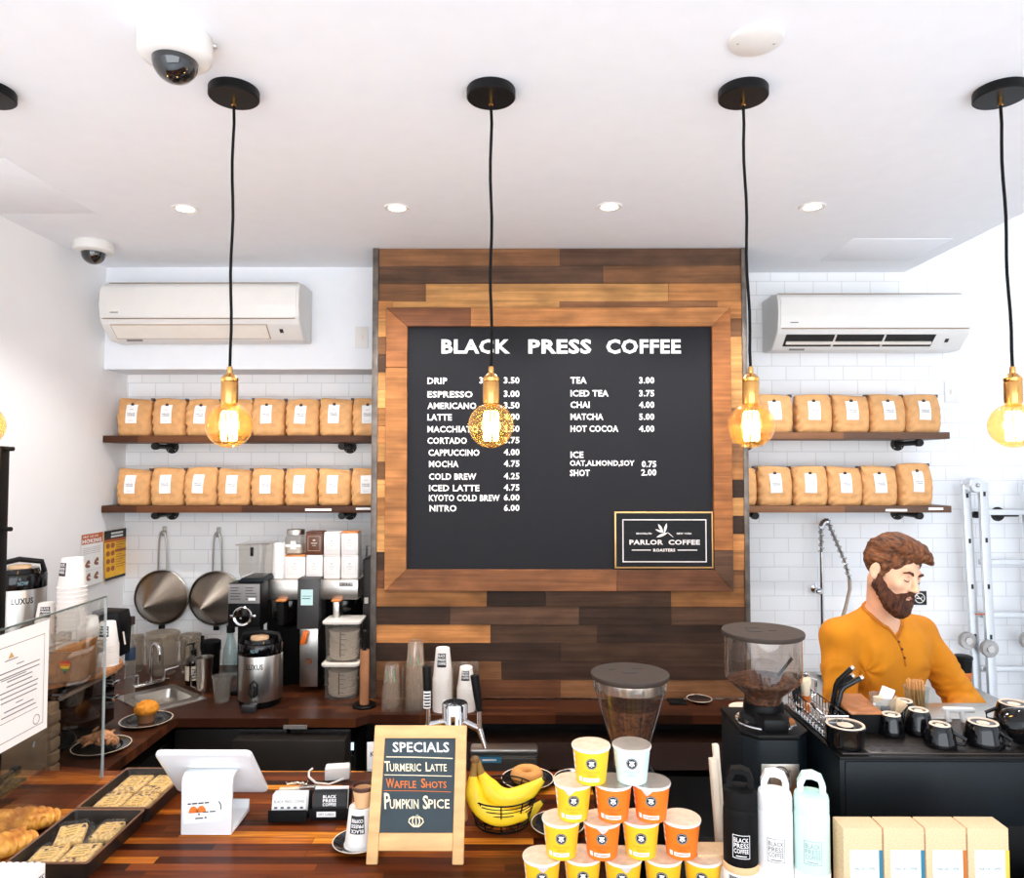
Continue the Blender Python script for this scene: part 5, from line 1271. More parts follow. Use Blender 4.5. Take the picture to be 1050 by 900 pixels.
sc_ = MB(t.location); A = Vector((0, 1.857, .206)); B = Vector((0, 1.998, .048)); d = (B - A); L_ = d.length; d.normalize(); nrm = Vector((0, -d.z, d.y))
cxs = -.794; wS_ = .245
M4 = Matrix(((1, 0, 0, cxs), (0, d.y, nrm.y, (A.y + B.y) / 2), (0, d.z, nrm.z, FZ + (A.z + B.z) / 2), (0, 0, 0, 1)))
sc_.M = M4; rings = [[Vector((a, b, z)) for a, b in rr(wS_ + q, L_ + q, .014)] for q, z in ((-.01, -.004), (-.002, -.002), (0, 0), (0, .008), (-.003, .010))]
sc_.loft(rings).build('tablet_shell', WP, t)
s2_ = MB(t.location); s2_.M = M4; s2_.box(-wS_ / 2 + .012, wS_ / 2 - .012, -L_ / 2 + .014, L_ / 2 - .014, .0098, .0104); s2_.build('screen', mat('dark_screen', (16, 16, 18), .08, coat=.5), t)
fn = plane((-.838, 1.8562, FZ + .03), (.10, 0, .008), (-.002, 0, .055))
MB(t.location).sheet(fn, 1, 1).build('sticker', mat('sticker_white', (248, 247, 245), .5), t)
e = Vector((0, -.0006, 0)); fe = lambda u, v: fn(u, v) + e
m = MB(t.location)
for c in (.26, .46): m.sheet(lambda u, v, c=c: fe(c + .12 * v * math.cos(PI * u), .46 + .3 * v * math.sin(PI * u)), 12, 2)
m.build('orange_heart_print', mat('orange_print', (236, 122, 40), .6), t)
m = MB(t.location); [m.sheet(sub(fe, *q), 1, 1) for q in ((.12, .2, .85, .91), (.23, .36, .85, .91), (.39, .52, .85, .91), (.55, .66, .85, .91), (.5, .64, .44, .49), (.67, .82, .44, .49), (.3, .5, .18, .23), (.38, .42, .35, .42), (.54, .59, .18, .25))]; m.build('small_print', INK, t)
m = MB(t.location); m.tube([fe(.86 + .1 * math.cos(a), .62 + .3 * math.sin(a)) for a in [-.3 + 1.5 * k / 8 for k in range(9)]], .0012, 5); m.build('curved_mark', INK, t)

# charger and cord, bottle opener, card holders
p = onbar(347, 796)
t = thing('charger_block', 'white charger block with a short looped cord near the back edge of the bar', 'charger', (p.x, p.y - .01, FZ), .15)
MB().box(-.036, .036, -.02, .02, 0, .038, .005).build('block', PLAST, t)
MB().tube([(.02, -.018, .004), (-.02, -.05, .004), (-.06, -.035, .004), (-.085, .01, .004), (-.09, .05, .004), (-.082, .07, .004)], .0032, 8).build('cord', PLAST, t)
p = onbar(308, 811)
t = thing('waiter_corkscrew', 'metal corkscrew lying on the bar behind the card holders', 'corkscrew', (p.x, p.y, FZ), .12)
MB().box(-.06, .0, -.011, .009, 0.0, .012, .004).build('handle', mat('ivory_handle', (222, 206, 184), .35), t); MB().box(-.004, .055, -.008, .008, .002, .014, .003).build('lever', STEEL, t)
MB().tube([(-.045 + .0022 * k, .012 + .004 * math.cos(k * .9), .018 + .004 * math.sin(k * .9)) for k in range(30)], .0016, 6).build('worm', CHROME, t)
MB().tube([(.02, .0, .016), (-.01, .012, .02), (-.04, .008, .018)], .003, 6).build('arm', STEEL, t)
def cards(px, py, lb, black):
    p = onbar(px, py); t = thing('card_holder', lb, 'card holder', (p.x, p.y + .03, FZ), .03)
    MB().prism([(-.03, 0), (.035, 0), (.035, .055), (.030, .055), (.022, .012), (-.02, .012), (-.026, .03), (-.03, .03)], 'x', -.05, .05, .001).build('tray', BLKMT, t)
    for k in range(5):
        c = thing('business_card', ('black' if black and k == 0 else 'white') + ' card, ' + ['front', 'second', 'third', 'fourth', 'rearmost'][k] + ' in the card holder with ' + ('black logo cards' if black else 'white cards'), 'card', (p.x, p.y + .012 + k * .006, FZ + .013), .03, 'cards in the ' + ('black logo' if black else 'white') + ' card holder')
        m = MB(); m.M = Matrix.Rotation(R(-14), 4, 'X'); m.box(-.0445, .0445, -.0006, .0006, 0, .05 + .002 * k * (black * .8)); m.build('card', INK if (black and k < 3) else PAPER, c)
        if k == 0:
            m = MB(); m.M = Matrix.Rotation(R(-14), 4, 'X')
            if black:
                for j, w in enumerate(('BLACK', 'PRESS', 'COFFEE')): m.text(w, plane((-.018, -.0012, .036 - j * .0095), (.036, 0, 0), (0, 0, .008)), .04)
            else: m.text('BLACK PRESS COFFEE', plane((-.04, -.0012, .029), (.08, 0, 0), (0, 0, .007)), .0)
            m.build('lettering', PAPER if black else GREYINK, c)
            if not black:
                m = MB(); m.M = Matrix.Rotation(R(-14), 4, 'X')
                for j in range(5): m.ball((-.034 + j * .017, -.001, .018), (.005, .0006, .003), 10, 6)
                m.build('print_dots', GREYINK, c)
    if black:
        MB().sheet(plane((-.03, -.0308, .009), (.05, 0, 0), (0, 0, .014)), 1, 1).build('label', PAPER, t); MB().text('GIFT CARDS', plane((-.026, -.0312, .013), (.042, 0, 0), (0, 0, .006)), .0).build('lettering', GREYINK, t)
cards(294, 843, 'black card holder filled with white cards, beside the tablet stand', False); cards(336, 841, 'black card holder with black logo cards, nearer the chalkboard', True)
p = onbar(383, 789)
t = thing('small_notice_card', 'small white card on a clip standing behind the left edge of the chalkboard', 'card', (p.x, p.y, FZ), .2)
MB().box(-.02, .02, -.001, .001, .0, .085, .0005).build('card', PAPER, t); MB().text('K', plane((-.01, -.0016, .04), (.012, 0, 0), (0, 0, .016)), .01).build('lettering', INK, t)
MB().tube([(0, .0, .08), (.006, 0, .095), (0, 0, .105), (-.006, 0, .095), (0, 0, .08)], .0018, 6).build('clip', STEEL, t); MB().box(-.02, .02, -.015, .015, 0, .004, .001).build('foot', STEEL, t)

# saucer with an upside down logo cup and a small brown rimmed cup
p = onbar(367, 868)
pl_ = plate((p.x, p.y, FZ), .062, 'black saucer with cream rim half hidden by the chalkboard leg')
c1 = cup_proto('paper_cup', .027, .038, .094, WCUP, 'white logo paper cup upside down on the saucer by the chalkboard', 2); c1.location = (p.x + .006, p.y, FZ + .0065); c1['group'] = 'cups on the saucer'
c2 = thing('tasting_cup', 'small tan cup with dark brown rim balanced on the white logo cup', 'cup', (p.x + .012, p.y, FZ + .0065 + .094))
MB().lathe([(0, 0), (.019, 0), (.0265, .046), (.025, .046), (.018, .006), (0, .005)], seg=30).build('cup_wall', mat('tan_paper_cup', (222, 178, 130), .7, var=.05), c2)
MB().lathe([(.0258, .040), (.0278, .042), (.0278, .048), (.025, .05), (.0236, .046), (.024, .040)], seg=30).build('rim', mat('dark_brown_rim', (74, 44, 32), .6, var=.1), c2)

# chalkboard easel
p0, p1 = onbar(382, 886), onbar(469, 886)
yb, yt = p0.y, 1.83; zt_ = .286
ctr = (p0.x + p1.x) / 2
t = thing('chalkboard_sign', 'small pine framed chalkboard of specials standing on the bar', 'chalkboard', (ctr, yb, FZ))
H_ = math.hypot(yt - yb, zt_); al = math.atan2(yt - yb, zt_); MT = Matrix.Rotation(-al, 4, 'X')
Wd = .229
def fpiece(nm, x0, x1, z0, z1, mm=PINE):
    m = MB(); m.M = MT; m.box(x0, x1, -.006, .008, z0, z1, .0025); return m.build(nm, mm, t)
fpiece('stile', -Wd / 2, -Wd / 2 + .027, 0, H_ - .027); fpiece('stile', Wd / 2 - .027, Wd / 2, 0, H_ - .027)
fpiece('rail', -Wd / 2, Wd / 2, H_ - .03, H_); fpiece('rail', -Wd / 2 + .027, Wd / 2 - .027, .028, .066)
m = MB(); m.M = MT; m.box(-Wd / 2 + .02, Wd / 2 - .02, -.0015, .003, .06, H_ - .02); m.build('slate', mat('chalkboard_slate', (52, 64, 70), .8, var=.12, scale=20), t)
rl = MB(); rl.tube([(-Wd / 2 + .012, yt - yb - .0, zt_ - .02), (-Wd / 2 + .012, yt - yb + .10, .008)], .008, 8); rl.build('rear_leg', PINE, t)
rl = MB(); rl.tube([(Wd / 2 - .012, yt - yb - .0, zt_ - .02), (Wd / 2 - .012, yt - yb + .10, .008)], .008, 8); rl.build('rear_leg', PINE, t)
CW = mat('white_chalk', (240, 238, 232), .9); CC = mat('cream_chalk', (244, 228, 196), .9); CO = mat('orange_chalk', (216, 116, 52), .9)
# slate face in close-up pixels (zoom 3.4625): corners of the slate (205,388) (437,390) (420,770) (175,765)
def cb(x, y):
    v = (765 - y) / (765 - 388); xl = 175 + 30 * v; xr_ = 420 + 17 * v; u = (x - xl) / (xr_ - xl)
    X_ = -Wd / 2 + .0265 + (Wd - .053) * u; Z_ = .066 + (H_ - .030 - .066) * v
    return MT @ Vector((X_, -.0024, Z_))
def chalk(body, x0, x1, y0, y1, m_, bold=.012, tilt=0):
    MB().text(body, lambda u, v: cb(x0 + (x1 - x0) * u, y1 + (y0 - y1) * v + tilt * u), bold).build('chalk_lettering', m_, t)
chalk('SPECIALS', 229, 414, 404, 446, CW, .02)
for a, b, c, e in (('T', 200, 218, 482), ('L', 335, 349, 486)): chalk(a, b, c, e, 524, CC, .02)
chalk('URMERIC', 217, 320, 492, 524, CC, .015); chalk('ATTE', 349, 404, 494, 523, CC, .015)
for a, b, c, e in (('W', 203, 230, 552), ('S', 318, 333, 552)): chalk(a, b, c, e, 590, CO, .015)
chalk('AFFLE', 229, 302, 562, 591, CO, .012); chalk('HOTS', 334, 402, 564, 591, CO, .012)
for a, b, c, e in (('P', 195, 214, 610), ('S', 322, 340, 620)): chalk(a, b, c, e, 674, CC, .02)
chalk('UMPKIN', 213, 308, 635, 673, CC, .015); chalk('PICE', 340, 410, 635, 671, CC, .015)
def cline(pts, r, m_, nm='chalk_line'): MB().tube([cb(*q) for q in pts], r, 6).build(nm, m_, t)
cline([(207, 465), (300, 466), (425, 471)], .0013, CC); cline([(198, 538), (300, 540), (420, 543)], .0011, CC); cline([(195, 601), (300, 602), (416, 606)], .0008, CO)
for k, dx in enumerate((-16, -8, 0, 8, 16)):
    cline([(298 + dx * .5, 702), (298 + dx * 1.35, 712), (298 + dx * 1.5, 724), (298 + dx * .9, 736), (298 + dx * .3, 743)], .0016, CC, 'chalk_pumpkin')
cline([(298, 702), (300, 697), (306, 696)], .0009, mat('green_chalk', (160, 190, 170), .9), 'chalk_stem')

# bananas in a wire basket, plates, bagel
p = onbar(514, 858); bx, by = p.x, p.y + .075
t = thing('wire_basket', 'round black wire fruit basket beside the chalkboard', 'basket', (bx, by, FZ))
rb, rt = .068, .092; hb = .078
for k in range(9):
    s = k / 8; r = rb + (rt - rb) * s
    MB().tube([(r * math.cos(a), r * math.sin(a), .004 + hb * s) for a in [2 * PI * j / 44 for j in range(44)]], .0022 if k in (0, 8) else .0013, 6, True).build('hoop_wire', BLACK, t)
for k in range(10):
    a = -PI / 2 + 2 * PI * k / 10; MB().tube([(0, 0, .003), (rb * math.cos(a), rb * math.sin(a), .003), (rt * math.cos(a), rt * math.sin(a), hb + .004)], .0018, 6).build('upright_wire', BLACK, t)
def banana(pts, lb, r=.0185):
    n = 18; P0, P1, P2 = [Vector(q) for q in pts]
    cs = []; rs = []
    for k in range(n + 1):
        s = k / n; cs.append(P0 * (1 - s) ** 2 + P1 * 2 * s * (1 - s) + P2 * s * s)
        rs.append(r * (.36 + .64 * min(1, (s - .10) / .16)) if s > .10 else r * .36); 
        if s > .72: rs[-1] = r * (1 - .72 * ((s - .72) / .28) ** 1.7)
    o = thing('banana', lb, 'banana', cs[n // 2], 0, 'bananas in the basket')
    YB_ = mat('banana_skin', (250, 206, 22), .45, var=.07, scale=9, rgb2=(252, 216, 44))
    off_ = o.location.copy(); m = MB(off_)
    rings = []; 
    for i, c in enumerate(cs):
        d = (cs[min(i + 1, n)] - cs[max(i - 1, 0)]).normalized(); rg = m.ring(c, d, rs[i], 20, Vector((0, 1, 0)))
        rings.append([c + (q - c) * (1.0 + .06 * math.cos(5 * 2 * PI * j / 20)) for j, q in enumerate(rg)])
    m.loft(rings[2:]); m.build('fruit', YB_, o, 60)
    m = MB(off_); m.loft(rings[:3]); m.build('stem', mat('banana_stem', (150, 112, 40), .6, var=.3), o); d = (cs[-1] - cs[-2]).normalized()
    m = MB(off_); m.tube([cs[-1] - d * .001, cs[-1] + d * .006], [.006, .004], 8); m.build('tip', mat('banana_tip', (60, 44, 24), .7), o)
st = atY(487, 782, by - .03)
Fp = lambda px, py, Y: atY(px, py, Y)
banana([st, Fp(474, 848, by - .06), Fp(541, 836, by - .065)], 'banana lowest in the front of the bunch, its belly in the basket', .0235)
banana([st + Vector((.004, .012, .002)), Fp(508, 848, by - .035), Fp(557, 799, by - .03)], 'long banana on top of the bunch with its tip pointing right', .0245)
banana([st + Vector((0, .022, 0)), Fp(508, 872, by + .015), Fp(556, 822, by + .02)], 'banana at the back of the bunch, partly hidden by the top banana', .02)
tg = thing('produce_tag', 'brown and blue tag around the joined banana stems', 'tag', st); MB(st).ball(st + Vector((0, .008, .004)), (.012, .014, .011), 14, 10).build('joined_crown', mat('brown_banana_crown', (120, 84, 44), .8, var=.3), tg)
p = onbar(541, 803); plate((p.x, p.y, FZ), .078, 'black plate with cream rim under the bagel'); bp_ = p
bg = thing('bagel', 'plain bagel on a black plate behind the bananas', 'bagel', (p.x - .002, p.y, FZ + .007))
MB().tube([(.030 * math.cos(a), .030 * math.sin(a), .018) for a in [2 * PI * k / 32 for k in range(32)]], .0185, 16, True).build('crust', mat('bagel_crust', (214, 150, 76), .6, var=.22, scale=18), bg)
p = onbar(590, 803); plate((p.x, p.y, FZ), .064, 'black plate with cream rim right of the bagel plate, behind the cereal cups')
p = onbar(572, 850); plate((p.x, p.y, FZ), .07, 'black plate with cream rim between the basket and the cereal cups')

# beer style tap tower behind the chalkboard
p = atY(466.5, 720, 2.12)
t = thing('tap_tower', 'chrome drink tap tower with two black handles behind the chalkboard', 'tap tower', (p.x, 2.12, FZ))
hT = p.z - FZ
MB().lathe([(0, 0), (.05, 0), (.05, .008), (.037, .014), (.037, hT - .004), (.034, hT), (0, hT + .001)], seg=40).build('column', CHROME, t)
MB().text('NB', lambda u, v: Vector((-.022 + .044 * u, -.012 + .024 * v, hT + .0016)), .02).build('lettering', BLACK, t)
for s, zz_ in ((-1, 0), (1, -.01)):
    a = -.62 * s; ex = Vector((s * .86, -.5, 0))
    b = MB().tube([ex * .036 + Vector((0, 0, hT - .05)), ex * .085 + Vector((0, 0, hT - .05 + zz_))], .010, 14).build('tap_body', CHROME, t)
    q = ex * .085 + Vector((0, 0, hT - .05 + zz_))
    MB().tube([q, q + ex * .02 + Vector((0, 0, -.05))], [.009, .006], 12).build('spout', CHROME, b)
    MB().tube([q, q + Vector((0, 0, .05))], [.008, .006], 12).build('stem', CHROME, b)
    tp_ = q + Vector((0, 0, .05)); lean = Vector((s * .004 if s < 0 else -.014, 0, 0))
    MB().tube([tp_, tp_ + lean * .5 + Vector((0, 0, .05)), tp_ + lean + Vector((0, 0, .115 if s < 0 else .1))], [.009, .0115, .0125], 14).build('tap_handle', BLACK, b)
    if s < 0:
        fn = wrapc((tp_.x - .002, tp_.y, tp_.z), .0122, .0122, .0, .048, -.9, .9)
        MB().sheet(fn, 6, 1).build('handle_label', PAPER, b); m = MB(); [m.sheet(sub(wrapc((tp_.x - .002, tp_.y, tp_.z), .0126, .0126, .0, .048, -.9, .9), .1 + .1 * (k % 2), .9, .08 + .18 * k, .18 + .18 * k), 5, 1) for k in range(5)]; m.build('label_print', INK, b)

# ------------------------------------------------------------ clear and white cup stacks on the ledge in front of the planks
PETC = clear('pet_cup_plastic', (252, 250, 248), haze=.085, haze_rgb=(250, 240, 226), rough=.10)
def ledge(px, Y=3.27): return atY(px, 700, Y).x
c1 = cup_proto('clear_cup', .030, .044, .12, PETC, 'x'); c2 = cup_proto('clear_cup', .033, .046, .15, PETC, 'x'); c3 = cup_proto('paper_cup', .030, .044, .135, WCUP, 'x', 1); c4 = cup_proto('paper_cup', .027, .04, .095, WCUP, 'x', 1)
for cx_ in (c1, c2):
    f = wrapc((0, 0, 0), .043, .031, .05, .10, -.5, .5); m = MB(); m.sheet(sub(f, 0, .16, 0, 1), 2, 3); m.sheet(sub(f, .84, 1, 0, 1), 2, 3); m.build('green_print', mat('green_print', (110, 150, 120), .6), cx_)
YL = 3.27
stack(ledge(402, YL), YL, CZT, 9, .0105, c1, 'topmost clear cup of the short clear stack nearest the cardboard tube', 'clear plastic cup nested in the short clear stack', 'short stack of clear cups')
stack(ledge(426, YL), YL, CZT, 17, .0098, c2, 'topmost clear cup of the tall clear stack', 'clear plastic cup nested in the tall clear stack', 'tall stack of clear cups')
stack(ledge(454, YL), YL, CZT, 17, .0088, c3, 'topmost white cup of the tall white stack behind the tap tower', 'white paper cup nested in the tall stack behind the tap tower', 'tall white cups behind the tap tower')
stack(ledge(478, YL), YL, CZT, 11, .0098, c4, 'topmost white cup of the short stack between the two tap handles', 'white paper cup nested in the short stack between the tap handles', 'short white cups behind the tap tower')
for c_ in (c1, c2, c3, c4): retire(c_)
cr = thing('cup_rack', 'wire and acrylic rack of thin uprights around the cup stacks on the ledge', 'cup rack', (ledge(440), YL, CZT))
for px in (414, 440, 465, 490):
    x = ledge(px, YL); MB(cr.location).box(x - .002, x + .002, YL - .05, YL + .05, CZT, CZT + .2, .001).build('divider', HPLAS, cr)
MB(cr.location).box(ledge(414, YL), ledge(490, YL), YL + .05, YL + .053, CZT, CZT + .2, .001).build('back_panel', HPLAS, cr)
p = atZ(694, 720, CZT); o = MB().box(-.04, .04, -.04, .04, 0, .008, .002).build('coaster', BLKMT); o.location = (p.x, p.y, CZT); tag(o, 'black square coaster on the ledge right of the small grinder hopper', 'coaster')
p = atZ(717, 719.5, CZT); plate((p.x, p.y, CZT), .058, 'small black saucer with cream rim on the ledge below the plank wall')
# metal bin with blue sticker below the ledge
t = thing('steel_bin', 'steel lidded bin with a blue sticker standing in the aisle behind the bananas', 'bin', (.0, 2.8, 0))
zt_ = atY(530, 768, 2.8).z; x0 = atY(483, 780, 2.8).x; x1 = atY(551, 780, 2.8).x
MB(t.location).box(x0, x1, 2.8, 2.86, .0, zt_ - .03, .01).build('body', mat('dark_bin_steel', (120, 112, 104), .35, metal=.9), t); MB(t.location).box(x0 - .004, x1 + .004, 2.795, 2.865, zt_ - .03, zt_, .01).build('lid', STEELH, t)
a, b = atY(485, 782.5, 2.79), atY(514, 776.5, 2.79); MB(t.location).box(a.x, b.x, 2.7935, 2.7955, a.z, b.z).build('blue_sticker', mat('blue_sticker', (62, 132, 168), .5), t); MB(t.location).sheet(plane((a.x + .035, 2.793, a.z + .008), ((b.x - a.x) * .5, 0, 0), (0, 0, (b.z - a.z) * .3)), 1, 1).build('small_print', PAPER, t)
t = thing('undercounter_fridge', 'dark undercounter fridge door with a small lit control below the back counter', 'fridge', (-.95, 3.15, 0))
MB(t.location).box(-1.2, -.72, 3.10, 3.198, .12, .84, .004).build('door', mat('dark_fridge_door', (38, 33, 29), .38, var=.1), t); a = atY(361, 768, 3.09)
MB(t.location).box(a.x - .008, a.x + .008, 3.096, 3.101, a.z - .03, a.z + .03, .002).build('control_strip', mat('dark_screen', (16, 16, 18), .08, coat=.5), t); MB(t.location).box(a.x - .006, a.x + .006, 3.0945, 3.0965, a.z - .006, a.z + .026, .001).build('indicator_light', emis('blue_white_led', (196, 226, 250), 1.6), t)
a = atY(302, 746, 3.09); MB(t.location).box(a.x - .05, a.x + .05, 3.097, 3.101, a.z - .008, a.z + .008).build('badge', mat('grey_badge', (166, 160, 156), .4, .5), t)
# ------------------------------------------------------------ coffee grinders
WZ = 0.86
BEANS = mat('coffee_beans', (58, 35, 23), .35, var=.8, scale=95, bump=.9, bscale=110, rgb2=(112, 72, 48))
LIDB = mat('brown_black_lid', (56, 45, 39), .6, spec=.3, var=.1, bump=.08, bscale=600)
def lidparts(t, r, z):
    MB().lathe([(0, z - .012), (r * .98, z - .012), (r, z - .010), (r * 1.01, z - .003), (r, z), (0, z)], seg=56).build('hopper_lid', LIDB, t)
def lidmarks(t, z, spots):
    for (x, y, w, d, a) in spots:
        Mt = Matrix.Translation((x, y, z + .0003)) @ Matrix.Rotation(a, 4, 'Z') @ Matrix.Diagonal((w, d, 1, 1)); m = MB(); m.M = Mt
        m.lathe([(0, 0), (1, 0), (1, .0007), (0, .0008)], seg=20); m.build('lid_slot', INK, t)
# grinder behind the cereal cups
gx = atY(647, 690, 1.9).x
t = thing('espresso_grinder', 'coffee grinder with cone hopper of beans behind the cereal cup pyramid', 'coffee grinder', (gx, 1.92, WZ))
zl = 1.458 - WZ; r = .1015
lidparts(t, r, zl); lidmarks(t, zl, ((0, .0, .02, .007, 0), (-.04, .032, .012, .004, .5), (.025, .04, .016, .004, -.2)))
MB().lathe([(.094, zl - .012), (.096, zl - .034), (.094, zl - .038), (.046, .40), (.046, .36)], seg=48).build('hopper', HOPP, t)
MB().lathe([(.0955, zl - .013), (.0965, zl - .034), (.0955, zl - .037)], seg=56).build('hopper_band', mat('clear_ribbed_band', (150, 138, 128), .15, metal=.7, var=.5, scale=60, stretch=(1, 1, .02)), t)
o = MB().lathe([(0, zl - .085), (.04, zl - .078), (.072, zl - .083), (.044, .40), (.043, .37), (0, .365)], seg=36).build('coffee_beans', BEANS, t); o['kind'] = 'stuff'
MB().lathe([(0, .27), (.07, .27), (.07, .33), (.052, .36), (0, .36)], seg=36).build('collar', BLACK, t)
MB().box(-.085, .085, -.1, .1, .02, .28, .02, 3).build('body', BLACK, t); MB().box(-.09, .09, -.12, .12, 0, .022, .006).build('foot', BLACK, t)
# tall grinder left of the machine
gx = atY(788, 648, 1.92).x
t = thing('espresso_grinder', 'large black coffee grinder with cylinder hopper standing left of the espresso machine', 'coffee grinder', (gx - .012, 1.93, WZ))
zl = 1.566 - WZ; r = .1045
lidparts(t, r, zl); lidmarks(t, zl, ((-.025, -.008, .02, .006, -.15), (.028, .002, .014, .006, .3), (-.02, .03, .02, .004, .2)))
MB().lathe([(.098, zl - .012), (.0985, zl - .11), (.096, zl - .125), (.05, zl - .165), (.045, zl - .185)], seg=52).build('hopper', HOPP, t)
o = MB().lathe([(0, zl - .105), (.03, zl - .112), (.07, zl - .122), (.09, zl - .13), (.047, zl - .166), (.043, zl - .186), (0, zl - .186)], seg=40).build('coffee_beans', BEANS, t); o['kind'] = 'stuff'
m = MB(); m.M = Matrix.Translation((.05, -.02, zl - .09)) @ Matrix.Rotation(R(-50), 4, 'Y'); m.box(-.03, .03, -.004, .004, -.003, .003, .001); m.build('baffle', BLACK, t)
MB().lathe([(0, zl - .185), (.05, zl - .185), (.052, zl - .2), (.05, zl - .215), (.062, zl - .222), (.062, zl - .232), (0, zl - .232)], seg=40).build('collar', BLACK, t)
zb = zl - .232
MB().lathe([(.06, zb), (.075, zb + .004), (.077, zb + .001), (.075, zb - .002)], (0, -.01, 0), 44).build('chrome_ring', CHROME, t)
MB().prism([(-.033, -.095), (.033, -.095), (.038, -.02), (.03, .03), (-.03, .03), (-.038, -.02)], 'z', zb - .002, zb + .032, .008).build('adjust_arm', BLACK, t); MB().ball((.0, -.03, zb + .034), .006, 12, 8).build('knob', CHROME, t)
oct_ = [(-.05, -.11), (.05, -.11), (.084, -.075), (.084, .10), (-.084, .10), (-.084, -.075)]
MB().prism(oct_, 'z', .02, zb - .012, .006).build('body', CHAR, t)
MB().prism([(a * 1.02, b * 1.02) for a, b in oct_], 'z', zb - .012, zb, .003).build('body_top', BLACK, t)
MB().prism([(a * 1.06, b * 1.06) for a, b in oct_], 'z', 0, .022, .004).build('foot', BLACK, t)
zp = zb - .07; pl_ = MB().box(-.046, .048, -.1135, -.109, zp - .085, zp, .001).build('maker_plate', STEEL, t)
for q, x, z, s in (('M', .006, zp - .032, .018), ('M', .006, zp - .055, .018), ('Z', .006, zp - .078, .018)):
    MB().text(q, plane((x, -.1142, z), (.02, 0, 0), (0, 0, s)), .02).build('lettering', GREYINK, pl_)
MB().tube([(0.0 + .026 * math.cos(a), -.1142, zp - .04 + .034 * math.sin(a)) for a in [2 * PI * k / 32 for k in range(32)]], .002, 5, True).build('emblem_ring', GREYINK, pl_)
t = thing('coffee_canister', 'black canister with a cream lid just left of the large grinder', 'canister', (atY(763, 723, 2.14).x, 2.14, WZ))
zc = atY(763, 724, 2.14).z - WZ
MB().lathe([(0, 0), (.04, 0), (.04, zc - .012), (0, zc - .012)], seg=32).build('canister', BLACK, t); MB().lathe([(.0, zc - .012), (.043, zc - .012), (.043, zc - .002), (.04, zc), (.016, zc), (.014, zc - .002), (0, zc - .002)], seg=32).build('lid', RIMW, t)
t = thing('paper_bundle', 'folded cream paper leaning behind the black bottle', 'paper', (atY(748, 780, 1.74).x, 1.74, WZ))
zz_ = atY(748, 764, 1.74).z - WZ
m = MB(); m.M = Matrix.Rotation(R(-4), 4, 'Y'); m.box(-.016, -.002, -.012, .012, 0, zz_ - .03, .002).box(-.004, .010, .002, .018, 0, zz_, .002); m.build('folded_sheet', mat('cream_paper', (228, 212, 190), .8), t)

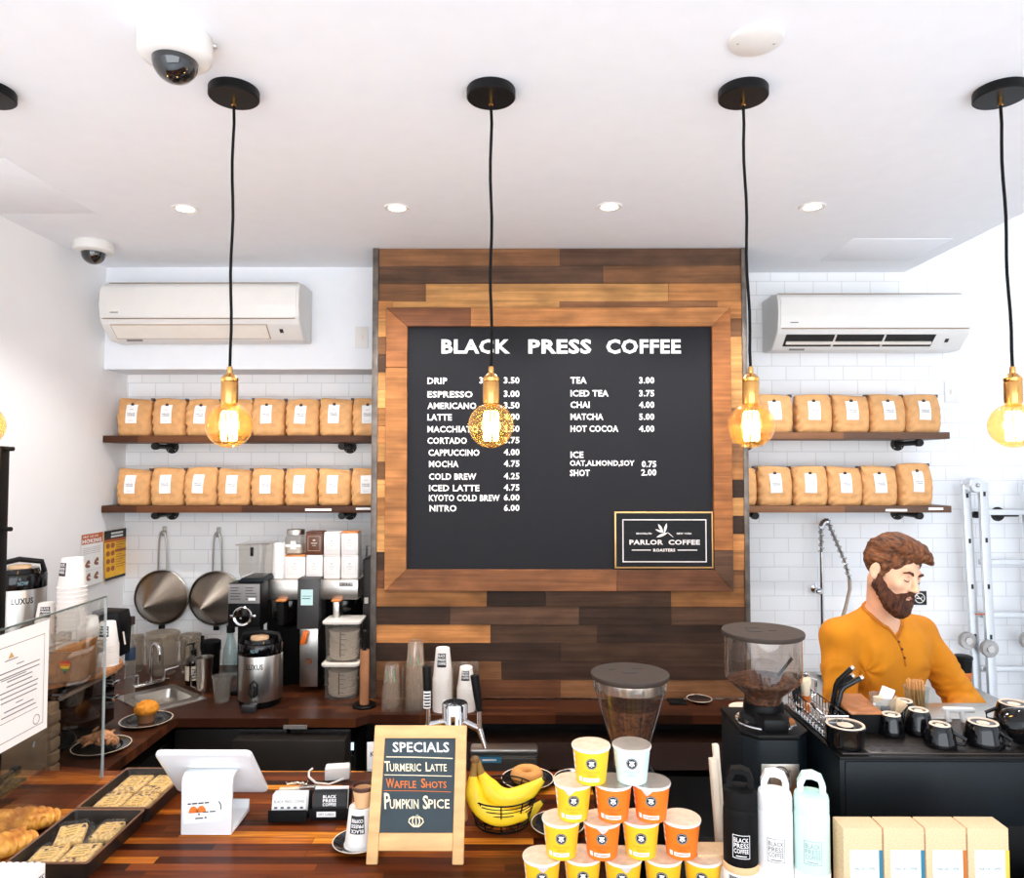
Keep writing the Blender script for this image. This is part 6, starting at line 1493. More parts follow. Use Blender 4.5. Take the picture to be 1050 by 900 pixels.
# ------------------------------------------------------------ cereal cups in a pyramid
CUPM = {'y': mat('yellow_cup_print', (250, 196, 40), .5, var=.03), 'o': mat('orange_cup_print', (240, 122, 28), .5, var=.03), 'b': mat('pale_blue_cup_print', (208, 230, 230), .5, var=.02)}
FOIL = mat('kraft_foil_lid', (222, 198, 172), .45, metal=.15, var=.12, scale=60, bump=.12, bscale=50); FOILS = mat('silver_foil_lid', (192, 182, 172), .3, metal=.7, var=.2, scale=20, bump=.25, bscale=40)
def cereal(col, lb, loc, rz, tab, silver=False):
    t = thing('cereal_cup', lb, 'cereal cup', loc, rz, 'cereal cups in the pyramid')
    h = .079; r0, r1 = .0325, .0405
    MB().lathe([(0, .003), (r0 - .003, .003), (r0 - .001, 0), (r0, .001), (r1, h - .006)], seg=44).build('cup_wall', CUPM[col], t)
    MB().lathe([(r1, h - .007), (r1 + .0018, h - .006), (r1 + .0026, h - .003), (r1 + .0016, h - .0005), (r1 - .001, h - .001)], seg=44).build('rim', PAPER, t)
    MB().lathe([(0, h + .0008), (r1 * .6, h + .0012), (r1 + .001, h), (r1 + .0024, h - .002)], seg=44).build('foil_lid', FOILS if silver else FOIL, t)
    fr = lambda z: r0 + (r1 - r0) * z / h
    def f(a0, a1, z0, z1, e=.0005): return wrapc((0, 0, 0), fr(z0), fr(z1), z0, z1, a0, a1, e)
    def disc(cz, rad, m_, nm, e):
        g = lambda u, v: f(0, 0, cz, cz, e)(0, 0)
        def q(u, v):
            a = rad * (v) * math.cos(2 * PI * u) / fr(cz); z = cz + rad * v * math.sin(2 * PI * u); rr_ = fr(z) + e
            return Vector((rr_ * math.sin(a), -rr_ * math.cos(a), z))
        return MB().sheet(q, 28, 3).build(nm, m_, t)
    disc(.049, .0122, mat('emblem_black', (36, 40, 42), .5), 'round_emblem', .0005); 
    m = MB()
    for k in range(28):
        a = 2 * PI * k / 28; z = .049 + .0105 * math.sin(a); x = .0105 * math.cos(a) / fr(.049); rr_ = fr(z) + .0009; m.ball((rr_ * math.sin(x), -rr_ * math.cos(x), z), .0007, 5, 4)
    for (dx, dz, sx_) in ((0, .0022, .0042), (-.0036, -.0026, .0024), (.0036, -.0026, .0024), (0, -.0055, .0016), (-.0046, .0042, .0014), (.0046, .0042, .0014)):
        x = dx / fr(.049); rr_ = fr(.049 + dz) + .0006; m.ball((rr_ * math.sin(x), -rr_ * math.cos(x), .049 + dz), (sx_, .0005, sx_), 8, 6)
    m.build('emblem_print', PAPER, t)
    dk = {'y': (216, 164, 30), 'o': (214, 96, 20), 'b': (168, 196, 200)}[col]; pm = mat('darker_' + col + '_print', dk, .5)
    m = MB(); m.text('SUPERFOOD', f(-.5, .5, .0275, .0325), .03); m.text('CEREAL', f(-.3, .3, .0205, .0255), .03); m.build('lettering', pm, t)
    MB().sheet(f(-.52, .52, .009, .0175), 8, 1).build('flavour_panel', PAPER, t)
    m = MB(); m.sheet(f(-.4, .4, .0122, .014, .0009), 6, 1); m.build('flavour_line', pm, t)
    MB().sheet(f(-.85, -.62, .0085, .0185), 3, 2).build('seal_print', PAPER, t)
    m = MB()
    for z in (.03, .044, .056): m.sheet(f(-1.5, -1.15, z, z + .009), 4, 1)
    m.build('side_print', PAPER, t)
    if tab:
        g = f(-.42 + .3 * tab, .42 + .3 * tab, h - .018, h - .001, .0022); m = MB(); m.sheet(lambda u, v: g(.5 + (u - .5) * (v ** .8), v), 6, 5); m.build('pull_tab', mat('silver_white_tab', (226, 222, 218), .4, .3), t)
    return t
YC, HC = 1.625, .0802
def cxat(px, row): return atY(px, 800, YC).x
RN = {0: 'bottom', 1: 'second lowest', 2: 'second highest', 3: 'top'}
defs = {3: [(606, 'y', 0, 0), (648, 'b', 0, 1)], 2: [(587.5, 'y', -.8, 0), (628.5, 'o', 0, 1), (667.5, 'o', -.7, 1)],
        1: [(575.5, 'y', 0, 0), (617, 'o', .2, 0), (657, 'y', 0, 0), (698.5, 'o', 0, 0)], 0: [(555.5, 'y', .2, 0), (597, 'y', 0, 0), (638, 'y', .8, 0), (679, 'y', 0, 0), (719.5, 'y', 0, 0)]}
CN = {'y': 'yellow', 'o': 'orange', 'b': 'pale blue'}
for row, cs in defs.items():
    for i, (px, c, tab, sv) in enumerate(cs):
        lb = '%s cereal cup, %s from the left in the %s row of the cereal pyramid' % (CN[c], oc[i], RN[row])
        if c == 'b': lb = 'pale blue cereal cup at the top right of the cereal pyramid'
        cereal(c, lb, (cxat(px, row), YC + random.uniform(-.004, .004), FZ + row * HC), (px - 528) / 740 * -1 + random.uniform(-.06, .06), tab, sv)

# ------------------------------------------------------------ bottles and boxes on the ledge
def bottle(px, Y, body, lidm, wrapz, lb, inkm, hsc=1.0):
    x = atY(px, 800, Y).x
    t = thing('water_bottle', lb, 'water bottle', (x, Y, FZ), (px - 528) / 740 * -.8)
    r = .0355; hb = .212 * hsc
    MB().lathe([(0, 0), (r * .95, 0), (r, .004), (r, hb - .012), (r * .985, hb - .004), (r * .9, hb), (0, hb)], seg=48).build('body', body, t)
    MB().lathe([(r * .97, hb - .002), (r * .985, hb + .002), (r * .985, hb + .024), (r * .93, hb + .033), (r * .5, hb + .038), (0, hb + .038)], seg=44).build('screw_lid', lidm, t)
    pts = [(-.021, .004, hb + .03), (-.0215, .004, hb + .052), (-.014, .004, hb + .068), (.002, .004, hb + .071), (.017, .004, hb + .066), (.0225, .004, hb + .052), (.022, .004, hb + .03)]
    rings = []
    for i, p in enumerate(pts):
        d = (Vector(pts[min(i + 1, 6)]) - Vector(pts[max(i - 1, 0)])).normalized(); n_ = Vector((-d.z, 0, d.x))
        rings.append([Vector(p) + n_ * a + Vector((0, b, 0)) for a, b in ((-.006, -.012), (.006, -.012), (.006, .012), (-.006, .012))])
    MB().loft(rings).build('loop_handle', lidm, t, 50)
    if wrapz:
        MB().lathe([(r + .0006, .004), (r + .0008, .005), (r + .0008, wrapz), (r + .0006, wrapz + .0004)], seg=48).build('paper_sleeve', PAPER, t)
        m = MB()
        for k in range(12): m.sheet(wrapc((0, 0, 0), r, r, .012, wrapz - .018, -.75 + k * .05, -.73 + k * .05 + .012 * (k % 3), .0014), 1, 1)
        m.build('barcode', INK if body is BLKMT else GREYINK, t)
        m = MB(); m.text('wel', wrapc((0, 0, 0), r, r, wrapz - .055, wrapz - .015, -.2, .85, .0014), -.005); m.build('sleeve_lettering', mat('faint_ink', (222, 220, 218), .7), t)
        if body is BLKMT: MB().lathe([(r + .0009, wrapz - .014), (r + .0012, wrapz - .013), (r + .0012, wrapz + .001), (r + .0009, wrapz + .0014)], seg=48).build('tan_band', mat('tan_band', (232, 190, 138), .6), t)
        else: MB().lathe([(r + .0009, .02), (r + .0012, .021), (r + .0012, .040), (r + .0009, .041)], seg=48).build('tan_band', mat('tan_band', (232, 190, 138), .6), t)
    z0 = hb - .098; w = .50
    m = MB()
    for a in ((-w, w, z0, z0 + .0012), (-w, w, z0 + .0468, z0 + .048), (-w, -w + .03, z0, z0 + .048), (w - .03, w, z0, z0 + .048)):
        m.sheet(wrapc((0, 0, 0), r, r, a[2], a[3], a[0], a[1]), 8, 1)
    for k, wd in enumerate(('BLACK', 'PRESS', 'COFFEE')): m.text(wd, wrapc((0, 0, 0), r, r, z0 + .033 - k * .0112, z0 + .0425 - k * .0112, -w + .08, w - .08), .012)
    m.sheet(wrapc((0, 0, 0), r, r, z0 + .004, z0 + .006, -w + .2, w - .2), 6, 1)
    m.build('logo', inkm, t)
MINT = mat('mint_bottle', (206, 232, 224), .35, var=.01); WBOT = mat('white_bottle', (244, 242, 240), .32, var=.01)
bottle(758.5, 1.575, BLKMT, BLKMT, .094, 'matte black water bottle with loop handle, leftmost of the bottles', PAPER, 1.0)
bottle(794, 1.56, WBOT, WBOT, .094, 'white water bottle with loop handle between the black and mint bottles', GREYINK, 1.0)
bottle(831.5, 1.55, MINT, MINT, .092, 'mint green water bottle with loop handle beside the kraft coffee boxes', mat('mint_grey_ink', (150, 172, 168), .6), 1.0)
TEAL = mat('teal_strip', (44, 116, 140), .6); ORS = mat('rust_strip', (190, 108, 44), .6); YES = mat('yellow_strip', (244, 192, 70), .6)
for i, (xl, xr_, st_, lb) in enumerate([(864.5, 904.5, TEAL, 'kraft coffee box with teal strip nearest the mint bottle'), (906, 947.5, TEAL, 'kraft coffee box with teal strip, second from the mint bottle'),
                                   (949, 990.5, ORS, 'kraft coffee box with rust orange strip'), (992, 1034, YES, 'kraft coffee box with yellow strip nearest the pumpkin')]):
    Yf = 1.50; a, b = atY(xl, 849, Yf), atY(xr_, 849, Yf); w = b.x - a.x; h = a.z - FZ
    t = thing('coffee_box', lb, 'coffee box', ((a.x + b.x) / 2, Yf, FZ), 0, 'kraft coffee boxes on the bar')
    MB().box(-w / 2, w / 2, 0, .05, 0, h, .0015).build('carton', KRAFTS, t)
    MB().box(-w / 2 + .002, w / 2 - .002, .0006, .0012, h - .004, h + .0004).build('lid_seam', KRAFTS, t)
    g = plane((-w * .34, -.0006, h * .0 + .012), (w * .74, 0, 0), (0, 0, h * .72)); MB().sheet(g, 1, 1).build('label', PAPER, t)
    MB().sheet(plane((w * .40, -.0008, .012), (w * .10, 0, 0), (0, 0, h * .72)), 1, 1).build('colour_strip', st_, t)
    e = Vector((0, -.0005, 0)); ge = lambda u, v, g=g: g(u, v) + e
    MB().text('PARLOR COFFEE', sub(ge, .13, .87, .72, .76), .01).build('lettering', mat('teal_grey_ink', (96, 124, 130), .7), t)
    m = MB(); m.sheet(sub(ge, .15, .85, .66, .665), 1, 1); m.sheet(sub(ge, .35, .65, .58, .595), 1, 1); m.sheet(sub(ge, .25, .75, .5, .515), 1, 1) if i in (2, 3) else None; m.sheet(sub(ge, .2, .8, .08, .09), 1, 1); m.build('fine_print', PALEINK, t)
a, b = atY(712, 838, 1.66), atY(742, 838, 1.66)
t = thing('kraft_box', 'low kraft box on the bar half hidden between the cereal cups and the black bottle', 'box', ((a.x + b.x) / 2, 1.64, FZ)); w = b.x - a.x + .01
MB().box(-w / 2, w / 2, -.028, .028, 0, .085, .002).build('carton', KRAFTS, t); MB().box(-w / 2 + .002, w / 2 - .002, -.0285, -.0279, .03, .06).build('label', PAPER, t)
p = atY(1050, 889, 1.50)
t = thing('mini_pumpkin', 'small orange pumpkin at the right edge of the photo beside the kraft boxes', 'pumpkin', (p.x + .012, 1.52, FZ))
rings = []; n = 60
for j in range(15):
    th_ = PI * j / 14; rings.append([Vector((.05 * math.sin(th_) ** .8 * (1 + .10 * abs(math.cos(4.5 * a)) - .05) * math.cos(a), .05 * math.sin(th_) ** .8 * (1 + .10 * abs(math.cos(4.5 * a)) - .05) * math.sin(a), .034 - .034 * math.cos(th_) * (1 - .25 * (math.cos(th_) > .9)))) for a in [2 * PI * k / n for k in range(n)]])
MB().loft(rings).build('shell', mat('pumpkin_skin', (240, 158, 48), .45, var=.12, scale=12), t, 60); MB().tube([(0, 0, .06), (.003, 0, .075), (.01, 0, .085)], [.009, .006, .007], 8).build('stem', mat('pumpkin_stem', (120, 108, 60), .8), t)

# ------------------------------------------------------------ espresso machine
MX, MZ, MY0, MY1 = .756, 1.33, 1.712, 2.075
em = thing('espresso_machine', 'large charcoal espresso machine at the right end of the bar with cups on top', 'espresso machine', (1.3, 1.9, WZ))
MX1 = 1.78
MB(em.location).box(MX, MX1, MY0, MY1, 1.165, MZ - .012, .004).build('body_shell', CHAR, em)
MB(em.location).box(MX + .012, MX1, MY0 - .004, MY0 + .004, 1.168, MZ - .016, .003).build('back_panel', CHAR, em)
MB(em.location).box(MX - .002, MX1, MY0 - .006, MY1, MZ - .012, MZ - .004, .002).build('top_frame', BLACK, em)
PERF = mat('perforated_top_plate', (46, 40, 37), .3, metal=.6, var=.3, scale=90)
MB(em.location).box(MX + .01, MX1, MY0 + .006, MY1 - .13, MZ - .006, MZ, .001).build('cup_tray', PERF, em)
m = MB(em.location)
for k in range(38):
    x = MX + .03 + k * .026; m.box(x, x + .014, MY0 + .02, MY0 + .027, MZ, MZ + .0008); m.box(x, x + .014, MY0 + .05, MY0 + .057, MZ, MZ + .0008)
o = m.build('tray_slots', INK, em)
MB(em.location).box(MX + .01, MX1, MY1 - .128, MY1, MZ - .006, MZ + .001, .001).build('steel_deck', STEELH, em)
MB(em.location).box(MX + .03, MX1, MY0 + .05, MY1 - .02, 0.93, 1.166, .004).build('lower_body', BLACK, em)
for x in (MX + .08, MX1 - .08):
    for y in (MY0 + .08, MY1 - .06): MB(em.location).cyl((x, y, WZ), (x, y, .932), .022).build('foot', STEEL, em)
for x in (1.0, 1.35):
    g_ = MB(em.location).cyl((x, MY1 - .02, 1.15), (x, MY1 + .05, 1.12), .035).build('group_head', CHROME, em)
def onm(px, py): return atZ(px, py, MZ + .001)
def blackmug(px, Y, rt, rb, h, lb, tilt=None, handle=0.0, name='espresso_cup', group='upside down black cups on the machine'):
    """upside down glazed cup; rt is the foot ring at the top, rb the lip at the bottom"""
    x = atY(px, 740, Y).x; t = thing(name, lb, 'cup', (x, Y, MZ + .001), 0, group)
    if tilt: t.rotation_euler = tilt
    MB().lathe([(rb - .003, .004), (rb - .001, 0), (rb, .002), (rb * .99, h * .25), (rt + (rb - rt) * .55, h * .7), (rt + .003, h * .93), (rt + .001, h - .001)], seg=40).build('glazed_body', BLKGL, t)
    MB().lathe([(rt + .001, h - .001), (rt, h + .001), (rt - .004, h + .001), (rt - .005, h - .002)], seg=36).build('foot_ring', RIMW, t)
    MB().lathe([(0, h - .0022), (rt - .004, h - .0022)], seg=30).build('recess', BLKGL, t); MB().lathe([(0, h - .0014), (rt * .42, h - .0016), (rt * .45, h - .0024)], seg=24).build('bare_clay_spot', RIMW, t)
    a = handle; ex = Vector((math.sin(a), -math.cos(a), 0)); rm = rb * .93
    MB().tube([ex * (rm - .004) + Vector((0, 0, h * .22)), ex * (rm + .018) + Vector((0, 0, h * .25)), ex * (rm + .02) + Vector((0, 0, h * .5)), ex * (rm - .006) + Vector((0, 0, h * .72))], .0045, 10).build('handle', BLKGL, t)
    return t
blackmug(866.5, 1.765, .043, .043, .05, 'wide black mug upside down at the front left corner of the machine', None, 2.8, 'coffee_mug')
blackmug(942, 1.845, .022, .0345, .058, 'black espresso cup upside down, middle one of the tapered cups', None, .5); blackmug(926.5, 1.915, .022, .034, .058, 'black espresso cup upside down, farthest of the tapered cups, before the stirrers', None, -.3)
blackmug(963.5, 1.765, .022, .036, .050, 'black espresso cup upside down, nearest of the tapered cups at the front edge', None, .9); blackmug(914, 1.835, .021, .030, .05, 'small black cup upside down, left of the tapered cups beside the sugar cup', None, 2.6)
blackmug(1008, 1.775, .032, .044, .052, 'speckled looking black cappuccino cup upside down right of the white clip', None, .6, 'cappuccino_cup'); blackmug(1040, 1.885, .033, .046, .062, 'black cappuccino cup upside down at the back near the right edge', None, -1.9, 'cappuccino_cup')
c = blackmug(1037, 1.79, .03, .042, .055, 'black cappuccino cup lying on its side at the right edge of the machine', (R(62), 0, R(38)), 1.2, 'cappuccino_cup'); c.location.z = MZ + .036
# stirrers in a glass
x = atY(940, 720, 1.99).x
t = thing('stirrer_glass', 'clear glass holding wooden stirrers on top of the espresso machine', 'glass', (x, 1.99, MZ + .001)); MB().lathe([(0, .004), (.026, .004), (.027, 0), (.031, .07), (.0325, .07), (.0325, .0702), (.030, .068), (.026, .006), (0, .006)], seg=32).build('glass', GLASS, t)
sk_ = MB().box(-.0022, .0022, -.0009, .0009, 0, .078, .0006, 1).build('wooden_stirrer', mat('pale_birch', (206, 150, 92), .7, var=.15)); rnd = random.Random(8)
for k in range(44):
    o = sk_ if k == 0 else sk_.copy()
    if k: C.objects.link(o)
    a = rnd.random() * 6.28; q = .019 * rnd.random() ** .5
    o.location = (x + q * math.cos(a), 1.99 + q * math.sin(a), MZ + .009 + rnd.uniform(0, .004)); o.rotation_euler = (rnd.uniform(-.09, .09), rnd.uniform(-.09, .09), rnd.random() * 3); tag(o, 'thin wooden stirrer standing in the glass on the espresso machine', 'stirrer', 'wooden stirrers in the glass')
# sugar packets in a clear cup
x = atY(905.5, 720, 1.90).x
t = thing('sugar_cup', 'clear plastic cup of sugar packets on top of the espresso machine', 'cup', (x, 1.90, MZ + .001)); MB().lathe([(0, .002), (.024, .002), (.025, 0), (.032, .075), (.0335, .076), (.031, .075), (.0235, .004), (0, .004)], seg=32).build('cup', CPLAS, t)
SUG = [((236, 214, 180), 0), ((244, 242, 240), .5), ((206, 214, 220), -.4), ((226, 190, 146), .9)]
for k, (cc, a) in enumerate(SUG):
    c = thing('sugar_packet', ['cream packet at the left in the clear cup on the machine', 'white packet standing highest in the clear cup on the machine', 'blue printed packet pressed against the front of the clear cup', 'tan packet at the right in the clear cup on the machine'][k], 'sugar packet', (x + [-.010, .0, -.001, .013][k], 1.90 + [.004, .008, -.012, .002][k], MZ + [.02, .042, .012, .022][k]), [.3, -.1, 0, -.4][k], 'sugar packets')
    m = MB(); m.M = Matrix.Rotation(a * .7, 4, 'Y'); m.box(-.017, .017, -.0015, .0015, 0, .055, .001); m.build('packet', mat('packet_%d' % k, cc, .6), c)
    if k == 2: MB().box(-.012, .012, -.0022, -.0014, .012, .042).build('print', mat('navy_print', (52, 66, 88), .6), c)
# box with wooden lid, wire basket with tools
t = thing('wood_lid_box', 'black box with a brown wooden lid between the wide mug and the sugar cup', 'box', (.885, 1.90, MZ + .001))
MB().box(-.040, .040, -.06, .06, 0, .046, .002).build('box', BLKMT, t)
MB().prism([(-.062, .046), (.062, .046), (.062, .062), (-.062, .050)], 'x', -.042, .042, .002).build('wooden_lid', mat('brown_lid_wood', (168, 104, 56), .5, var=.25, stretch=(3, 20, 3)), t)
t.children[-1].location = (0, 0, 0)
wbk = thing('wire_tray', 'chrome wire basket of barista tools on the left end of the espresso machine', 'wire basket', (.80, 1.92, MZ + .001))
x0, x1, y0, y1, hh = -.038, .018, -.12, .12, .055
for z in (.003, hh * .5, hh): MB().tube([(x0, y0, z), (x1, y0, z), (x1, y1, z), (x0, y1, z)], .0016 if z < hh else .0024, 6, True).build('hoop_wire', CHROME, wbk)
for k in range(14):
    y = y0 + (y1 - y0) * k / 13; MB().tube([(x0, y, hh), (x0, y, .002), (x1, y, .002), (x1, y, hh)], .0011, 5).build('cross_wire', CHROME, wbk)
for k in range(1, 4):
    x = x0 + (x1 - x0) * k / 4; MB().tube([(x, y0, hh), (x, y0, .002), (x, y1, .002), (x, y1, hh)], .0011, 5).build('long_wire', CHROME, wbk)
MB().tube([(x0, y0 + .02, hh), (x0 - .012, y0 + .02, hh + .012), (x0 - .012, y0 + .05, hh + .016), (x0, y0 + .06, hh)], .0035, 8).build('loop_handle', CHROME, wbk)
def bent(px, pyb, pxt, pyt, Y, lb, m_, bendf=.62):
    a, b = atY(px, pyb, Y), atY(pxt, pyt, Y - .01); a.z = max(a.z, MZ + .008); t = thing('bent_tube', lb, 'tube', a)
    k = Vector((a.x + (b.x - a.x) * .28, Y, a.z + (b.z - a.z) * bendf)); k2 = k + (b - k) * .18 + Vector((-.001, 0, .004))
    MB(a).tube([a, a.lerp(k, .85), k, k2, b], .0065, 10).build('tube', m_, t); d = (b - k2).normalized(); MB(a).tube([b - d * .001, b + d * .006], [.007, .0062], 10).build('end_cap', STEEL, t)
bent(852, 733, 873.5, 685, 1.93, 'tallest bent black tube in the wire basket', BLACK); bent(851, 735, 874, 693, 1.95, 'bent black tube hidden behind the tallest one', BLACK); bent(856, 736, 883, 695, 1.90, 'bent black tube with shiny edge reaching furthest right', mat('shiny_black_tube', (34, 36, 38), .15, metal=.5), .66)
t = thing('cleaning_brush', 'cream bristle brush with orange handle in the wire basket', 'brush', (.79, 1.98, MZ + .006))
MB().tube([(0, 0, 0), (-.002, .0, .045)], [.009, .011], 10).build('handle', mat('orange_brush_handle', (204, 104, 30), .4), t); MB().tube([(-.002, 0, .045), (-.003, 0, .055), (-.004, 0, .085), (-.005, 0, .088)], [.008, .009, .016, .015], 12).build('bristles', mat('cream_bristles', (226, 206, 176), .9, bump=.3, bscale=300), t)
t = thing('spatula', 'black flat spatula leaning beside the brush in the wire basket', 'spatula', (.772, 1.99, MZ + .006)); m = MB(); m.M = Matrix.Rotation(R(-12), 4, 'Y'); m.box(-.008, .008, -.003, .003, 0, .085, .003); m.build('blade', BLACK, t)
t = thing('milk_pitcher', 'small chrome pitcher behind the brush at the far left of the machine', 'pitcher', (.80, 2.06, MZ + .001)); t.location = (.805, 2.055, MZ + .002)
MB().lathe([(0, .002), (.024, .002), (.025, .0), (.026, .03), (.02, .07), (.022, .085), (.0205, .085), (.018, .07), (.024, .03), (0, .006)], seg=28).build('jug', CHROME, t); MB().tube([(.02, .0, .075), (.04, 0, .07), (.04, 0, .03), (.024, 0, .02)], .004, 8).build('handle', CHROME, t)
t = thing('white_clip', 'white plastic clip lying among the black cups on the machine', 'clip', (atY(983, 737, 1.93).x, 1.93, MZ + .001), -.1); MB().box(-.04, .04, -.008, .008, .022, .036, .006).build('bar', PLAST, t)
for s in (-1, .25): MB().tube([(s * .03, 0, .03), (s * .03, -.004, .012), (s * .03 + .004, -.006, .0)], .007, 10).build('prong', PLAST, t)

# ------------------------------------------------------------ behind the barista: spray tap, no smoking sign, ladder
p = atY(843, 620, 3.80)
t = thing('spray_tap', 'chrome spring pre-rinse spray tap on the tiled wall behind the barista', 'tap', (p.x, 3.80, .912))
zs = lambda py: atY(843, py, 3.80).z - .912
MB().lathe([(0, 0), (.03, 0), (.03, .01), (.016, .02), (.016, .06), (0, .06)], seg=24).build('base', CHROME, t)
MB().tube([(0, 0, .05), (0, 0, zs(566))], .0095, 12).build('riser', CHROME, t)
arc = [Vector((0, 0, zs(566)))] + [Vector((.028 - .028 * math.cos(a), -.0, zs(545) + .055 * math.sin(a))) for a in [PI * k / 12 for k in range(1, 8)]] + [Vector((.06, -.03, zs(552))), Vector((.095, -.05, zs(572))), Vector((.118, -.06, zs(592)))]
MB().tube(arc, .007, 10).build('hose', mat('grey_hose', (120, 112, 106), .5, .4), t)
fine = []
for i in range(len(arc) - 1):
    for k in range(8): fine.append(arc[i].lerp(arc[i + 1], k / 8))
coil = []; ex = Vector((0, 1, 0))
for i in range(len(fine) - 1):
    d = (fine[i + 1] - fine[i]).normalized(); ey = d.cross(ex).normalized(); e2 = ey.cross(d)
    for k in range(4):
        a = 2 * PI * (i * 4 + k) / 9.0; coil.append(fine[i].lerp(fine[i + 1], k / 4) + ey * .0135 * math.cos(a) + e2 * .0135 * math.sin(a))
MB().tube(coil, .0028, 6).build('spring', CHROME, t)
MB().tube([arc[-1], arc[-1] + Vector((.0, -.0, -.05)), arc[-1] + Vector((-.02, -.0, -.13)), arc[-1] + Vector((-.045, 0, -.22))], [.009, .009, .008, .012], 12).build('spray_wand', mat('worn_steel_wand', (168, 150, 136), .35, .8), t)
b = MB().tube([(0, .08, zs(606)), (0, 0, zs(606))], .008, 10).build('wall_bracket', CHROME, t); MB().lathe([(0, 0), (.026, 0), (.026, -.008), (.012, -.014), (0, -.014)], (0, .082, zs(606)), 24, (0, 1, 0)).build('bracket_flange', CHROME, b)
MB().ball((-.02, -.012, zs(606)), (.02, .016, .016), 14, 10).build('hook_knob', CHROME, b)
s0, s1 = atY(936, 620, RY - .004), atY(950, 606, RY - .004)
t = thing('no_smoking_sign', 'small black no smoking sign on the tiled wall behind the barista', 'sign', ((s0.x + s1.x) / 2, RY - .002, s0.z)); w = s1.x - s0.x; h = s1.z - s0.z
MB().box(-w / 2, w / 2, -.003, .0015, 0, h, .001).build('plate', INK, t)
MB().tube([(w * .34 * math.cos(a), -.0035, h / 2 + w * .34 * math.sin(a)) for a in [2 * PI * k / 28 for k in range(28)]], .0022, 5, True).build('ban_ring', LETTER, t)
m = MB(); m.tube([(-w * .24, -.0038, h / 2 + w * .24), (w * .24, -.0038, h / 2 - w * .24)], .0022, 5); m.build('ban_bar', LETTER, t)
m = MB(); m.box(-w * .24, w * .12, -.004, -.003, h * .45, h * .52); m.build('cigarette', LETTER, t); MB().tube([(w * .16, -.0036, h * .5), (w * .2, -.0036, h * .56), (w * .14, -.0036, h * .62)], .0012, 5).build('smoke_mark', LETTER, t)
# folding ladder
YL_ = 3.80
def lp(px, py): v = atY(px, py, YL_); return v.x, v.z
t = thing('folding_ladder', 'aluminium folding ladder leaning on the tiled wall at the right edge', 'ladder', (lp(1020, 700)[0], YL_, 0))
def rail(x0, z0, x1, z1, y, w=.042, d=.024, nm='rail'):
    m = MB(t.location); a = math.atan2(x1 - x0, z1 - z0); L_ = math.hypot(x1 - x0, z1 - z0)
    m.M = Matrix.Translation((x0, y, z0)) @ Matrix.Rotation(a, 4, 'Y'); m.box(-w / 2, w / 2, -d / 2, d / 2, 0, L_, .004)
    o = m.build(nm, ALU, t)
    for fr in (.985, .86, .735, .60):
        q = MB(t.location); q.M = m.M; q.box(-.006, .006, -d / 2 - .0012, -d / 2 + .001, L_ * fr - .024 - .02, L_ * fr - .02); q.build('rung_hole', INK, o)
    return o
(xa_, za_), (xb_, zb_) = lp(989, 496), lp(1000, 690); ex_ = (xb_ - xa_) / (za_ - zb_)
xf = xb_ + ex_ * zb_
r1 = rail(xf, .02, xa_, za_, YL_ - .005); (xc, zc_) = lp(1001, 494); xg = lp(1010, 690)[0]; exg = (xg - xc) / (zc_ - zb_)
r2 = rail(xg + exg * zb_, .02, xc, zc_ - .0, YL_ - .05, .044)
dx = .315
rail(xf + dx, .02, xa_ + dx, za_, YL_ - .005); rail(xg + exg * zb_ + dx, .02, xc + dx, zc_, YL_ - .05, .044)
for d_ in (0, dx):
    x, z = lp(995, 497); MB(t.location).lathe([(0, -.03), (.036, -.03), (.04, -.026), (.04, .03), (.036, .034), (0, .034)], (x + d_, YL_ - .03, z), 28, (0, 1, 0)).build('top_hinge', ALU, t); MB(t.location).ball((x + d_, YL_ - .062, z), .011, 12, 8).build('hinge_pin', STEEL, t)
    for (hx, hy, yy) in ((988, 655, YL_ - .03), (1004.5, 661, YL_ - .075)):
        x, z = lp(hx, hy); MB(t.location).lathe([(0, -.014), (.04, -.014), (.043, -.01), (.043, .01), (.04, .014), (0, .014)], (x + d_, yy, z), 28, (0, 1, 0)).build('hinge_plate', mat('worn_aluminium', (176, 172, 168), .4, .8, var=.15), t); MB(t.location).lathe([(0, -.02), (.018, -.02), (.02, -.013)], (x + d_, yy, z), 20, (0, 1, 0)).build('hinge_cap', STEEL, t)
for py in (525, 576, 630, 685, 738):
    x, z = lp(1006, py); MB(t.location).box(x - .01, x + dx + .0, YL_ - .02, YL_ + .01, z - .014, z + .014, .004).build('rung', ALU, t)
m = MB(t.location)
x, z = lp(996, 627); m.box(x - .02, x + .03, YL_ - .064, YL_ - .061, z - .004, z + .004); m.build('red_label', mat('rust_label', (176, 98, 60), .6), t)
